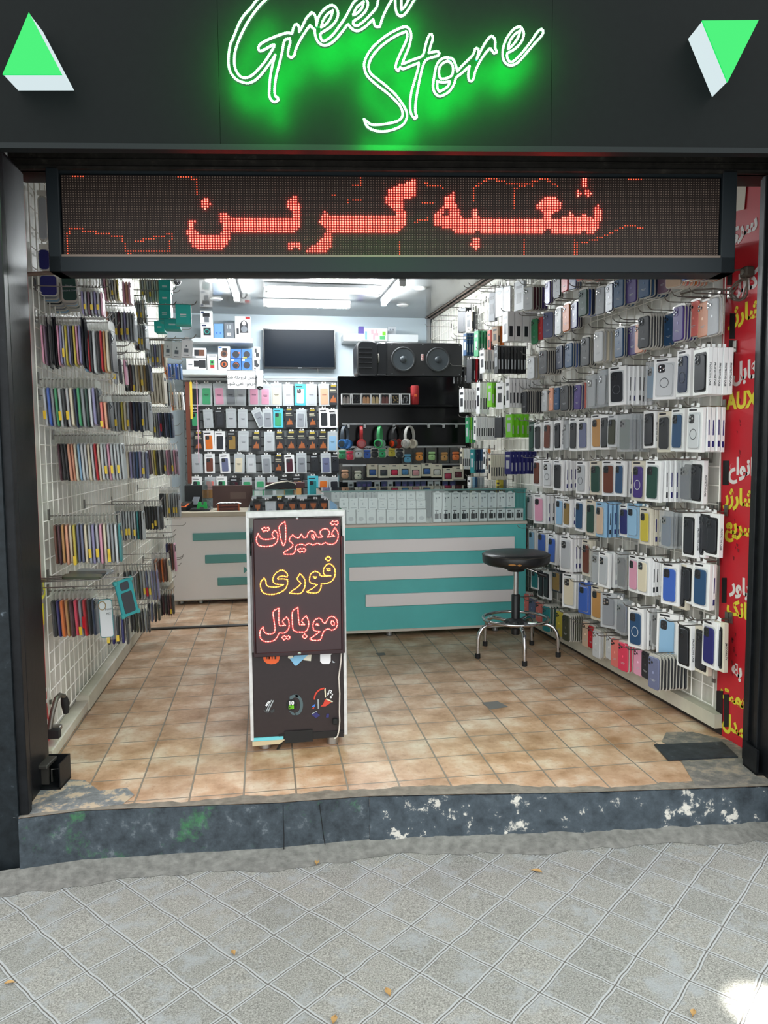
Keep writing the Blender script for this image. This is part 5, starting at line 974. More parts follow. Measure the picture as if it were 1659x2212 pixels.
# crank handle and black lock on the left wall
p = onx(125, 1515, XL+.05); t = tag(empty('crank_handle', (XL, p.y, p.z)), 'bent metal bar with a black grip low on the left wall by the opening', 'handle')
g = MB(); g.tube([(.03, -.07, -.10), (.04, -.05, -.03), (.05, -.02, .02), (.06, .0, .028), (.07, .02, .015), (.07, .025, .0)], .011, 10); g.build('bent_bar', mat('dull_bar', '#6c6862', .4, .7), t, 60); g = MB(); g.tube([(.07, .022, .01), (.072, .03, -.02), (.072, .036, -.065)], [.014, .019, .012], 10); g.build('grip', rubber, t, 60)
p = onx(122, 1578, XL+.05); t = tag(empty('wall_lock', (XL, p.y, p.z)), 'black lock bolt with a steel plate low on the left wall', 'lock')
g = MB(); g.cbox(0, .075, -.05, -.02, -.02, .02, .004); g.build('bolt', rubber, t, 40); g = MB(); g.cbox(0, .07, -.02, .02, .0, .022, .003); g.build('plate', steel, t, 40)

# ------------------------------------------------------------------ wire display grids
def wire_grid(name, x_of, y0, y1, z0, z1, lab, step=.082):
    t = tag(empty(name, (x_of(y0), y0, z0)), lab, 'wire grid', 'wire display grids'); o0 = Vector((x_of(y0), y0, z0)); g = MB()
    n = int((y1-y0)/step)
    for i in range(n+1):
        y = y0+(y1-y0)*i/n; p = Vector((x_of(y), y, z0))-o0; g.tube([p, p+Vector((0, 0, z1-z0))], .0028, 4)
    n = int((z1-z0)/step)
    for i in range(n+1): z = (z1-z0)*i/n; g.tube([(0, 0, z), Vector((x_of(y1), y1, z0+z))-o0], .0028, 4)
    g.build('wires', mat('grid_wire', '#ebe8e0', .4), t)
    if y1-y0 < 2: return
    g = MB(); rnd = random.Random(2)
    for k in range(26):
        y = y0+(y1-y0)*((k*.37) % 1); z = .12+.5*((k*.61) % 1); p = Vector((x_of(y), y, z0+z))-o0; s = 1 if x_of(3) > 0 else -1
        g.box(p.x-.004, p.x+.004, p.y-.009, p.y+.009, p.z-.009, p.z+.009)
    g.build('fixing_clips', mat('clip_grey', '#63625d', .5), t)
GL = XL+.010; GR = lambda y: XR(y)-.012
wire_grid('display_grid', lambda y: GL, 3.37, 7.6, .10, 2.66, 'white wire grid covering the left wall, hung with bagged phone cases')
wire_grid('display_grid', GR, 3.075, 6.56, .12, 2.66, 'white wire grid covering the right wall, hung with boxed and silicone phone cases')
wire_grid('display_grid', GR, 6.98, 7.9, 2.15, 2.66, 'bare white wire grid high at the rear end of the right wall')

# ------------------------------------------------------------------ hooks and packs
ORD = ('', 'first', 'second', 'third', 'fourth', 'fifth', 'sixth', 'seventh', 'eighth', 'ninth', 'tenth', 'eleventh', 'twelfth', 'thirteenth', 'fourteenth', 'fifteenth', 'sixteenth', 'seventeenth', 'eighteenth', 'nineteenth', 'twentieth', 'twenty-first', 'twenty-second', 'twenty-third', 'twenty-fourth')
PC = {n: mat('case_'+n, c, .40, spec=.28) for n, c in dict(white='#dcdbd8', cream='#d9cfb8', beige='#c8ae98', peach='#e2a488', coral='#e07a72', pink='#dc9db6', rose='#ee5069', red='#b9232e', maroon='#4a2430', brown='#6a3d31', tan='#b08a64', gold='#8f7440', yellow='#d8c837', lime='#79c324', green='#4d8a5a', olive='#3b3d30', dgreen='#2b4a42', teal='#2c7f84', sky='#8fb6d6', blue='#2f5fb0', denim='#2f4f73', navy='#23304d', indigo='#2b2c6b', purple='#4b3a7d', lavender='#8f8bb5', mauve='#7d6478', slate='#6a708f', grey='#8b8f96', silver='#b4b8bd', charcoal='#2e3136', black='#17181b', orange='#d0702f').items()}
rnd = random.Random(11)
def hang_tab(o, w=.03, z=0.0, m=None):
    g = MB(); g.prism([(-w, 0, z-.002), (w, 0, z-.002), (w, 0, z+.012), (.009, 0, z+.016), (.009, 0, z+.004), (-.009, 0, z+.004), (-.009, 0, z+.016), (-w, 0, z+.012)], (0, .0012, 0)); return g.build('hang_tab', m or white, o)
def lenses(o, x, z, y, body, n=3, r=.0085, pad=None):
    g = MB(); g.rr(.036, .038, y-.0012, y+.0008, .009, cx=x, cz=z, c=.0006); k = g.build('camera_window', pad or mat('lens_pad', '#2b2d31', .3), o, 40)
    g = MB()
    for i in range(n):
        a, b = ((-.008, .009), (-.008, -.008), (.009, .0))[i]; rot = Matrix.Rotation(R(90), 3, 'X'); g.lathe([(.0068, .0), (.0068, .0016), (.004, .0022)], (x+a, y-.001, z+b), 10, rot)
    g.build('lens_rings', chrome if body in ('white', 'cream', 'silver', 'grey') else mat('lens_ring', '#4a4d52', .25, .7), k)
# every pack: origin at the top of its hang hole, front towards -y, width .1, drop .2
def p_silicone(c, front):
    g = MB(); g.rr(.079, .160, -.0100, -.0005, .014, cz=-.098, c=.003); o = g.build('silicone_phone_case', PC[c], None, 40)
    g = MB(); g.rr(.088, .178, -.0005, .0022, .016, cz=-.094, c=.0008, n=3); g.build('blister_rim', rim, o)
    if front:
        lenses(o, -.016, -.044, -.0100, c, pad=PC[c]); g = MB(); g.rr(.011, .013, -.0108, -.0100, .005, cz=-.095, c=.0002); g.build('stamped_mark', mat('mark_'+c, tuple(min(1, v*1.7+.02) for v in PC[c].node_tree.nodes['Principled BSDF'].inputs['Base Color'].default_value[:3]), .3), o)
        g = MB(); g.rr(.034, .0022, -.0106, -.0100, .0008, cz=-.130, c=.0002); g.rr(.024, .0022, -.0106, -.0100, .0008, cz=-.136, c=.0002); g.build('stamped_line', PC['silver'], o)
    return o
def p_boxed(c, front, ring=False, box=None, wide=1.0):
    d = .017; g = MB(); g.cbox(-.053*wide, .053*wide, 0, d, -.196, -.004, .0012); o = g.build('boxed_phone_case', box or white, None, 40)
    if front:
        g = MB(); g.rr(.084*wide, .160, -.0010, .0002, .010, cz=-.104, c=.0003); g.build('window', sleeve, o)
        g = MB(); g.rr(.073*wide, .148, -.0062, -.0011, .014, cz=-.105, c=.002); g.build('case_back', PC[c], o, 40); lenses(o, -.014*wide, -.052, -.0066, c)
        if ring:
            g = MB(); g.tube([(.022*math.cos(k*math.pi/12), -.0066, -.118+.022*math.sin(k*math.pi/12)) for k in range(24)], .0016, 4, closed=True); g.build('magnet_ring', PC['white'] if c in ('black', 'charcoal', 'navy', 'denim', 'indigo', 'purple', 'dgreen') and ring == 2 else mat('ring_grey', '#55595f', .4), o)
        g = MB(); g.box(-.04*wide, .012, -.0006, 0, -.018, -.010); g.build('print', ink, o); hang_tab(o)
    else:
        g = MB(); x = .053*wide; g.box(x, x+.0005, d*.2, d*.8, -.176, -.150); g.box(x, x+.0005, d*.35, d*.65, -.125, -.06); g.build('spine_print', PC['indigo'] if c in ('white', 'silver', 'navy', 'denim') else PC['charcoal'], o)
    return o
def p_clear(c, front):
    g = MB(); g.rr(.074, .150, .003, .010, .013, cz=-.108, c=.002); o = g.build('clear_pack_phone_case', PC[c], None, 40)
    g = MB(); g.cbox(-.050, .050, 0, .013, -.194, -.006, .001); g.build('clear_sleeve', sleeve, o)
    if front: lenses(o, -.014, -.055, .0028, c); hang_tab(o)
    return o
def p_spine(c, front, words):
    d = .022; g = MB(); g.cbox(-.053, .053, 0, d, -.198, -.004, .001); o = g.build('white_box_phone_case' if c == 'white' else 'cream_box_phone_case', white if c == 'white' else cream, None, 40)
    if words: write(words, ink, .0115, basis((0, 0, -1), (0, 1, 0), (.0536, d*.5, -.115)), o, 'spine_lettering', bold=.0002, ext=.0002)
    if front:
        g = MB(); g.rr(.085, .165, -.0010, .0002, .010, cz=-.104, c=.0003); g.build('window', dark, o); g = MB(); g.rr(.073, .148, -.006, -.0011, .014, cz=-.105, c=.002); g.build('case_back', PC['charcoal'], o, 40); lenses(o, -.014, -.052, -.0064, 'charcoal')
    hang_tab(o); return o
def p_box(c, front, w=.07, d=.02):
    m = {'white': white, 'cream': cream, 'black': dark, 'lime': pk['lime'], 'green': PC['green'], 'indigo': PC['indigo'], 'navy': PC['navy']}.get(c, PC.get(c))
    g = MB(); g.cbox(-w/2, w/2, 0, d, -.2, -.002, .0012); o = g.build('accessory_carton', m, None, 40)
    g = MB(); g.box(w*.5, w*.5+.0005, d*.25, d*.75, -.17, -.10); g.box(-w*.3, w*.3, -.0006, 0, -.05, -.03)
    if front: g.box(-w*.25, w*.25, -.0006, 0, -.15, -.08)
    g.build('print', PC['silver'] if c in ('black', 'navy', 'indigo', 'green', 'lime', 'teal', 'denim', 'blue') else PC['charcoal'], o)
    if front: hang_tab(o, w*.35)
    return o
def p_bag(c, front):
    r_ = random.Random(c); g = MB(); g.rr(.078, .158, -.0055, .0045, .014, cz=-.112, c=.003); o = g.build('bagged_phone_case', PC[c], None, 40)
    g = MB()
    for s in (-1, 1):
        J = [[r_.uniform(-1, 1) for _ in range(6)] for _ in range(9)]
        def f(u, v, s=s):
            e = min(1, 5*min(u, 1-u))*min(1, 6*v, 6*(1-v)); x = (u-.5)*.094; z = -.012-.196*v
            return (x+.0012*J[int(v*8)][int(u*5)], s*(.0078*e+.0014*J[int(v*8)][int(u*5)]*e), z+.0012*J[int(v*8)][int(u*5)])
        g.grid(f, 5, 8)
    g.build('plastic_bag', bagfilm, o, 60)
    g = MB(); g.prism([(-.046, 0, -.030), (.046, 0, -.030), (.044, 0, -.004), (.012, 0, .010), (-.012, 0, .010), (-.044, 0, -.004)], (0, .001, 0)); g.build('bag_header', header_film, o)
    if front: lenses(o, -.016, -.06, -.0058, c)
    return o
def p_strap(c, front):
    g = MB()
    for x in (-.02, -.007, .006, .019): g.tube([(x, 0, .0), (x-.003, -.004, -.06), (x+.002, .003, -.13), (x, 0, -.195), (x+.008, 0, -.2), (x+.01, .002, -.13), (x+.006, 0, -.01)], .0045, 6)
    o = g.build('phone_strap', PC[c], None, 60); hang_tab(o); return o
_P = {}
def spawn(kind, c, front, arg=None):
    key = (kind, c, front, arg)
    if key in _P: return copy_tree(_P[key])
    f = dict(S=p_silicone, B=p_boxed, C=p_clear, W=p_spine, A=p_box, G=p_bag, T=p_strap)[kind]
    o = f(c, front, *(arg or ())) ; _P[key] = o; return o
NOUN = dict(S='silicone case', B='boxed case', C='clear-packed case', W='white box', A='accessory box', G='bagged case', T='strap')
CNAME = dict(dgreen='dark green', sky='light blue', denim='denim blue', rose='hot pink', charcoal='charcoal', olive='dark olive')
CAT = dict(S='phone case', B='phone case', C='phone case', W='phone case box', A='accessory box', G='phone case', T='phone strap')
GRP = dict(S='silicone cases', B='boxed cases', C='clear-packed cases', W='slim case boxes', A='accessory boxes', G='bagged cases', T='phone straps')
HOOKS = []                                                  # (side, row, y, z, x_wall, x_tip, packs)
def bisect(f, a, b, n=40):
    fa = f(a)
    for _ in range(n):
        m = (a+b)/2; fm = f(m)
        if (fm > 0) == (fa > 0): a = m
        else: b = m
    return (a+b)/2
RZ = {'7': (1100, 560, 2.968), '8': (1100, 1000, 2.968), '6': (720, 580, 3.607), '3': (0, 560, 3.95), '4': (0, 1000, 3.95)}
def right(row, src, xl, xr, yt, yb, xe, kind, cols, n, arg=None, depth=None):
    """one hook on the right wall: the front pack's face runs xl..xr and yt..yb, its stack of n more ends at xe (zoomed crop coordinates)"""
    ox, oy, s = RZ[src]; X0, X1, Y0, Y1 = ox+xl/s, ox+xr/s, oy+yt/s, oy+yb/s; XE = ox+xe/s if xe else None
    base = dict(S=.0135, B=.019, C=.0165, W=.0235, A=.0215, G=.014)[kind]
    if kind == 'A' and arg: base = arg[1]+.0015
    d = depth or min(.28, .055+base*(n+1)); P = None; y = 4.0
    for _ in range(12): P = onx((X0+X1)/2, Y0, XR(y)-d); y = P.y
    sp = base
    if XE and n:
        xend = bisect(lambda x: proj(Vector((x, y, P.z)))[0]-XE, P.x-.02, XR(y)+.3); sp = max(base*.72, min(base*1.7, (min(xend, XR(y)-.02)-P.x)/(n+.6)))
        sp = min(sp, (d-.025)/(n+.6))
    dd = proj(P)[2]; h = (Y1-Y0)*dd/FPX; w = dict(S=.088, B=.106, C=.1, W=.106, A=.07, G=.094)[kind]; H0 = dict(S=.178, B=.192, C=.188, W=.194, A=.198, G=.2)[kind]; sz = max(.6, min(1.35, h/H0))
    if kind == 'A' and arg: w = arg[0]
    def wid(yaw):
        c, s_ = math.cos(R(90+yaw)), math.sin(R(90+yaw)); q = Vector((c, s_, 0))*(w*.5*1.0); return abs(proj(P+q)[0]-proj(P-q)[0])-(X1-X0)
    # local front is -y; turned by -90 - yaw it looks into the aisle and slightly to the street
    yaw = 0 if wid(0) > 0 else (38 if wid(38) < 0 else bisect(wid, 0, 38)); yaw = max(2, min(yaw, 30))
    th = dict(S=.0128, B=.0175, C=.0135, W=.0225, A=(arg[1] if kind == 'A' and arg else .02)+.0008, G=.016)[kind]; ys = min(1, max(.55, sp*math.cos(R(yaw))/th)) if n else 1
    packs = []
    for k in range(n+1):
        c = cols[min(k, len(cols)-1)]; a = arg[min(k, len(arg)-1)] if isinstance(arg, list) else arg
        if kind == 'W': a = (a,)
        packs.append((kind, c, k == 0, a, P.x+sp*k, R(-90)+R(yaw)+R(rnd.uniform(-.35, .35)), R(rnd.uniform(-1.5, 1.5)), (1, ys, sz*(1 if k == 0 else rnd.uniform(.985, 1.01)))))
    HOOKS.append(['right', row, y, P.z, XR(y)-.012, min(P.x-.03, XR(y)-.20), packs])
def left(row, src, x0, x1, yt, yb, n, cols, kind='G'):
    """one hook on the left wall seen from its side: packs run x0..x1 along the rod"""
    ox, oy, s = RZ[src]; X0, X1, Y0, Y1 = ox+x0/s, ox+x1/s, oy+yt/s, oy+yb/s
    P = onx(X1, Y0, -.655); y = P.y
    if y < 3.40: y = 3.40; P = ony(X1, Y0, y)
    xa = max(-.925, ony(X0, Y0, y).x); dd = proj(P)[2]; h = (Y1-Y0)*dd/FPX; sz = max(.55, min(1.25, h/.205)); sp = (P.x-xa)/max(1, n-1)
    y0_ = rnd.uniform(-7, 7); t0_ = rnd.uniform(-2, 2); ys = min(1, max(.45, sp/.0165)) if kind == 'G' else 1
    packs = []
    for k in range(n):                                      # from the tip back to the wall; colours are listed from the wall outwards
        c = cols[(n-1-k) % len(cols)]; kk = kind
        if c.startswith('T'): kk, c = 'T', c[1:]
        packs.append((kk, c, k == 0 and kk == 'G', (.085, .013) if kk == 'A' else None, P.x-sp*k, R(90)+R(y0_)+R(rnd.uniform(-.6, .6)), R(t0_+rnd.uniform(-2, 2)), (1, ys, sz*rnd.uniform(.97, 1.02))))
    HOOKS.append(['left', row, y, P.z, GL, -.640, packs])
# ---- right wall, row by row from the top
PT = 'PROTECTIVE CASE'
right(1, '7', 92, 160, 165, 325, 265, 'S', ['white', 'maroon', 'maroon', 'black', 'purple'], 5)
right(1, '7', 235, 272, 130, 285, None, 'S', ['purple', 'purple'], 1)
right(1, '7', 284, 336, 85, 250, None, 'S', ['charcoal', 'black'], 1)
right(1, '7', 340, 385, 70, 205, None, 'S', ['red', 'orange', 'olive'], 2)
right(1, '7', 390, 442, 30, 190, None, 'S', ['slate', 'slate', 'denim'], 2)
right(1, '7', 436, 500, -55, 130, 660, 'S', ['coral', 'coral', 'peach', 'coral', 'peach', 'coral'], 6)
right(1, '7', 690, 790, -110, 102, None, 'S', ['yellow'], 0)
right(2, '7', 145, 190, 365, 540, None, 'S', ['green', 'dgreen'], 1)
right(2, '7', 195, 220, 355, 515, None, 'S', ['red'], 0)
right(2, '7', 220, 290, 322, 500, 325, 'S', ['slate', 'slate', 'denim', 'slate', 'denim'], 4)
right(2, '7', 300, 345, 295, 480, None, 'S', ['white', 'cream', 'white'], 2)
right(2, '7', 347, 395, 270, 460, None, 'S', ['orange', 'maroon', 'purple', 'maroon'], 3)
right(2, '7', 410, 440, 258, 440, None, 'S', ['indigo', 'purple', 'black'], 2)
right(2, '7', 448, 510, 178, 360, 556, 'S', ['dgreen', 'blue', 'navy', 'blue'], 3)
right(2, '7', 560, 625, 162, 350, None, 'S', ['grey', 'silver'], 1)
right(2, '7', 628, 672, 140, 332, None, 'S', ['navy', 'charcoal'], 1)
right(2, '7', 674, 745, 110, 302, 790, 'S', ['denim', 'denim', 'navy', 'denim'], 3)
right(2, '7', 755, 828, 80, 275, None, 'S', ['purple', 'indigo'], 1)
right(2, '7', 834, 912, 50, 242, 1010, 'S', ['denim', 'denim', 'navy', 'denim', 'denim', 'navy'], 5)
right(2, '7', 960, 1032, 10, 212, None, 'S', ['mauve', 'mauve'], 1)
right(2, '7', 1010, 1120, -30, 172, 1262, 'S', ['beige', 'peach', 'coral', 'peach', 'orange', 'coral', 'peach'], 7)
right(2, '7', 1130, 1172, -80, 125, 1365, 'S', ['blue', 'yellow', 'orange', 'yellow', 'red', 'purple', 'orange'], 8)
right(3, '7', 120, 170, 615, 766, 215, 'S', ['white', 'white', 'cream', 'white', 'white'], 4)
right(3, '7', 195, 252, 570, 735, 318, 'S', ['charcoal', 'charcoal', 'black'], 6)
right(3, '7', 305, 352, 540, 702, None, 'S', ['navy', 'navy', 'charcoal'], 2)
right(3, '7', 364, 415, 522, 692, 460, 'S', ['denim', 'denim', 'blue', 'denim', 'navy'], 4)
right(3, '7', 465, 526, 482, 682, None, 'S', ['charcoal', 'black', 'charcoal', 'black'], 3)
right(3, '7', 547, 612, 443, 655, 682, 'S', ['white', 'white', 'cream', 'white', 'cream', 'white'], 5)
right(3, '7', 682, 741, 423, 626, 770, 'S', ['denim', 'denim', 'navy', 'denim'], 3)
right(3, '7', 770, 830, 408, 612, None, 'S', ['purple', 'indigo'], 1)
right(3, '7', 822, 862, 392, 598, None, 'S', ['peach', 'coral'], 1)
right(3, '7', 834, 912, 345, 566, 1004, 'S', ['charcoal', 'charcoal', 'black', 'charcoal', 'black', 'charcoal'], 7)
right(3, '7', 1000, 1070, 330, 550, None, 'S', ['denim', 'navy'], 1)
right(3, '7', 1058, 1132, 278, 520, 1182, 'S', ['purple', 'purple', 'indigo', 'purple', 'indigo'], 4)
right(3, '7', 1168, 1226, 245, 490, None, 'S', ['coral', 'peach'], 1)
right(3, '7', 1226, 1282, 250, 493, None, 'S', ['peach', 'coral'], 1)
right(3, '7', 1275, 1356, 225, 482, None, 'S', ['silver', 'white'], 1)
right(4, '7', 84, 122, 833, 986, 212, 'S', ['charcoal', 'black', 'charcoal'], 7)
right(4, '7', 214, 252, 828, 976, None, 'S', ['white', 'silver'], 1)
right(4, '7', 254, 291, 810, 970, None, 'S', ['peach'], 0)
right(4, '7', 292, 331, 808, 966, None, 'S', ['denim', 'navy'], 1)
right(4, '7', 333, 388, 793, 970, 425, 'S', ['charcoal', 'black', 'navy', 'charcoal'], 3)
right(4, '7', 425, 470, 788, 962, None, 'S', ['purple', 'indigo', 'black'], 2)
right(4, '7', 470, 492, 775, 955, None, 'S', ['coral'], 0)
right(4, '7', 495, 556, 733, 946, None, 'C', ['silver', 'grey', 'grey'], 2)
right(4, '7', 567, 618, 702, 936, 640, 'C', ['silver', 'white', 'grey', 'silver'], 3)
right(4, '7', 634, 746, 682, 930, 890, 'B', ['charcoal', 'grey', 'silver', 'grey', 'charcoal', 'silver'], 6, [(1, white)])
right(4, '7', 888, 932, 648, 896, None, 'C', ['sky', 'silver'], 1)
right(4, '7', 934, 1072, 628, 892, None, 'B', ['white', 'silver', 'white'], 2, [(1, white, 1.15)])
right(4, '7', 1078, 1166, 573, 872, 1250, 'B', ['navy', 'purple', 'mauve', 'charcoal'], 3, [(1, white)])
right(4, '7', 1215, 1240, 567, 862, 1380, 'W', ['white'], 4, ['PROTECTIVE CASE'])
right(5, '7', 130, 160, 1035, 1225, None, 'B', ['dgreen', 'charcoal'], 1, [(False, PC['dgreen'])])
right(5, '7', 160, 206, 1043, 1226, None, 'B', ['black', 'charcoal', 'black'], 2, [(False, white)])
right(5, '7', 220, 271, 1033, 1222, 330, 'B', ['brown', 'white', 'white'], 2, [(False, white)])
right(5, '7', 300, 322, 1030, 1218, None, 'W', ['white'], 1, [PT])
right(5, '7', 332, 382, 1025, 1216, None, 'C', ['silver', 'charcoal'], 1)
right(5, '7', 385, 441, 1013, 1226, None, 'B', ['black', 'charcoal'], 1, [(False, white)])
right(5, '7', 441, 506, 1015, 1222, None, 'B', ['slate', 'silver', 'navy'], 2, [(False, white)])
right(5, '7', 524, 602, 990, 1216, 630, 'B', ['tan', 'brown'], 1, [(False, white)])
right(5, '7', 600, 625, 990, 1216, None, 'W', ['white'], 1, [PT])
right(5, '7', 632, 692, 995, 1200, None, 'B', ['olive', 'charcoal', 'green'], 2, [(False, PC['white'])])
right(5, '7', 694, 776, 985, 1226, 872, 'C', ['dgreen', 'grey', 'charcoal', 'silver', 'dgreen', 'grey'], 5)
right(5, '7', 874, 921, 962, 1206, None, 'W', ['white'], 1, [PT])
right(5, '7', 951, 1041, 972, 1232, None, 'B', ['black', 'charcoal'], 1, [(False, cream)])
right(5, '7', 1044, 1121, 952, 1226, None, 'B', ['denim', 'silver'], 1, [(False, white)])
right(5, '7', 1144, 1242, 945, 1231, 1332, 'B', ['white', 'silver', 'silver', 'white', 'silver'], 4, [(1, white)])
right(6, '7', 154, 200, 1275, 1450, None, 'B', ['brown', 'silver'], 1, [(False, white)])
right(6, '7', 214, 276, 1285, 1462, None, 'B', ['white', 'silver', 'white'], 2, [(1, white)])
right(6, '7', 284, 342, 1285, 1480, 430, 'B', ['black', 'white', 'silver'], 4, [(False, white)])
right(6, '7', 430, 496, 1292, 1500, None, 'B', ['silver', 'navy', 'white'], 2, [(1, white)])
right(6, '8', 515, 592, -15, 200, None, 'B', ['dgreen', 'charcoal'], 1, [(False, cream)])
right(6, '8', 594, 681, -20, 208, None, 'B', ['brown', 'maroon'], 1, [(False, white)])
right(6, '8', 684, 737, -18, 210, 780, 'B', ['denim', 'silver'], 1, [(False, white)])
right(6, '8', 785, 872, -18, 240, None, 'B', ['purple', 'indigo'], 1, [(2, cream)])
right(6, '8', 874, 972, -20, 246, 1105, 'B', ['dgreen', 'cream', 'white'], 5, [(False, white)])
right(6, '8', 1108, 1140, -20, 240, None, 'C', ['navy', 'silver'], 1)
right(6, '8', 1150, 1168, -20, 248, None, 'W', ['white'], 0, [PT])
right(6, '8', 1196, 1214, -22, 256, None, 'W', ['white'], 0, [PT])
right(7, '8', 115, 151, 190, 362, None, 'B', ['white'], 0, [(False, white)])
right(7, '8', 155, 226, 198, 386, 292, 'B', ['pink', 'silver', 'charcoal', 'dgreen'], 3, [(False, white)])
right(7, '8', 298, 352, 210, 408, None, 'B', ['sky', 'silver'], 1, [(False, white)])
right(7, '8', 354, 386, 228, 406, 420, 'B', ['gold', 'white', 'indigo'], 2, [(False, white)])
right(7, '8', 424, 482, 222, 436, None, 'B', ['denim', 'silver', 'white'], 2, [(False, white)])
right(7, '8', 494, 556, 232, 462, None, 'B', ['dgreen', 'teal'], 1, [(False, cream)])
right(7, '8', 555, 612, 248, 472, 720, 'B', ['beige', 'sky', 'white', 'white'], 4, [(False, PC['sky'])])
right(7, '8', 718, 758, 265, 470, None, 'B', ['indigo', 'blue'], 1, [(False, white)])
right(7, '8', 755, 832, 256, 480, None, 'B', ['sky', 'silver', 'brown'], 2, [(False, PC['sky'])])
right(7, '8', 844, 902, 283, 520, 965, 'B', ['yellow', 'white', 'purple'], 3, [(False, cream)])
right(7, '8', 968, 1032, 300, 540, 1112, 'C', ['denim', 'grey', 'charcoal', 'silver'], 3)
right(7, '8', 1138, 1172, 315, 600, 1208, 'W', ['white'], 1, [PT])
right(7, '8', 1212, 1220, 318, 598, 1256, 'W', ['white'], 0, [PT])
right(7, '8', 1245, 1264, 298, 575, 1308, 'W', ['white'], 0, [PT])
right(7, '8', 1290, 1312, 318, 596, 1342, 'W', ['white'], 0, [PT])
right(8, '8', 38, 82, 388, 546, 125, 'C', ['green', 'pink', 'brown', 'green'], 3)
right(8, '8', 125, 168, 418, 582, None, 'B', ['sky', 'white'], 1, [(False, white)])
right(8, '8', 178, 242, 428, 610, None, 'B', ['blue', 'navy'], 1, [(False, white)])
right(8, '8', 247, 306, 453, 648, None, 'B', ['blue', 'silver'], 1, [(False, white)])
right(8, '8', 324, 402, 462, 692, 446, 'B', ['silver', 'white', 'white', 'charcoal'], 3, [(False, white)])
right(8, '8', 467, 522, 488, 722, None, 'B', ['brown', 'maroon'], 1, [(False, cream)])
right(8, '8', 520, 592, 553, 778, None, 'C', ['silver', 'white'], 1)
right(8, '8', 574, 642, 568, 795, 700, 'B', ['silver', 'white', 'charcoal'], 2, [(False, white)])
right(8, '8', 700, 722, 565, 800, 770, 'C', ['charcoal', 'cream', 'black'], 2)
right(8, '8', 770, 828, 588, 826, None, 'B', ['pink', 'green'], 1, [(False, white)])
right(8, '8', 820, 898, 598, 842, 966, 'B', ['cream', 'charcoal', 'black', 'grey', 'charcoal'], 4, [(False, white)])
right(8, '8', 974, 1088, 636, 908, 1100, 'B', ['blue', 'black', 'charcoal'], 2, [(False, white)])
right(8, '8', 1084, 1106, 640, 930, None, 'W', ['cream'], 0, ['JMGOONLTY'])
right(8, '8', 1125, 1146, 640, 895, None, 'W', ['white'], 0, [PT])
right(8, '8', 1178, 1287, 636, 932, None, 'B', ['denim', 'silver'], 1, [(False, white)])
right(9, '8', 138, 192, 678, 808, None, 'B', ['teal', 'sky'], 1, [(False, white)])
right(9, '8', 195, 210, 668, 862, None, 'W', ['white'], 0, [None])
right(9, '8', 232, 246, 688, 870, None, 'W', ['white'], 0, [None])
right(9, '8', 272, 332, 680, 826, None, 'B', ['gold', 'black'], 1, [(False, PC['charcoal'])])
right(9, '8', 338, 432, 706, 928, None, 'B', ['cream', 'white', 'silver'], 2, [(False, white)])
right(9, '8', 443, 517, 762, 965, None, 'B', ['blue', 'blue', 'indigo'], 2, [(False, PC['blue'])])
right(9, '8', 524, 602, 785, 1008, None, 'B', ['tan', 'black'], 1, [(False, cream)])
right(9, '8', 584, 692, 830, 1058, None, 'B', ['grey', 'silver', 'red'], 2, [(False, PC['silver'])])
right(9, '8', 698, 722, 870, 1092, 762, 'C', ['navy', 'blue', 'black', 'gold'], 3)
right(9, '8', 763, 862, 920, 1185, 932, 'B', ['denim', 'cream', 'charcoal', 'cream'], 3, [(2, white)])
right(9, '8', 930, 952, 930, 1180, None, 'C', ['charcoal', 'grey'], 1)
right(9, '8', 953, 1078, 960, 1262, None, 'B', ['sky', 'white'], 1, [(False, white, 1.1)])
right(9, '8', 1078, 1167, 1015, 1312, 1218, 'W', ['white'], 1, [PT])
right(9, '8', 1226, 1246, 1040, 1348, 1275, 'W', ['cream'], 0, ['JMGOONLTY'])
right(9, '8', 1272, 1302, 1005, 1310, None, 'B', ['indigo', 'lavender'], 1, [(False, white)])
right(9, '8', 1318, 1344, 1008, 1325, 1372, 'W', ['cream'], 0, ['JMGOONLTY'])
right(10, '8', 78, 132, 822, 962, None, 'S', ['coral', 'coral', 'red'], 2)
right(10, '8', 132, 173, 858, 996, None, 'S', ['slate', 'blue'], 1)
right(10, '8', 177, 217, 880, 1020, None, 'S', ['coral', 'rose'], 1)
right(10, '8', 218, 268, 903, 1082, 308, 'S', ['teal', 'dgreen', 'dgreen', 'dgreen'], 3)
right(10, '8', 305, 352, 934, 1112, None, 'S', ['yellow'], 0)
right(10, '8', 345, 394, 960, 1142, 458, 'S', ['olive', 'charcoal', 'black', 'olive'], 6)
right(10, '8', 475, 522, 1003, 1182, None, 'S', ['beige', 'red'], 1)
right(10, '8', 515, 552, 1030, 1190, None, 'S', ['red', 'green'], 1)
right(10, '8', 540, 592, 1060, 1250, 632, 'S', ['white', 'white', 'cream', 'white'], 3)
right(10, '8', 630, 672, 1090, 1262, None, 'S', ['white', 'silver'], 1)
right(10, '8', 658, 717, 1108, 1310, None, 'S', ['coral', 'coral'], 1)
right(10, '8', 704, 772, 1132, 1336, 808, 'S', ['rose', 'rose', 'rose', 'red'], 3)
right(10, '8', 805, 872, 1178, 1366, None, 'S', ['pink', 'pink'], 1)
right(10, '8', 868, 902, 1195, 1385, None, 'S', ['charcoal', 'navy'], 1)
right(10, '8', 896, 972, 1222, 1452, 1118, 'S', ['slate', 'charcoal', 'black', 'charcoal'], 8)
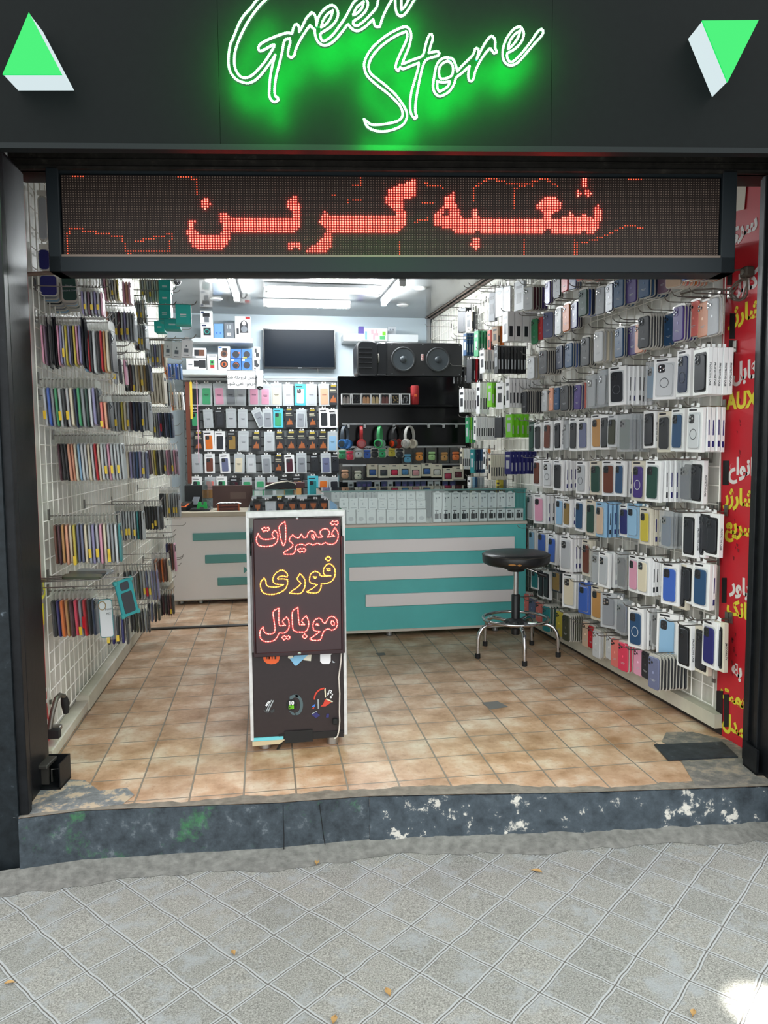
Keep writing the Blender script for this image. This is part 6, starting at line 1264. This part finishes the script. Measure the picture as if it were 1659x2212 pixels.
# accessories beyond the cases
right(1, '6', 970, 1030, 308, 492, None, 'A', ['charcoal', 'black'], 1, (.10, .03))
right(1, '6', 1030, 1078, 338, 490, None, 'A', ['cream', 'charcoal'], 1, (.08, .02))
right(1, '6', 1215, 1262, 185, 405, None, 'A', ['grey'], 0, (.07, .03))
right(1, '6', 1262, 1322, 150, 370, None, 'A', ['silver'], 0, (.11, .012))
right(1, '6', 1322, 1378, 140, 350, None, 'A', ['silver'], 0, (.11, .012))
right(1, '6', 1410, 1482, 100, 320, None, 'A', ['silver', 'silver'], 1, (.11, .012))
right(2, '6', 1012, 1038, 505, 675, 1098, 'A', ['denim', 'denim', 'denim', 'denim'], 3, (.045, .02))
right(2, '6', 1096, 1130, 485, 682, 1195, 'A', ['green', 'green', 'green', 'green'], 3, (.06, .016))
right(2, '6', 1200, 1224, 480, 660, None, 'A', ['coral', 'maroon'], 1, (.06, .016))
right(2, '6', 1224, 1292, 450, 595, None, 'A', ['beige', 'orange'], 1, (.06, .03))
right(2, '6', 1318, 1360, 338, 565, 1550, 'A', ['white'], 3, (.09, .05))
right(3, '6', 1138, 1178, 635, 812, 1250, 'A', ['white', 'white', 'silver', 'white'], 4, (.06, .018))
right(3, '6', 1252, 1282, 605, 815, 1485, 'A', ['black'], 8, (.06, .02))
right(3, '6', 905, 940, 768, 895, 1048, 'A', ['silver', 'black', 'black', 'black', 'charcoal'], 4, (.055, .022))
right(3, '6', 1036, 1082, 705, 886, 1145, 'A', ['charcoal', 'black', 'red', 'black'], 4, (.06, .02))
right(4, '6', 978, 1020, 938, 1118, 1118, 'A', ['white'], 5, (.06, .02))
right(4, '6', 1115, 1145, 890, 1130, 1200, 'A', ['white'], 3, (.06, .02))
right(4, '6', 1198, 1235, 885, 1075, 1275, 'A', ['lime', 'lime'], 1, (.06, .026))
right(4, '6', 1265, 1330, 888, 1092, None, 'A', ['white'], 0, (.08, .03))
right(4, '6', 1340, 1372, 858, 1082, 1600, 'A', ['white'], 8, (.06, .02))
right(5, '6', 1028, 1055, 1160, 1356, 1095, 'A', ['green', 'lime', 'green'], 3, (.06, .016))
right(5, '6', 1094, 1114, 1155, 1332, 1260, 'A', ['white'], 8, (.05, .018))
right(5, '6', 1258, 1312, 1160, 1315, None, 'A', ['charcoal', 'grey'], 1, (.08, .018))
right(5, '6', 1342, 1394, 1135, 1312, 1505, 'A', ['lime'], 3, (.06, .026))
right(6, '6', 985, 1005, 1402, 1562, 1068, 'A', ['cream', 'white'], 4, (.045, .02))
right(6, '6', 1066, 1096, 1408, 1592, 1165, 'A', ['teal', 'navy', 'navy', 'denim'], 4, (.05, .02))
right(6, '6', 1165, 1186, 1405, 1560, 1212, 'A', ['white', 'orange'], 1, (.05, .02))
right(6, '6', 1206, 1228, 1450, 1645, 1340, 'A', ['cream'], 6, (.05, .02))
right(6, '6', 1335, 1386, 1425, 1602, 1562, 'A', ['indigo'], 6, (.06, .024))
right(7, '6', 1045, 1070, 1625, 1780, 1160, 'A', ['white', 'sky', 'denim', 'grey', 'silver'], 5, (.06, .018))
right(7, '6', 1268, 1300, 1645, 1790, 1330, 'A', ['yellow', 'yellow', 'grey'], 3, (.06, .018))
# ---- left wall, from the top
left(2, '3', 292, 722, 505, 940, 17, ['pink', 'mauve', 'Tblack', 'charcoal', 'Tblack', 'Tblack', 'pink', 'lavender', 'silver', 'yellow', 'lavender', 'charcoal', 'yellow', 'pink', 'lavender', 'Tblack', 'Tblack'])
left(2, '3', 725, 950, 545, 1005, 9, ['sky', 'red', 'charcoal', 'white', 'black', 'red', 'tan', 'cream', 'charcoal'])
left(3, '3', 308, 832, 1035, 1460, 15, ['silver', 'blue', 'grey', 'green', 'silver', 'charcoal', 'silver', 'cream', 'navy', 'green', 'grey', 'dgreen', 'white', 'lavender', 'charcoal'])
left(4, '3', 325, 1032, 1505, 1915, 20, ['maroon', 'black', 'charcoal', 'peach', 'peach', 'cream', 'sky', 'white', 'white', 'cream', 'white', 'red', 'cream', 'white', 'silver', 'pink', 'silver', 'white', 'silver', 'silver'])
left(5, '4', 335, 1012, 445, 880, 18, ['brown', 'maroon', 'tan', 'peach', 'cream', 'yellow', 'slate', 'slate', 'cream', 'silver', 'lavender', 'silver', 'pink', 'cream', 'silver', 'grey', 'white', 'teal'])
left(6, '4', 395, 800, 1085, 1500, 10, ['black', 'indigo', 'orange', 'tan', 'maroon', 'rose', 'grey', 'red', 'charcoal', 'navy'])
left(1, '3', 705, 868, 245, 500, 7, ['lavender', 'silver', 'mauve', 'silver', 'lavender', 'silver', 'pink'])
left(1, '3', 875, 1005, 140, 370, 7, ['silver', 'pink', 'cream', 'white', 'silver', 'cream', 'yellow'])
left(2, '3', 918, 1142, 405, 720, 10, ['peach', 'silver', 'grey', 'silver', 'maroon', 'silver', 'lavender', 'silver', 'grey', 'silver'])
left(3, '3', 925, 1060, 815, 1085, 4, ['cream', 'silver', 'charcoal', 'pink'])
left(3, '3', 868, 930, 1170, 1470, 3, ['coral', 'peach', 'charcoal'])
left(4, '3', 940, 1272, 1165, 1490, 14, ['charcoal', 'grey', 'silver', 'grey', 'yellow', 'cream', 'silver', 'maroon', 'navy', 'charcoal', 'navy', 'silver', 'grey', 'silver'])
left(4, '3', 1030, 1246, 1590, 1895, 9, ['silver', 'mauve', 'cream', 'lavender', 'slate', 'denim', 'lavender', 'silver', 'slate'])
left(5, '4', 988, 1215, 355, 680, 11, ['silver', 'grey', 'silver', 'grey', 'silver', 'silver', 'grey', 'silver', 'teal', 'charcoal', 'silver'])
left(6, '4', 1055, 1332, 865, 1185, 13, ['charcoal', 'grey', 'charcoal', 'silver', 'grey', 'olive', 'grey', 'silver', 'slate', 'silver', 'lavender', 'slate', 'lavender'])
left(7, '4', 918, 1078, 1250, 1560, 5, ['charcoal', 'indigo', 'charcoal', 'indigo', 'charcoal'])
left(1, '3', 1105, 1236, 315, 560, 8, ['silver', 'white', 'lavender', 'silver', 'grey', 'silver', 'cream', 'silver'])
left(1, '3', 1060, 1112, 165, 400, 3, ['pink', 'peach', 'pink'])
left(2, '3', 1148, 1238, 515, 790, 5, ['silver', 'maroon', 'silver', 'silver', 'grey'])
left(3, '3', 1058, 1276, 855, 1150, 10, ['black', 'charcoal', 'maroon', 'grey', 'cream', 'gold', 'cream', 'gold', 'charcoal', 'slate'])
left(4, '3', 1298, 1462, 1265, 1540, 10, ['silver', 'silver', 'grey', 'lavender', 'navy', 'charcoal', 'slate', 'navy', 'denim', 'navy'])
left(4, '3', 1252, 1502, 1580, 1860, 13, ['maroon', 'mauve', 'cream', 'yellow', 'charcoal', 'white', 'charcoal', 'silver', 'pink', 'mauve', 'silver', 'pink', 'mauve'])
left(5, '4', 1198, 1372, 325, 590, 8, ['maroon', 'black', 'charcoal', 'black', 'charcoal', 'black', 'grey', 'black'])
left(6, '4', 1300, 1432, 775, 1035, 6, ['silver', 'peach', 'brown', 'orange', 'brown', 'cream'])
left(7, '4', 1108, 1256, 1210, 1455, 7, ['charcoal', 'black', 'olive', 'black', 'charcoal', 'grey', 'black'])
left(1, '3', 1200, 1362, 140, 390, 9, ['cream', 'silver', 'cream', 'white', 'silver', 'cream', 'white', 'cream', 'cream'])
left(2, '3', 1240, 1402, 685, 940, 9, ['white', 'silver', 'white', 'silver', 'lavender', 'silver', 'white', 'peach', 'cream'])
left(3, '3', 1278, 1402, 975, 1240, 6, ['cream'], 'A')
left(3, '3', 1398, 1478, 1015, 1262, 4, ['grey', 'charcoal', 'cream', 'silver'])
left(2, '3', 1420, 1545, 895, 1030, 5, ['orange', 'blue', 'denim', 'blue', 'denim'], 'A')
left(3, '3', 1470, 1562, 1135, 1290, 5, ['orange', 'cream', 'white', 'cream', 'white'], 'A')
left(5, '4', 1368, 1522, 215, 480, 9, ['charcoal', 'black', 'grey', 'cream', 'silver', 'grey', 'silver', 'silver', 'grey'])
left(6, '4', 1418, 1482, 635, 1000, 4, ['indigo', 'maroon', 'brown', 'pink'])
left(7, '4', 1348, 1472, 1085, 1310, 7, ['brown', 'black', 'maroon', 'black', 'maroon', 'brown', 'black'])
left(7, '4', 1262, 1352, 1160, 1360, 4, ['charcoal', 'slate', 'charcoal', 'olive'])

# ---- build hooks and packs
ROWS = ORD
def name_hooks():
    for side in ('right', 'left'):
        for row in range(1, 11):
            hs = sorted([h for h in HOOKS if h[0] == side and h[1] == row], key=lambda h: h[2])
            for i, h in enumerate(hs): h.append('last' if i == len(hs)-1 else ORD[i+1] if i+1 < len(ORD) else 'later')
name_hooks()
hook_mesh = {}
for side, row, y, z, xw, xt, packs, hn in HOOKS:
    L_ = round(abs(xt-xw), 2); sway = rnd.uniform(1.2, 3.4)
    if (side, L_) not in hook_mesh:
        s = 1 if side == 'left' else -1; g = MB(); g.tube([(0, 0, 0), (s*(L_-.03), 0, 0), (s*(L_-.012), 0, .006), (s*L_, 0, .022)], .0026, 6)
        g.box(-.002, .003, -.012, .012, -.018, .030); hook_mesh[(side, L_)] = g.mesh('display_hook', steel, 60)
    h = tag(link('display_hook', hook_mesh[(side, L_)], None, (xw, y, z+.002)), 'steel hook, %s from the doorway in the %s row of the %s wall' % (hn, ROWS[row], side), 'hook', 'display hooks on the %s wall' % side)
    for k, (kind, c, front, arg, x, yaw, tilt, sc) in enumerate(packs):
        o = spawn(kind, c, front, arg); o.location = (x, y+rnd.uniform(-.002, .002), z); o.rotation_euler = (-R(sway+rnd.uniform(-.25, .25)) if side == 'left' else 0, tilt, yaw); o.scale = sc
        noun = NOUN[kind]
        if kind == 'G' and k and rnd.random() < .06:
            if 'tagm' not in hook_mesh:
                g = MB(); g.box(-.0490, -.0478, -.0062, .0062, -.185, -.150); hook_mesh['tagm'] = g.mesh('price_sticker', pk['yellow']); g = MB(); g.box(-.0490, -.0478, -.0062, .0062, -.170, -.120); hook_mesh['tagr'] = g.mesh('price_sticker', PC['red'])
            link('price_sticker', hook_mesh['tagm' if rnd.random() < .75 else 'tagr'], o, (0, 0, rnd.uniform(-.005, .03)))
        if kind == 'W' and c == 'cream': noun = 'box'
        cn = '' if kind == 'W' and c == 'white' else CNAME.get(c, c)+' '
        wh = 'front' if k == 0 else ORD[k+1]+' in'
        tag(o, '%s%s %s, %s hook from doorway, %s row, %s wall' % (cn, noun, wh, hn, ROWS[row], side), CAT[kind], '%s on the %s wall' % (GRP[kind], side))
# bare hooks waiting for stock
def bare(side, pts, lab):
    for i, (px, py) in enumerate(pts):
        if side == 'left': P = onx(px, py, -.645); y, z, xw, L_, s = P.y, P.z, GL, round(-.645-GL, 2), 1
        else:
            y = 5.5
            for _ in range(12): P = onx(px, py, XR(y)-.26); y = P.y
            z, xw, L_, s = P.z, GR(y), .26, -1
        if (side, L_) not in hook_mesh:
            g = MB(); g.tube([(0, 0, 0), (s*(L_-.03), 0, 0), (s*(L_-.012), 0, .006), (s*L_, 0, .022)], .0026, 6); g.box(-.002, .003, -.012, .012, -.018, .030); hook_mesh[(side, L_)] = g.mesh('display_hook', steel, 60)
        tag(link('display_hook', hook_mesh[(side, L_)], None, (xw, y, z)), '%s, %s of them' % (lab, ORD[i+1]), 'hook', 'bare hooks on the %s wall' % side)
bare('left', [(260, 620), (258, 640), (240, 690), (262, 706), (285, 748), (310, 762), (390, 632), (400, 664), (398, 705), (415, 712), (350, 790), (380, 812), (395, 845), (398, 880), (390, 920), (395, 940), (385, 990)], 'bare steel hook sticking out of the left wall, counted downwards')
bare('left', [(403, 1135), (381, 1150), (378, 1162), (398, 1204), (397, 1208), (393, 1222), (382, 1249)], 'bare steel hook low on the left wall by the counter, counted downwards')
bare('right', [(1045, 601), (1015, 617), (1005, 622), (988, 647), (978, 654), (959, 663), (948, 682), (935, 692), (921, 705), (983, 726), (978, 733), (932, 735), (975, 790)], 'bare steel hook high on the right wall near the back, counted downwards')
# ------------------------------------------------------------------ back board packs
def front_pack(px, pyt, pyb, c, style, lab, y0):
    P = ony(px, pyt, y0); d = proj(P)[2]; h = (pyb-pyt)*d/FPX; key = ('board', c, style)
    if key not in _P:
        if style == 'sleeve':
            g = MB(); g.rr(.104, .205, 0, .012, .006, cz=-.106, c=.002); o = g.build('hanging_phone_case', mat('sleeve_pale', '#b9bfc2', .3), None, 40)
            g = MB(); g.rr(.072, .148, -.003, .0, .010, cz=-.122, c=.001); g.build('case_back', PC[c], o, 40)
            g = MB(); g.box(-.045, .045, -.001, 0, -.034, -.020); g.build('header_print', PC['silver'], o)
            g = MB(); g.box(-.02, .02, -.0042, -.003, -.108, -.104); g.box(-.015, .018, -.0042, -.003, -.118, -.115); g.build('handwriting', ink, o)
        elif style == 'flame':
            g = MB(); g.cbox(-.048, .048, 0, .012, -.20, -.004, .0015); o = g.build('glass_protector_box', PC['black'], None, 40)
            g = MB(); g.prism([(-.03+.06*t, 0, -.165+.05*math.sin(3.1*t)+.012*math.sin(17*t)) for t in [i/12 for i in range(13)]]+[(.036, 0, -.175), (-.036, 0, -.175)], (0, -.0012, 0)); g.build('flame_print', mat('flame_print', '#a05a30', .4), o)
            g = MB(); g.box(-.036, .02, -.001, 0, -.062, -.050); g.box(-.036, .03, -.001, 0, -.078, -.072); g.build('title_print', mat('title_print', '#b9b39a', .4), o)
            g = MB(); g.box(-.026, .026, -.001, 0, -.022, -.006); g.build('foil_label', mat('foil_label', '#c9b24f', .25, .4), o)
        else:
            bx = {'w': white, 'c': mat('cyan_header', '#4fb8c9', .4), 'k': dark}[style[-1]]
            g = MB(); g.cbox(-.052, .052, 0, .014, -.205, -.004, .0015); o = g.build('hanging_case_box', bx, None, 40)
            g = MB(); g.rr(.066, .135, -.004, .0, .010, cz=-.118, c=.001); o2 = g.build('case_back', PC[c], o, 40); lenses(o, -.012, -.072, -.0042, c)
            g = MB(); g.box(-.04, .02, -.001, 0, -.034, -.024); g.build('header_print', ink if style[-1] != 'k' else PC['silver'], o)
        hang_tab(o, .02); _P[key] = o
    else: o = copy_tree(_P[key])
    o.location = P; o.rotation_euler = (0, R(rnd.uniform(-2.5, 2.5)), R(rnd.uniform(-5, 5))); s = max(.6, min(1.3, h/.212)); o.scale = (s, 1, s); tag(o, lab, 'phone case', 'packs hung on the grey slat board'); return o
YH = 7.85
BR = [('top', 897, 1072, [(440, 'charcoal', 'sleeve'), (525, 'green', 'sleeve'), (620, 'pink', 'sleeve'), (710, 'grey', 'sleeve'), (795, 'silver', 'sleeve'), (895, 'pink', 'sleeve'), (985, 'pink', 'sleeve'), (1070, 'cream', 'sleeve'), (1160, 'white', 'sleeve'), (1258, 'white', 'box_c'), (1345, 'silver', 'sleeve'), (1440, 'peach', 'sleeve'), (1517, 'black', 'flame')]),
 ('second', 1092, 1245, [(435, 'green', 'box_k'), (535, 'silver', 'sleeve'), (625, 'charcoal', 'box_k'), (715, 'silver', 'sleeve'), (808, 'silver', 'sleeve'), (905, 'grey', 'sleeve'), (1000, 'grey', 'sleeve'), (1085, 'green', 'box_c'), (1170, 'black', 'flame'), (1262, 'grey', 'sleeve'), (1350, 'black', 'flame'), (1440, 'black', 'box_w'), (1510, 'black', 'box_w')]),
 ('third', 1265, 1428, [(465, 'black', 'flame'), (540, 'orange', 'box_w'), (630, 'charcoal', 'box_w'), (725, 'gold', 'box_k'), (815, 'silver', 'sleeve'), (918, 'black', 'flame'), (1015, 'silver', 'sleeve'), (1095, 'black', 'flame'), (1187, 'black', 'flame'), (1268, 'black', 'flame'), (1350, 'black', 'flame'), (1435, 'black', 'flame'), (1510, 'sky', 'sleeve')]),
 ('fourth', 1442, 1600, [(450, 'silver', 'sleeve'), (550, 'brown', 'box_w'), (665, 'slate', 'box_w'), (780, 'cream', 'sleeve'), (870, 'white', 'sleeve'), (990, 'grey', 'sleeve'), (1090, 'black', 'flame'), (1170, 'maroon', 'box_w'), (1265, 'grey', 'sleeve'), (1370, 'black', 'box_k'), (1455, 'slate', 'sleeve'), (1530, 'charcoal', 'box_k')]),
 ('lowest', 1620, 1785, [(450, 'green', 'box_w'), (555, 'coral', 'sleeve'), (645, 'green', 'box_w'), (745, 'maroon', 'box_k'), (840, 'green', 'sleeve'), (945, 'green', 'sleeve'), (1040, 'silver', 'sleeve'), (1135, 'gold', 'box_k'), (1235, 'tan', 'box_k'), (1355, 'teal', 'box_c'), (1440, 'orange', 'sleeve'), (1520, 'charcoal', 'sleeve')])]
SN = dict(sleeve='case in a clear sleeve', flame='flame print protector box', box_w='case in a white box', box_c='case in a cyan topped box', box_k='case in a dark box')
for rn, y0, y1, items in BR:
    for i, (x, c, st) in enumerate(items):
        px = 300+x/3.607; pos = 'rightmost' if i == len(items)-1 else ('leftmost' if i == 0 else ORD[i+1]+' from the left')
        lab = '%s%s, %s, %s slat board row' % ('' if st == 'flame' else CNAME.get(c, c)+' ', 'black '+SN[st] if st == 'flame' else SN[st], pos, rn)
        o = front_pack(px, 580+y0/3.607+rnd.uniform(-2, 2), 580+y1/3.607, c, st, lab, YH)
        if rn == 'second' and i == 5: o.rotation_euler = (0, R(-24), 0)
        if rn == 'second' and i >= 11: write('GLASS', ink, .026, basis((1, 0, 0), (0, 0, 1), (0, -.0012, -.029)), o)
        if rn != 'lowest' and st == 'sleeve' and i % 3 == 0:
            q = front_pack(px+2, 580+y0/3.607+1, 580+y1/3.607, 'grey', 'sleeve', 'grey sleeve', YH+.018)
            q['label'] = 'grey sleeve behind the %s pack, %s, %s slat board row' % (CNAME.get(c, c), pos, rn)
        g = hook_mesh.get('board')
        if g is None:
            gg = MB(); gg.tube([(0, 0, 0), (0, -.055, 0), (0, -.062, .012)], .002, 5); gg.box(-.008, .008, -.001, .004, -.008, .02); g = hook_mesh['board'] = gg.mesh('slat_hook', steel, 60)
        tag(link('slat_hook', g, None, (o.location.x, YP-.007, o.location.z+.002)), 'small steel hook, %s in the %s row of the slat board' % (pos, rn), 'hook', 'hooks of the slat board')
# belts and straps hanging at the left end of the board
for px, y0, y1, c, r_, lab in ((412, 825, 905, pk['yellow'], .012, 'yellow strap hanging at the left end of the slat board'), (425, 826, 1000, PC['pink'], .004, 'long thin pink cord hanging in front of the slat board'), (404, 825, 1045, PC['brown'], .02, 'dark brown strap hanging at the far left of the slat board')):
    a, b = ony(px, y0, 7.75), ony(px+2, y1, 7.75); g = MB(); g.cbox(-r_, r_, 0, .004, b.z-a.z, 0, .001); g.tube([(0, .002, 0), (0, .002, .02)], .003, 5); tag(g.build('hanging_strap', c, None, 40, a), lab, 'strap', 'straps at the end of the slat board')

def peg(y, z, x1, lab):
    g = MB(); L_ = x1-GL; g.tube([(0, 0, 0), (L_-.03, 0, 0), (L_-.012, 0, .006), (L_, 0, .022)], .0026, 6); g.box(-.002, .003, -.012, .012, -.018, .030)
    tag(g.build('display_hook', steel, None, 60, (GL, y, z)), lab, 'hook', 'display hooks on the left wall')
# ------------------------------------------------------------------ teal cartons and white cable boxes at the left rear
for i, (x0, x1, y0, y1, X, lab) in enumerate(((150, 246, 88, 180, -.60, 'teal carton hanging highest at the left rear under the ceiling'), (152, 246, 166, 280, -.60, 'teal carton hanging under the highest one at the left rear'), (148, 246, 278, 408, -.58, 'teal carton with white print, middle of the hanging left rear group'), (282, 404, 278, 430, -.42, 'teal carton hanging furthest right, beside the grey ceiling'), (192, 322, 392, 470, -.50, 'teal carton lying lowest under the other teal cartons'), (116, 200, 410, 492, -.64, 'teal carton lowest on the left, against the wall grid'))):
    P = onx(300+(x0+x1)/7.214, 580+y0/3.607, X); d = proj(P)[2]; w_ = (x1-x0)/3.607*d/FPX*.95; h_ = (y1-y0)/3.607*d/FPX
    t = tag(empty('teal_carton', P, R(rnd.uniform(-4, 4))), lab, 'box', 'teal cartons at the left rear'); g = MB(); g.cbox(-w_/2, w_/2, 0, .10, -h_, 0, .003); g.build('carton', mat('teal_carton_'+str(i % 2), ('#2ab5ac', '#30c2b8')[i % 2], .4), t, 40)
    g = MB(); g.box(-w_*.2, w_*.2, -.0012, 0, -h_*.55, -h_*.49); g.box(-w_*.2, w_*.2, -.0012, 0, -h_*.62, -h_*.60); g.build('print', white, t)
    g = MB(); g.tube([(0, .05, -.001), (0, .05, .015)], .002, 5); g.box(P.x*0-.02, .02, .049, .051, .0, .012); g.build('hang_tab', white, t)
    peg(P.y+.05, P.z+.006, P.x+w_*.5+.03, 'long steel hook holding the %s' % lab.split(',')[0].split(' hanging')[0].split(' lying')[0]+', '+N9[i]+' of six')
for i, (x0, x1, y0, y1) in enumerate(((196, 262, 562, 690), (258, 336, 570, 702), (330, 416, 556, 690))):
    P = onx(300+(x0+x1)/7.214, 580+y0/3.607, (-.60, -.50, -.40)[i]); d = proj(P)[2]; w_ = (x1-x0)/3.607*d/FPX*.95; h_ = (y1-y0)/3.607*d/FPX
    t = tag(empty('cable_box', P, R(-6)), 'white cable box with coil print, %s of three below the teal cartons' % ('leftmost', 'middle', 'rightmost')[i], 'box', 'white cable boxes at the left rear'); t.rotation_euler = (0, R(4), R(-6))
    g = MB(); g.cbox(-w_/2, w_/2, 0, .03, -h_, 0, .002); g.build('carton', white, t, 40); g = MB(); g.box(-w_*.2, w_*.2, -.0012, 0, -h_*.72, -h_*.5); g.box(-w_*.25, w_*.25, -.0012, 0, -h_*.9, -h_*.86); g.box(-w_*.06, w_*.04, -.0012, 0, -h_*.42, -h_*.3); g.build('print', pk['grey'], t); g = MB(); g.box(-w_*.2, w_*.2, .010, .012, .0, .016); g.build('hang_tab', white, t)
    peg(P.y+.011, P.z+.008, P.x+w_*.5+.02, 'steel hook holding the %s white cable box, left rear' % ('leftmost', 'middle', 'rightmost')[i])

# ------------------------------------------------------------------ clamshells hung at the front of the left wall, facing the street
def clamshell(px0, px1, py0, py1, y0, c, lab, words=False, tilt=0):
    a, b = ony(px0, py0, y0), ony(px1, py1, y0); w_, h_ = b.x-a.x, a.z-b.z
    t = tag(empty('case_clamshell', ((a.x+b.x)/2, y0, a.z)), lab, 'phone case', 'clamshell cases at the front of the left wall'); t.rotation_euler = (0, R(tilt), 0)
    g = MB(); g.rr(w_*.80, h_*.90, .002, .011, .014, cz=-h_*.5, c=.002); g.build('case_back', PC[c], t, 40); g = MB(); g.rr(w_, h_, .004, .012, .02, cz=-h_*.5, c=.003); g.build('blister_rim', rim, t, 40)
    g = MB(); g.box(-.02, .02, .005, .007, -.002, .02); g.build('hang_tab', rim, t)
    if words: write('SILICONE COVER', PC['silver'], .009, basis((1, 0, 0), (0, 0, 1), (0, .0012, -h_*.62)), t); write('Silky and', PC['silver'], .009, basis((1, 0, 0), (0, 0, 1), (0, .0012, -h_*.44)), t)
    return t
clamshell(81, 127, 592, 640, 3.50, 'indigo', 'navy silicone clamshell, front left of the pair under the matrix board')
clamshell(127, 167, 588, 652, 3.52, 'dgreen', 'dark clamshell lettered in silver, front right of the pair under the matrix board', True, -3)
for k in range(6):
    clamshell(83+5*k, 128+5*k, 600+6*k, 648+6*k, 3.56+.05*k, ('grey', 'sky', 'charcoal', 'silver', 'grey', 'sky')[k], 'clamshell %s behind the navy one at the front of the left wall' % ORD[k+1])
for k in range(5):
    clamshell(127+4*k, 166+3*k, 592+5*k, 654+5*k, 3.57+.05*k, ('coral', 'grey', 'sky', 'dgreen', 'silver')[k], 'clamshell %s behind the lettered one at the front of the left wall' % ORD[k+1])
clamshell(80, 109, 536, 584, 3.48, 'indigo', 'navy clamshell hanging highest, half behind the matrix board end')
clamshell(79, 104, 420, 522, 3.46, 'silver', 'tall grey clamshell high on the left wall beside the matrix board')
# white case with teal rim in a zip bag, facing the street
a, b = ony(205, 1282, 3.30), ony(250, 1382, 3.30); w_, h_ = b.x-a.x, a.z-b.z
t = tag(empty('bagged_phone_case', ((a.x+b.x)/2, 3.30, a.z), R(6)), 'white case with teal rim in a zip bag, low on the left wall', 'phone case'); t.rotation_euler = (0, R(-1.5), R(8))
g = MB(); g.rr(w_*.72, h_*.82, 0, .010, .012, cz=-h_*.54, c=.002); g.build('case_rim', PC['teal'], t, 40); g = MB(); g.rr(w_*.64, h_*.78, -.002, .001, .009, cz=-h_*.54, c=.001); g.build('case_back', PC['white'], t, 40)
g = MB(); g.tube([(-w_*.16+.014*math.cos(k*math.pi/8)*(1 if abs(math.cos(k*math.pi/8)) < .9 else 1), -.003, -h_*.26+.018*math.sin(k*math.pi/8)) for k in range(16)], .002, 5, closed=True); g.build('gold_ring', PC['gold'], t, 60)
g = MB(); g.rr(w_, h_*1.0, -.006, .016, .01, cz=-h_*.5, c=.004); g.build('plastic_bag', bagfilm, t, 40); g = MB(); g.box(-w_*.45, w_*.45, -.007, -.006, -h_*.10, -h_*.085); g.box(-w_*.45, w_*.45, -.007, -.006, -h_*.07, -h_*.06); g.build('zip_strip', rim, t)
write('Poco', ink, .013, basis((1, 0, .1), (-.1, 0, 1), (w_*.14, -.0026, -h_*.34)), t); write('M3', ink, .013, basis((1, 0, .1), (-.1, 0, 1), (w_*.14, -.0026, -h_*.44)), t)
# armoured teal case hanging askew
P = onx(265, 1250, -.60); peg(P.y+.006, P.z+.004, P.x+.06, 'steel hook holding the armoured teal case, low on the left wall'); t = tag(empty('armoured_phone_case', P, 0), 'teal armoured phone case hanging askew low on the left wall', 'phone case'); t.rotation_euler = (0, R(-12), R(40))
g = MB(); g.rr(.078, .16, 0, .012, .014, cz=-.085, c=.003); g.build('shell', PC['teal'], t, 40); g = MB(); g.rr(.05, .09, -.002, .001, .006, cz=-.105, c=.001); g.rr(.04, .035, -.002, .001, .008, cz=-.032, c=.001); g.build('inner_panel', PC['charcoal'], t, 40)
g = MB()
for s in (-1, 1):
    for z in (-.012, -.158): g.cbox(s*.036-.008, s*.036+.008, -.003, .014, z-.010, z+.010, .003)
g.build('corner_bumper', mat('teal_bumper', '#2d7f80', .5), t, 40)
# cases lying flat across the hooks
for i, (px, py, c, a) in enumerate(((190, 1236, 'charcoal', 12), (205, 1232, 'grey', -6), (178, 1243, 'olive', 4))):
    P = onx(px, py, -.76); peg(P.y-.03, P.z-.016, -.66, 'steel hook under the %s case lying flat on the left wall' % CNAME.get(c, c)); t = tag(empty('phone_case', P, R(a)), '%s phone case lying flat across hooks low on the left wall' % CNAME.get(c, c), 'phone case', 'cases lying across the left wall hooks'); t.rotation_euler = (R(-88), R(3), R(a))
    g = MB(); g.rr(.15, .075, 0, .010, .012, c=.002); g.build('shell', PC[c], t, 40); g = MB(); g.rr(.14, .066, -.001, .001, .010, c=.0004); g.build('bag_front', bagfilm, t, 40)
peg(3.305, 1.02-.285, -.60, 'steel hook holding the zip-bagged white case low on the left wall')
# stick under the left end of the board, cable coil at the right end
a, b = ony(50, 593, 3.32), ony(150, 590, 3.32); g = MB(); g.tube([a, (a+b)/2+Vector((0, 0, .003)), b], [.009, .008, .006], 8)
tag(g.build('wooden_stick', mat('weathered_stick', '#77695c', .8, noise=.3, nscale=30), None, 60), 'weathered stick wedged under the left end of the matrix board', 'stick')
C = onx(1598, 622, 1.99); g = MB(); cyc = []
for k in range(90):
    a = k*math.pi/14; r_ = .05+.006*math.sin(k*.7); cyc.append((C.x+.006*math.sin(k*.31), C.y+r_*1.1*math.cos(a), C.z+r_*.8*math.sin(a)-.0002*k))
g.tube(cyc, .0032, 5)
g.tube([(C.x, C.y+.05, C.z), (C.x-.02, C.y+.16, C.z+.03), (C.x-.03, C.y+.28, C.z+.05), (C.x-.02, C.y+.42, C.z+.06)], .004, 6); g.tube([(C.x, C.y-.04, C.z+.03), (C.x+.01, C.y-.03, C.z+.07), (C.x-.03, C.y+.10, C.z+.09), (C.x-.08, C.y+.2, C.z+.085)], .0035, 6)
tag(g.build('cable_coil', mat('dusty_cable', '#5b5047', .7), None, 60), 'dusty brown cable coiled on the banner under the right end of the board', 'cable')
P = onx(1614, 588, 2.0); g = MB(); g.cbox(-.02, .02, -.025, .025, -.022, .022, .006); o = tag(g.build('junction_box', mat('dusty_box', '#4a4138', .7), None, 40, P), 'small square junction box on the frame above the cable coil', 'box')
g = MB(); g.lathe([(.012, -.024), (.012, -.020), (.008, -.0195)], (0, 0, 0), 12, Matrix.Rotation(R(90), 3, 'Y')); g.build('cover_screw', steel, o, 50)
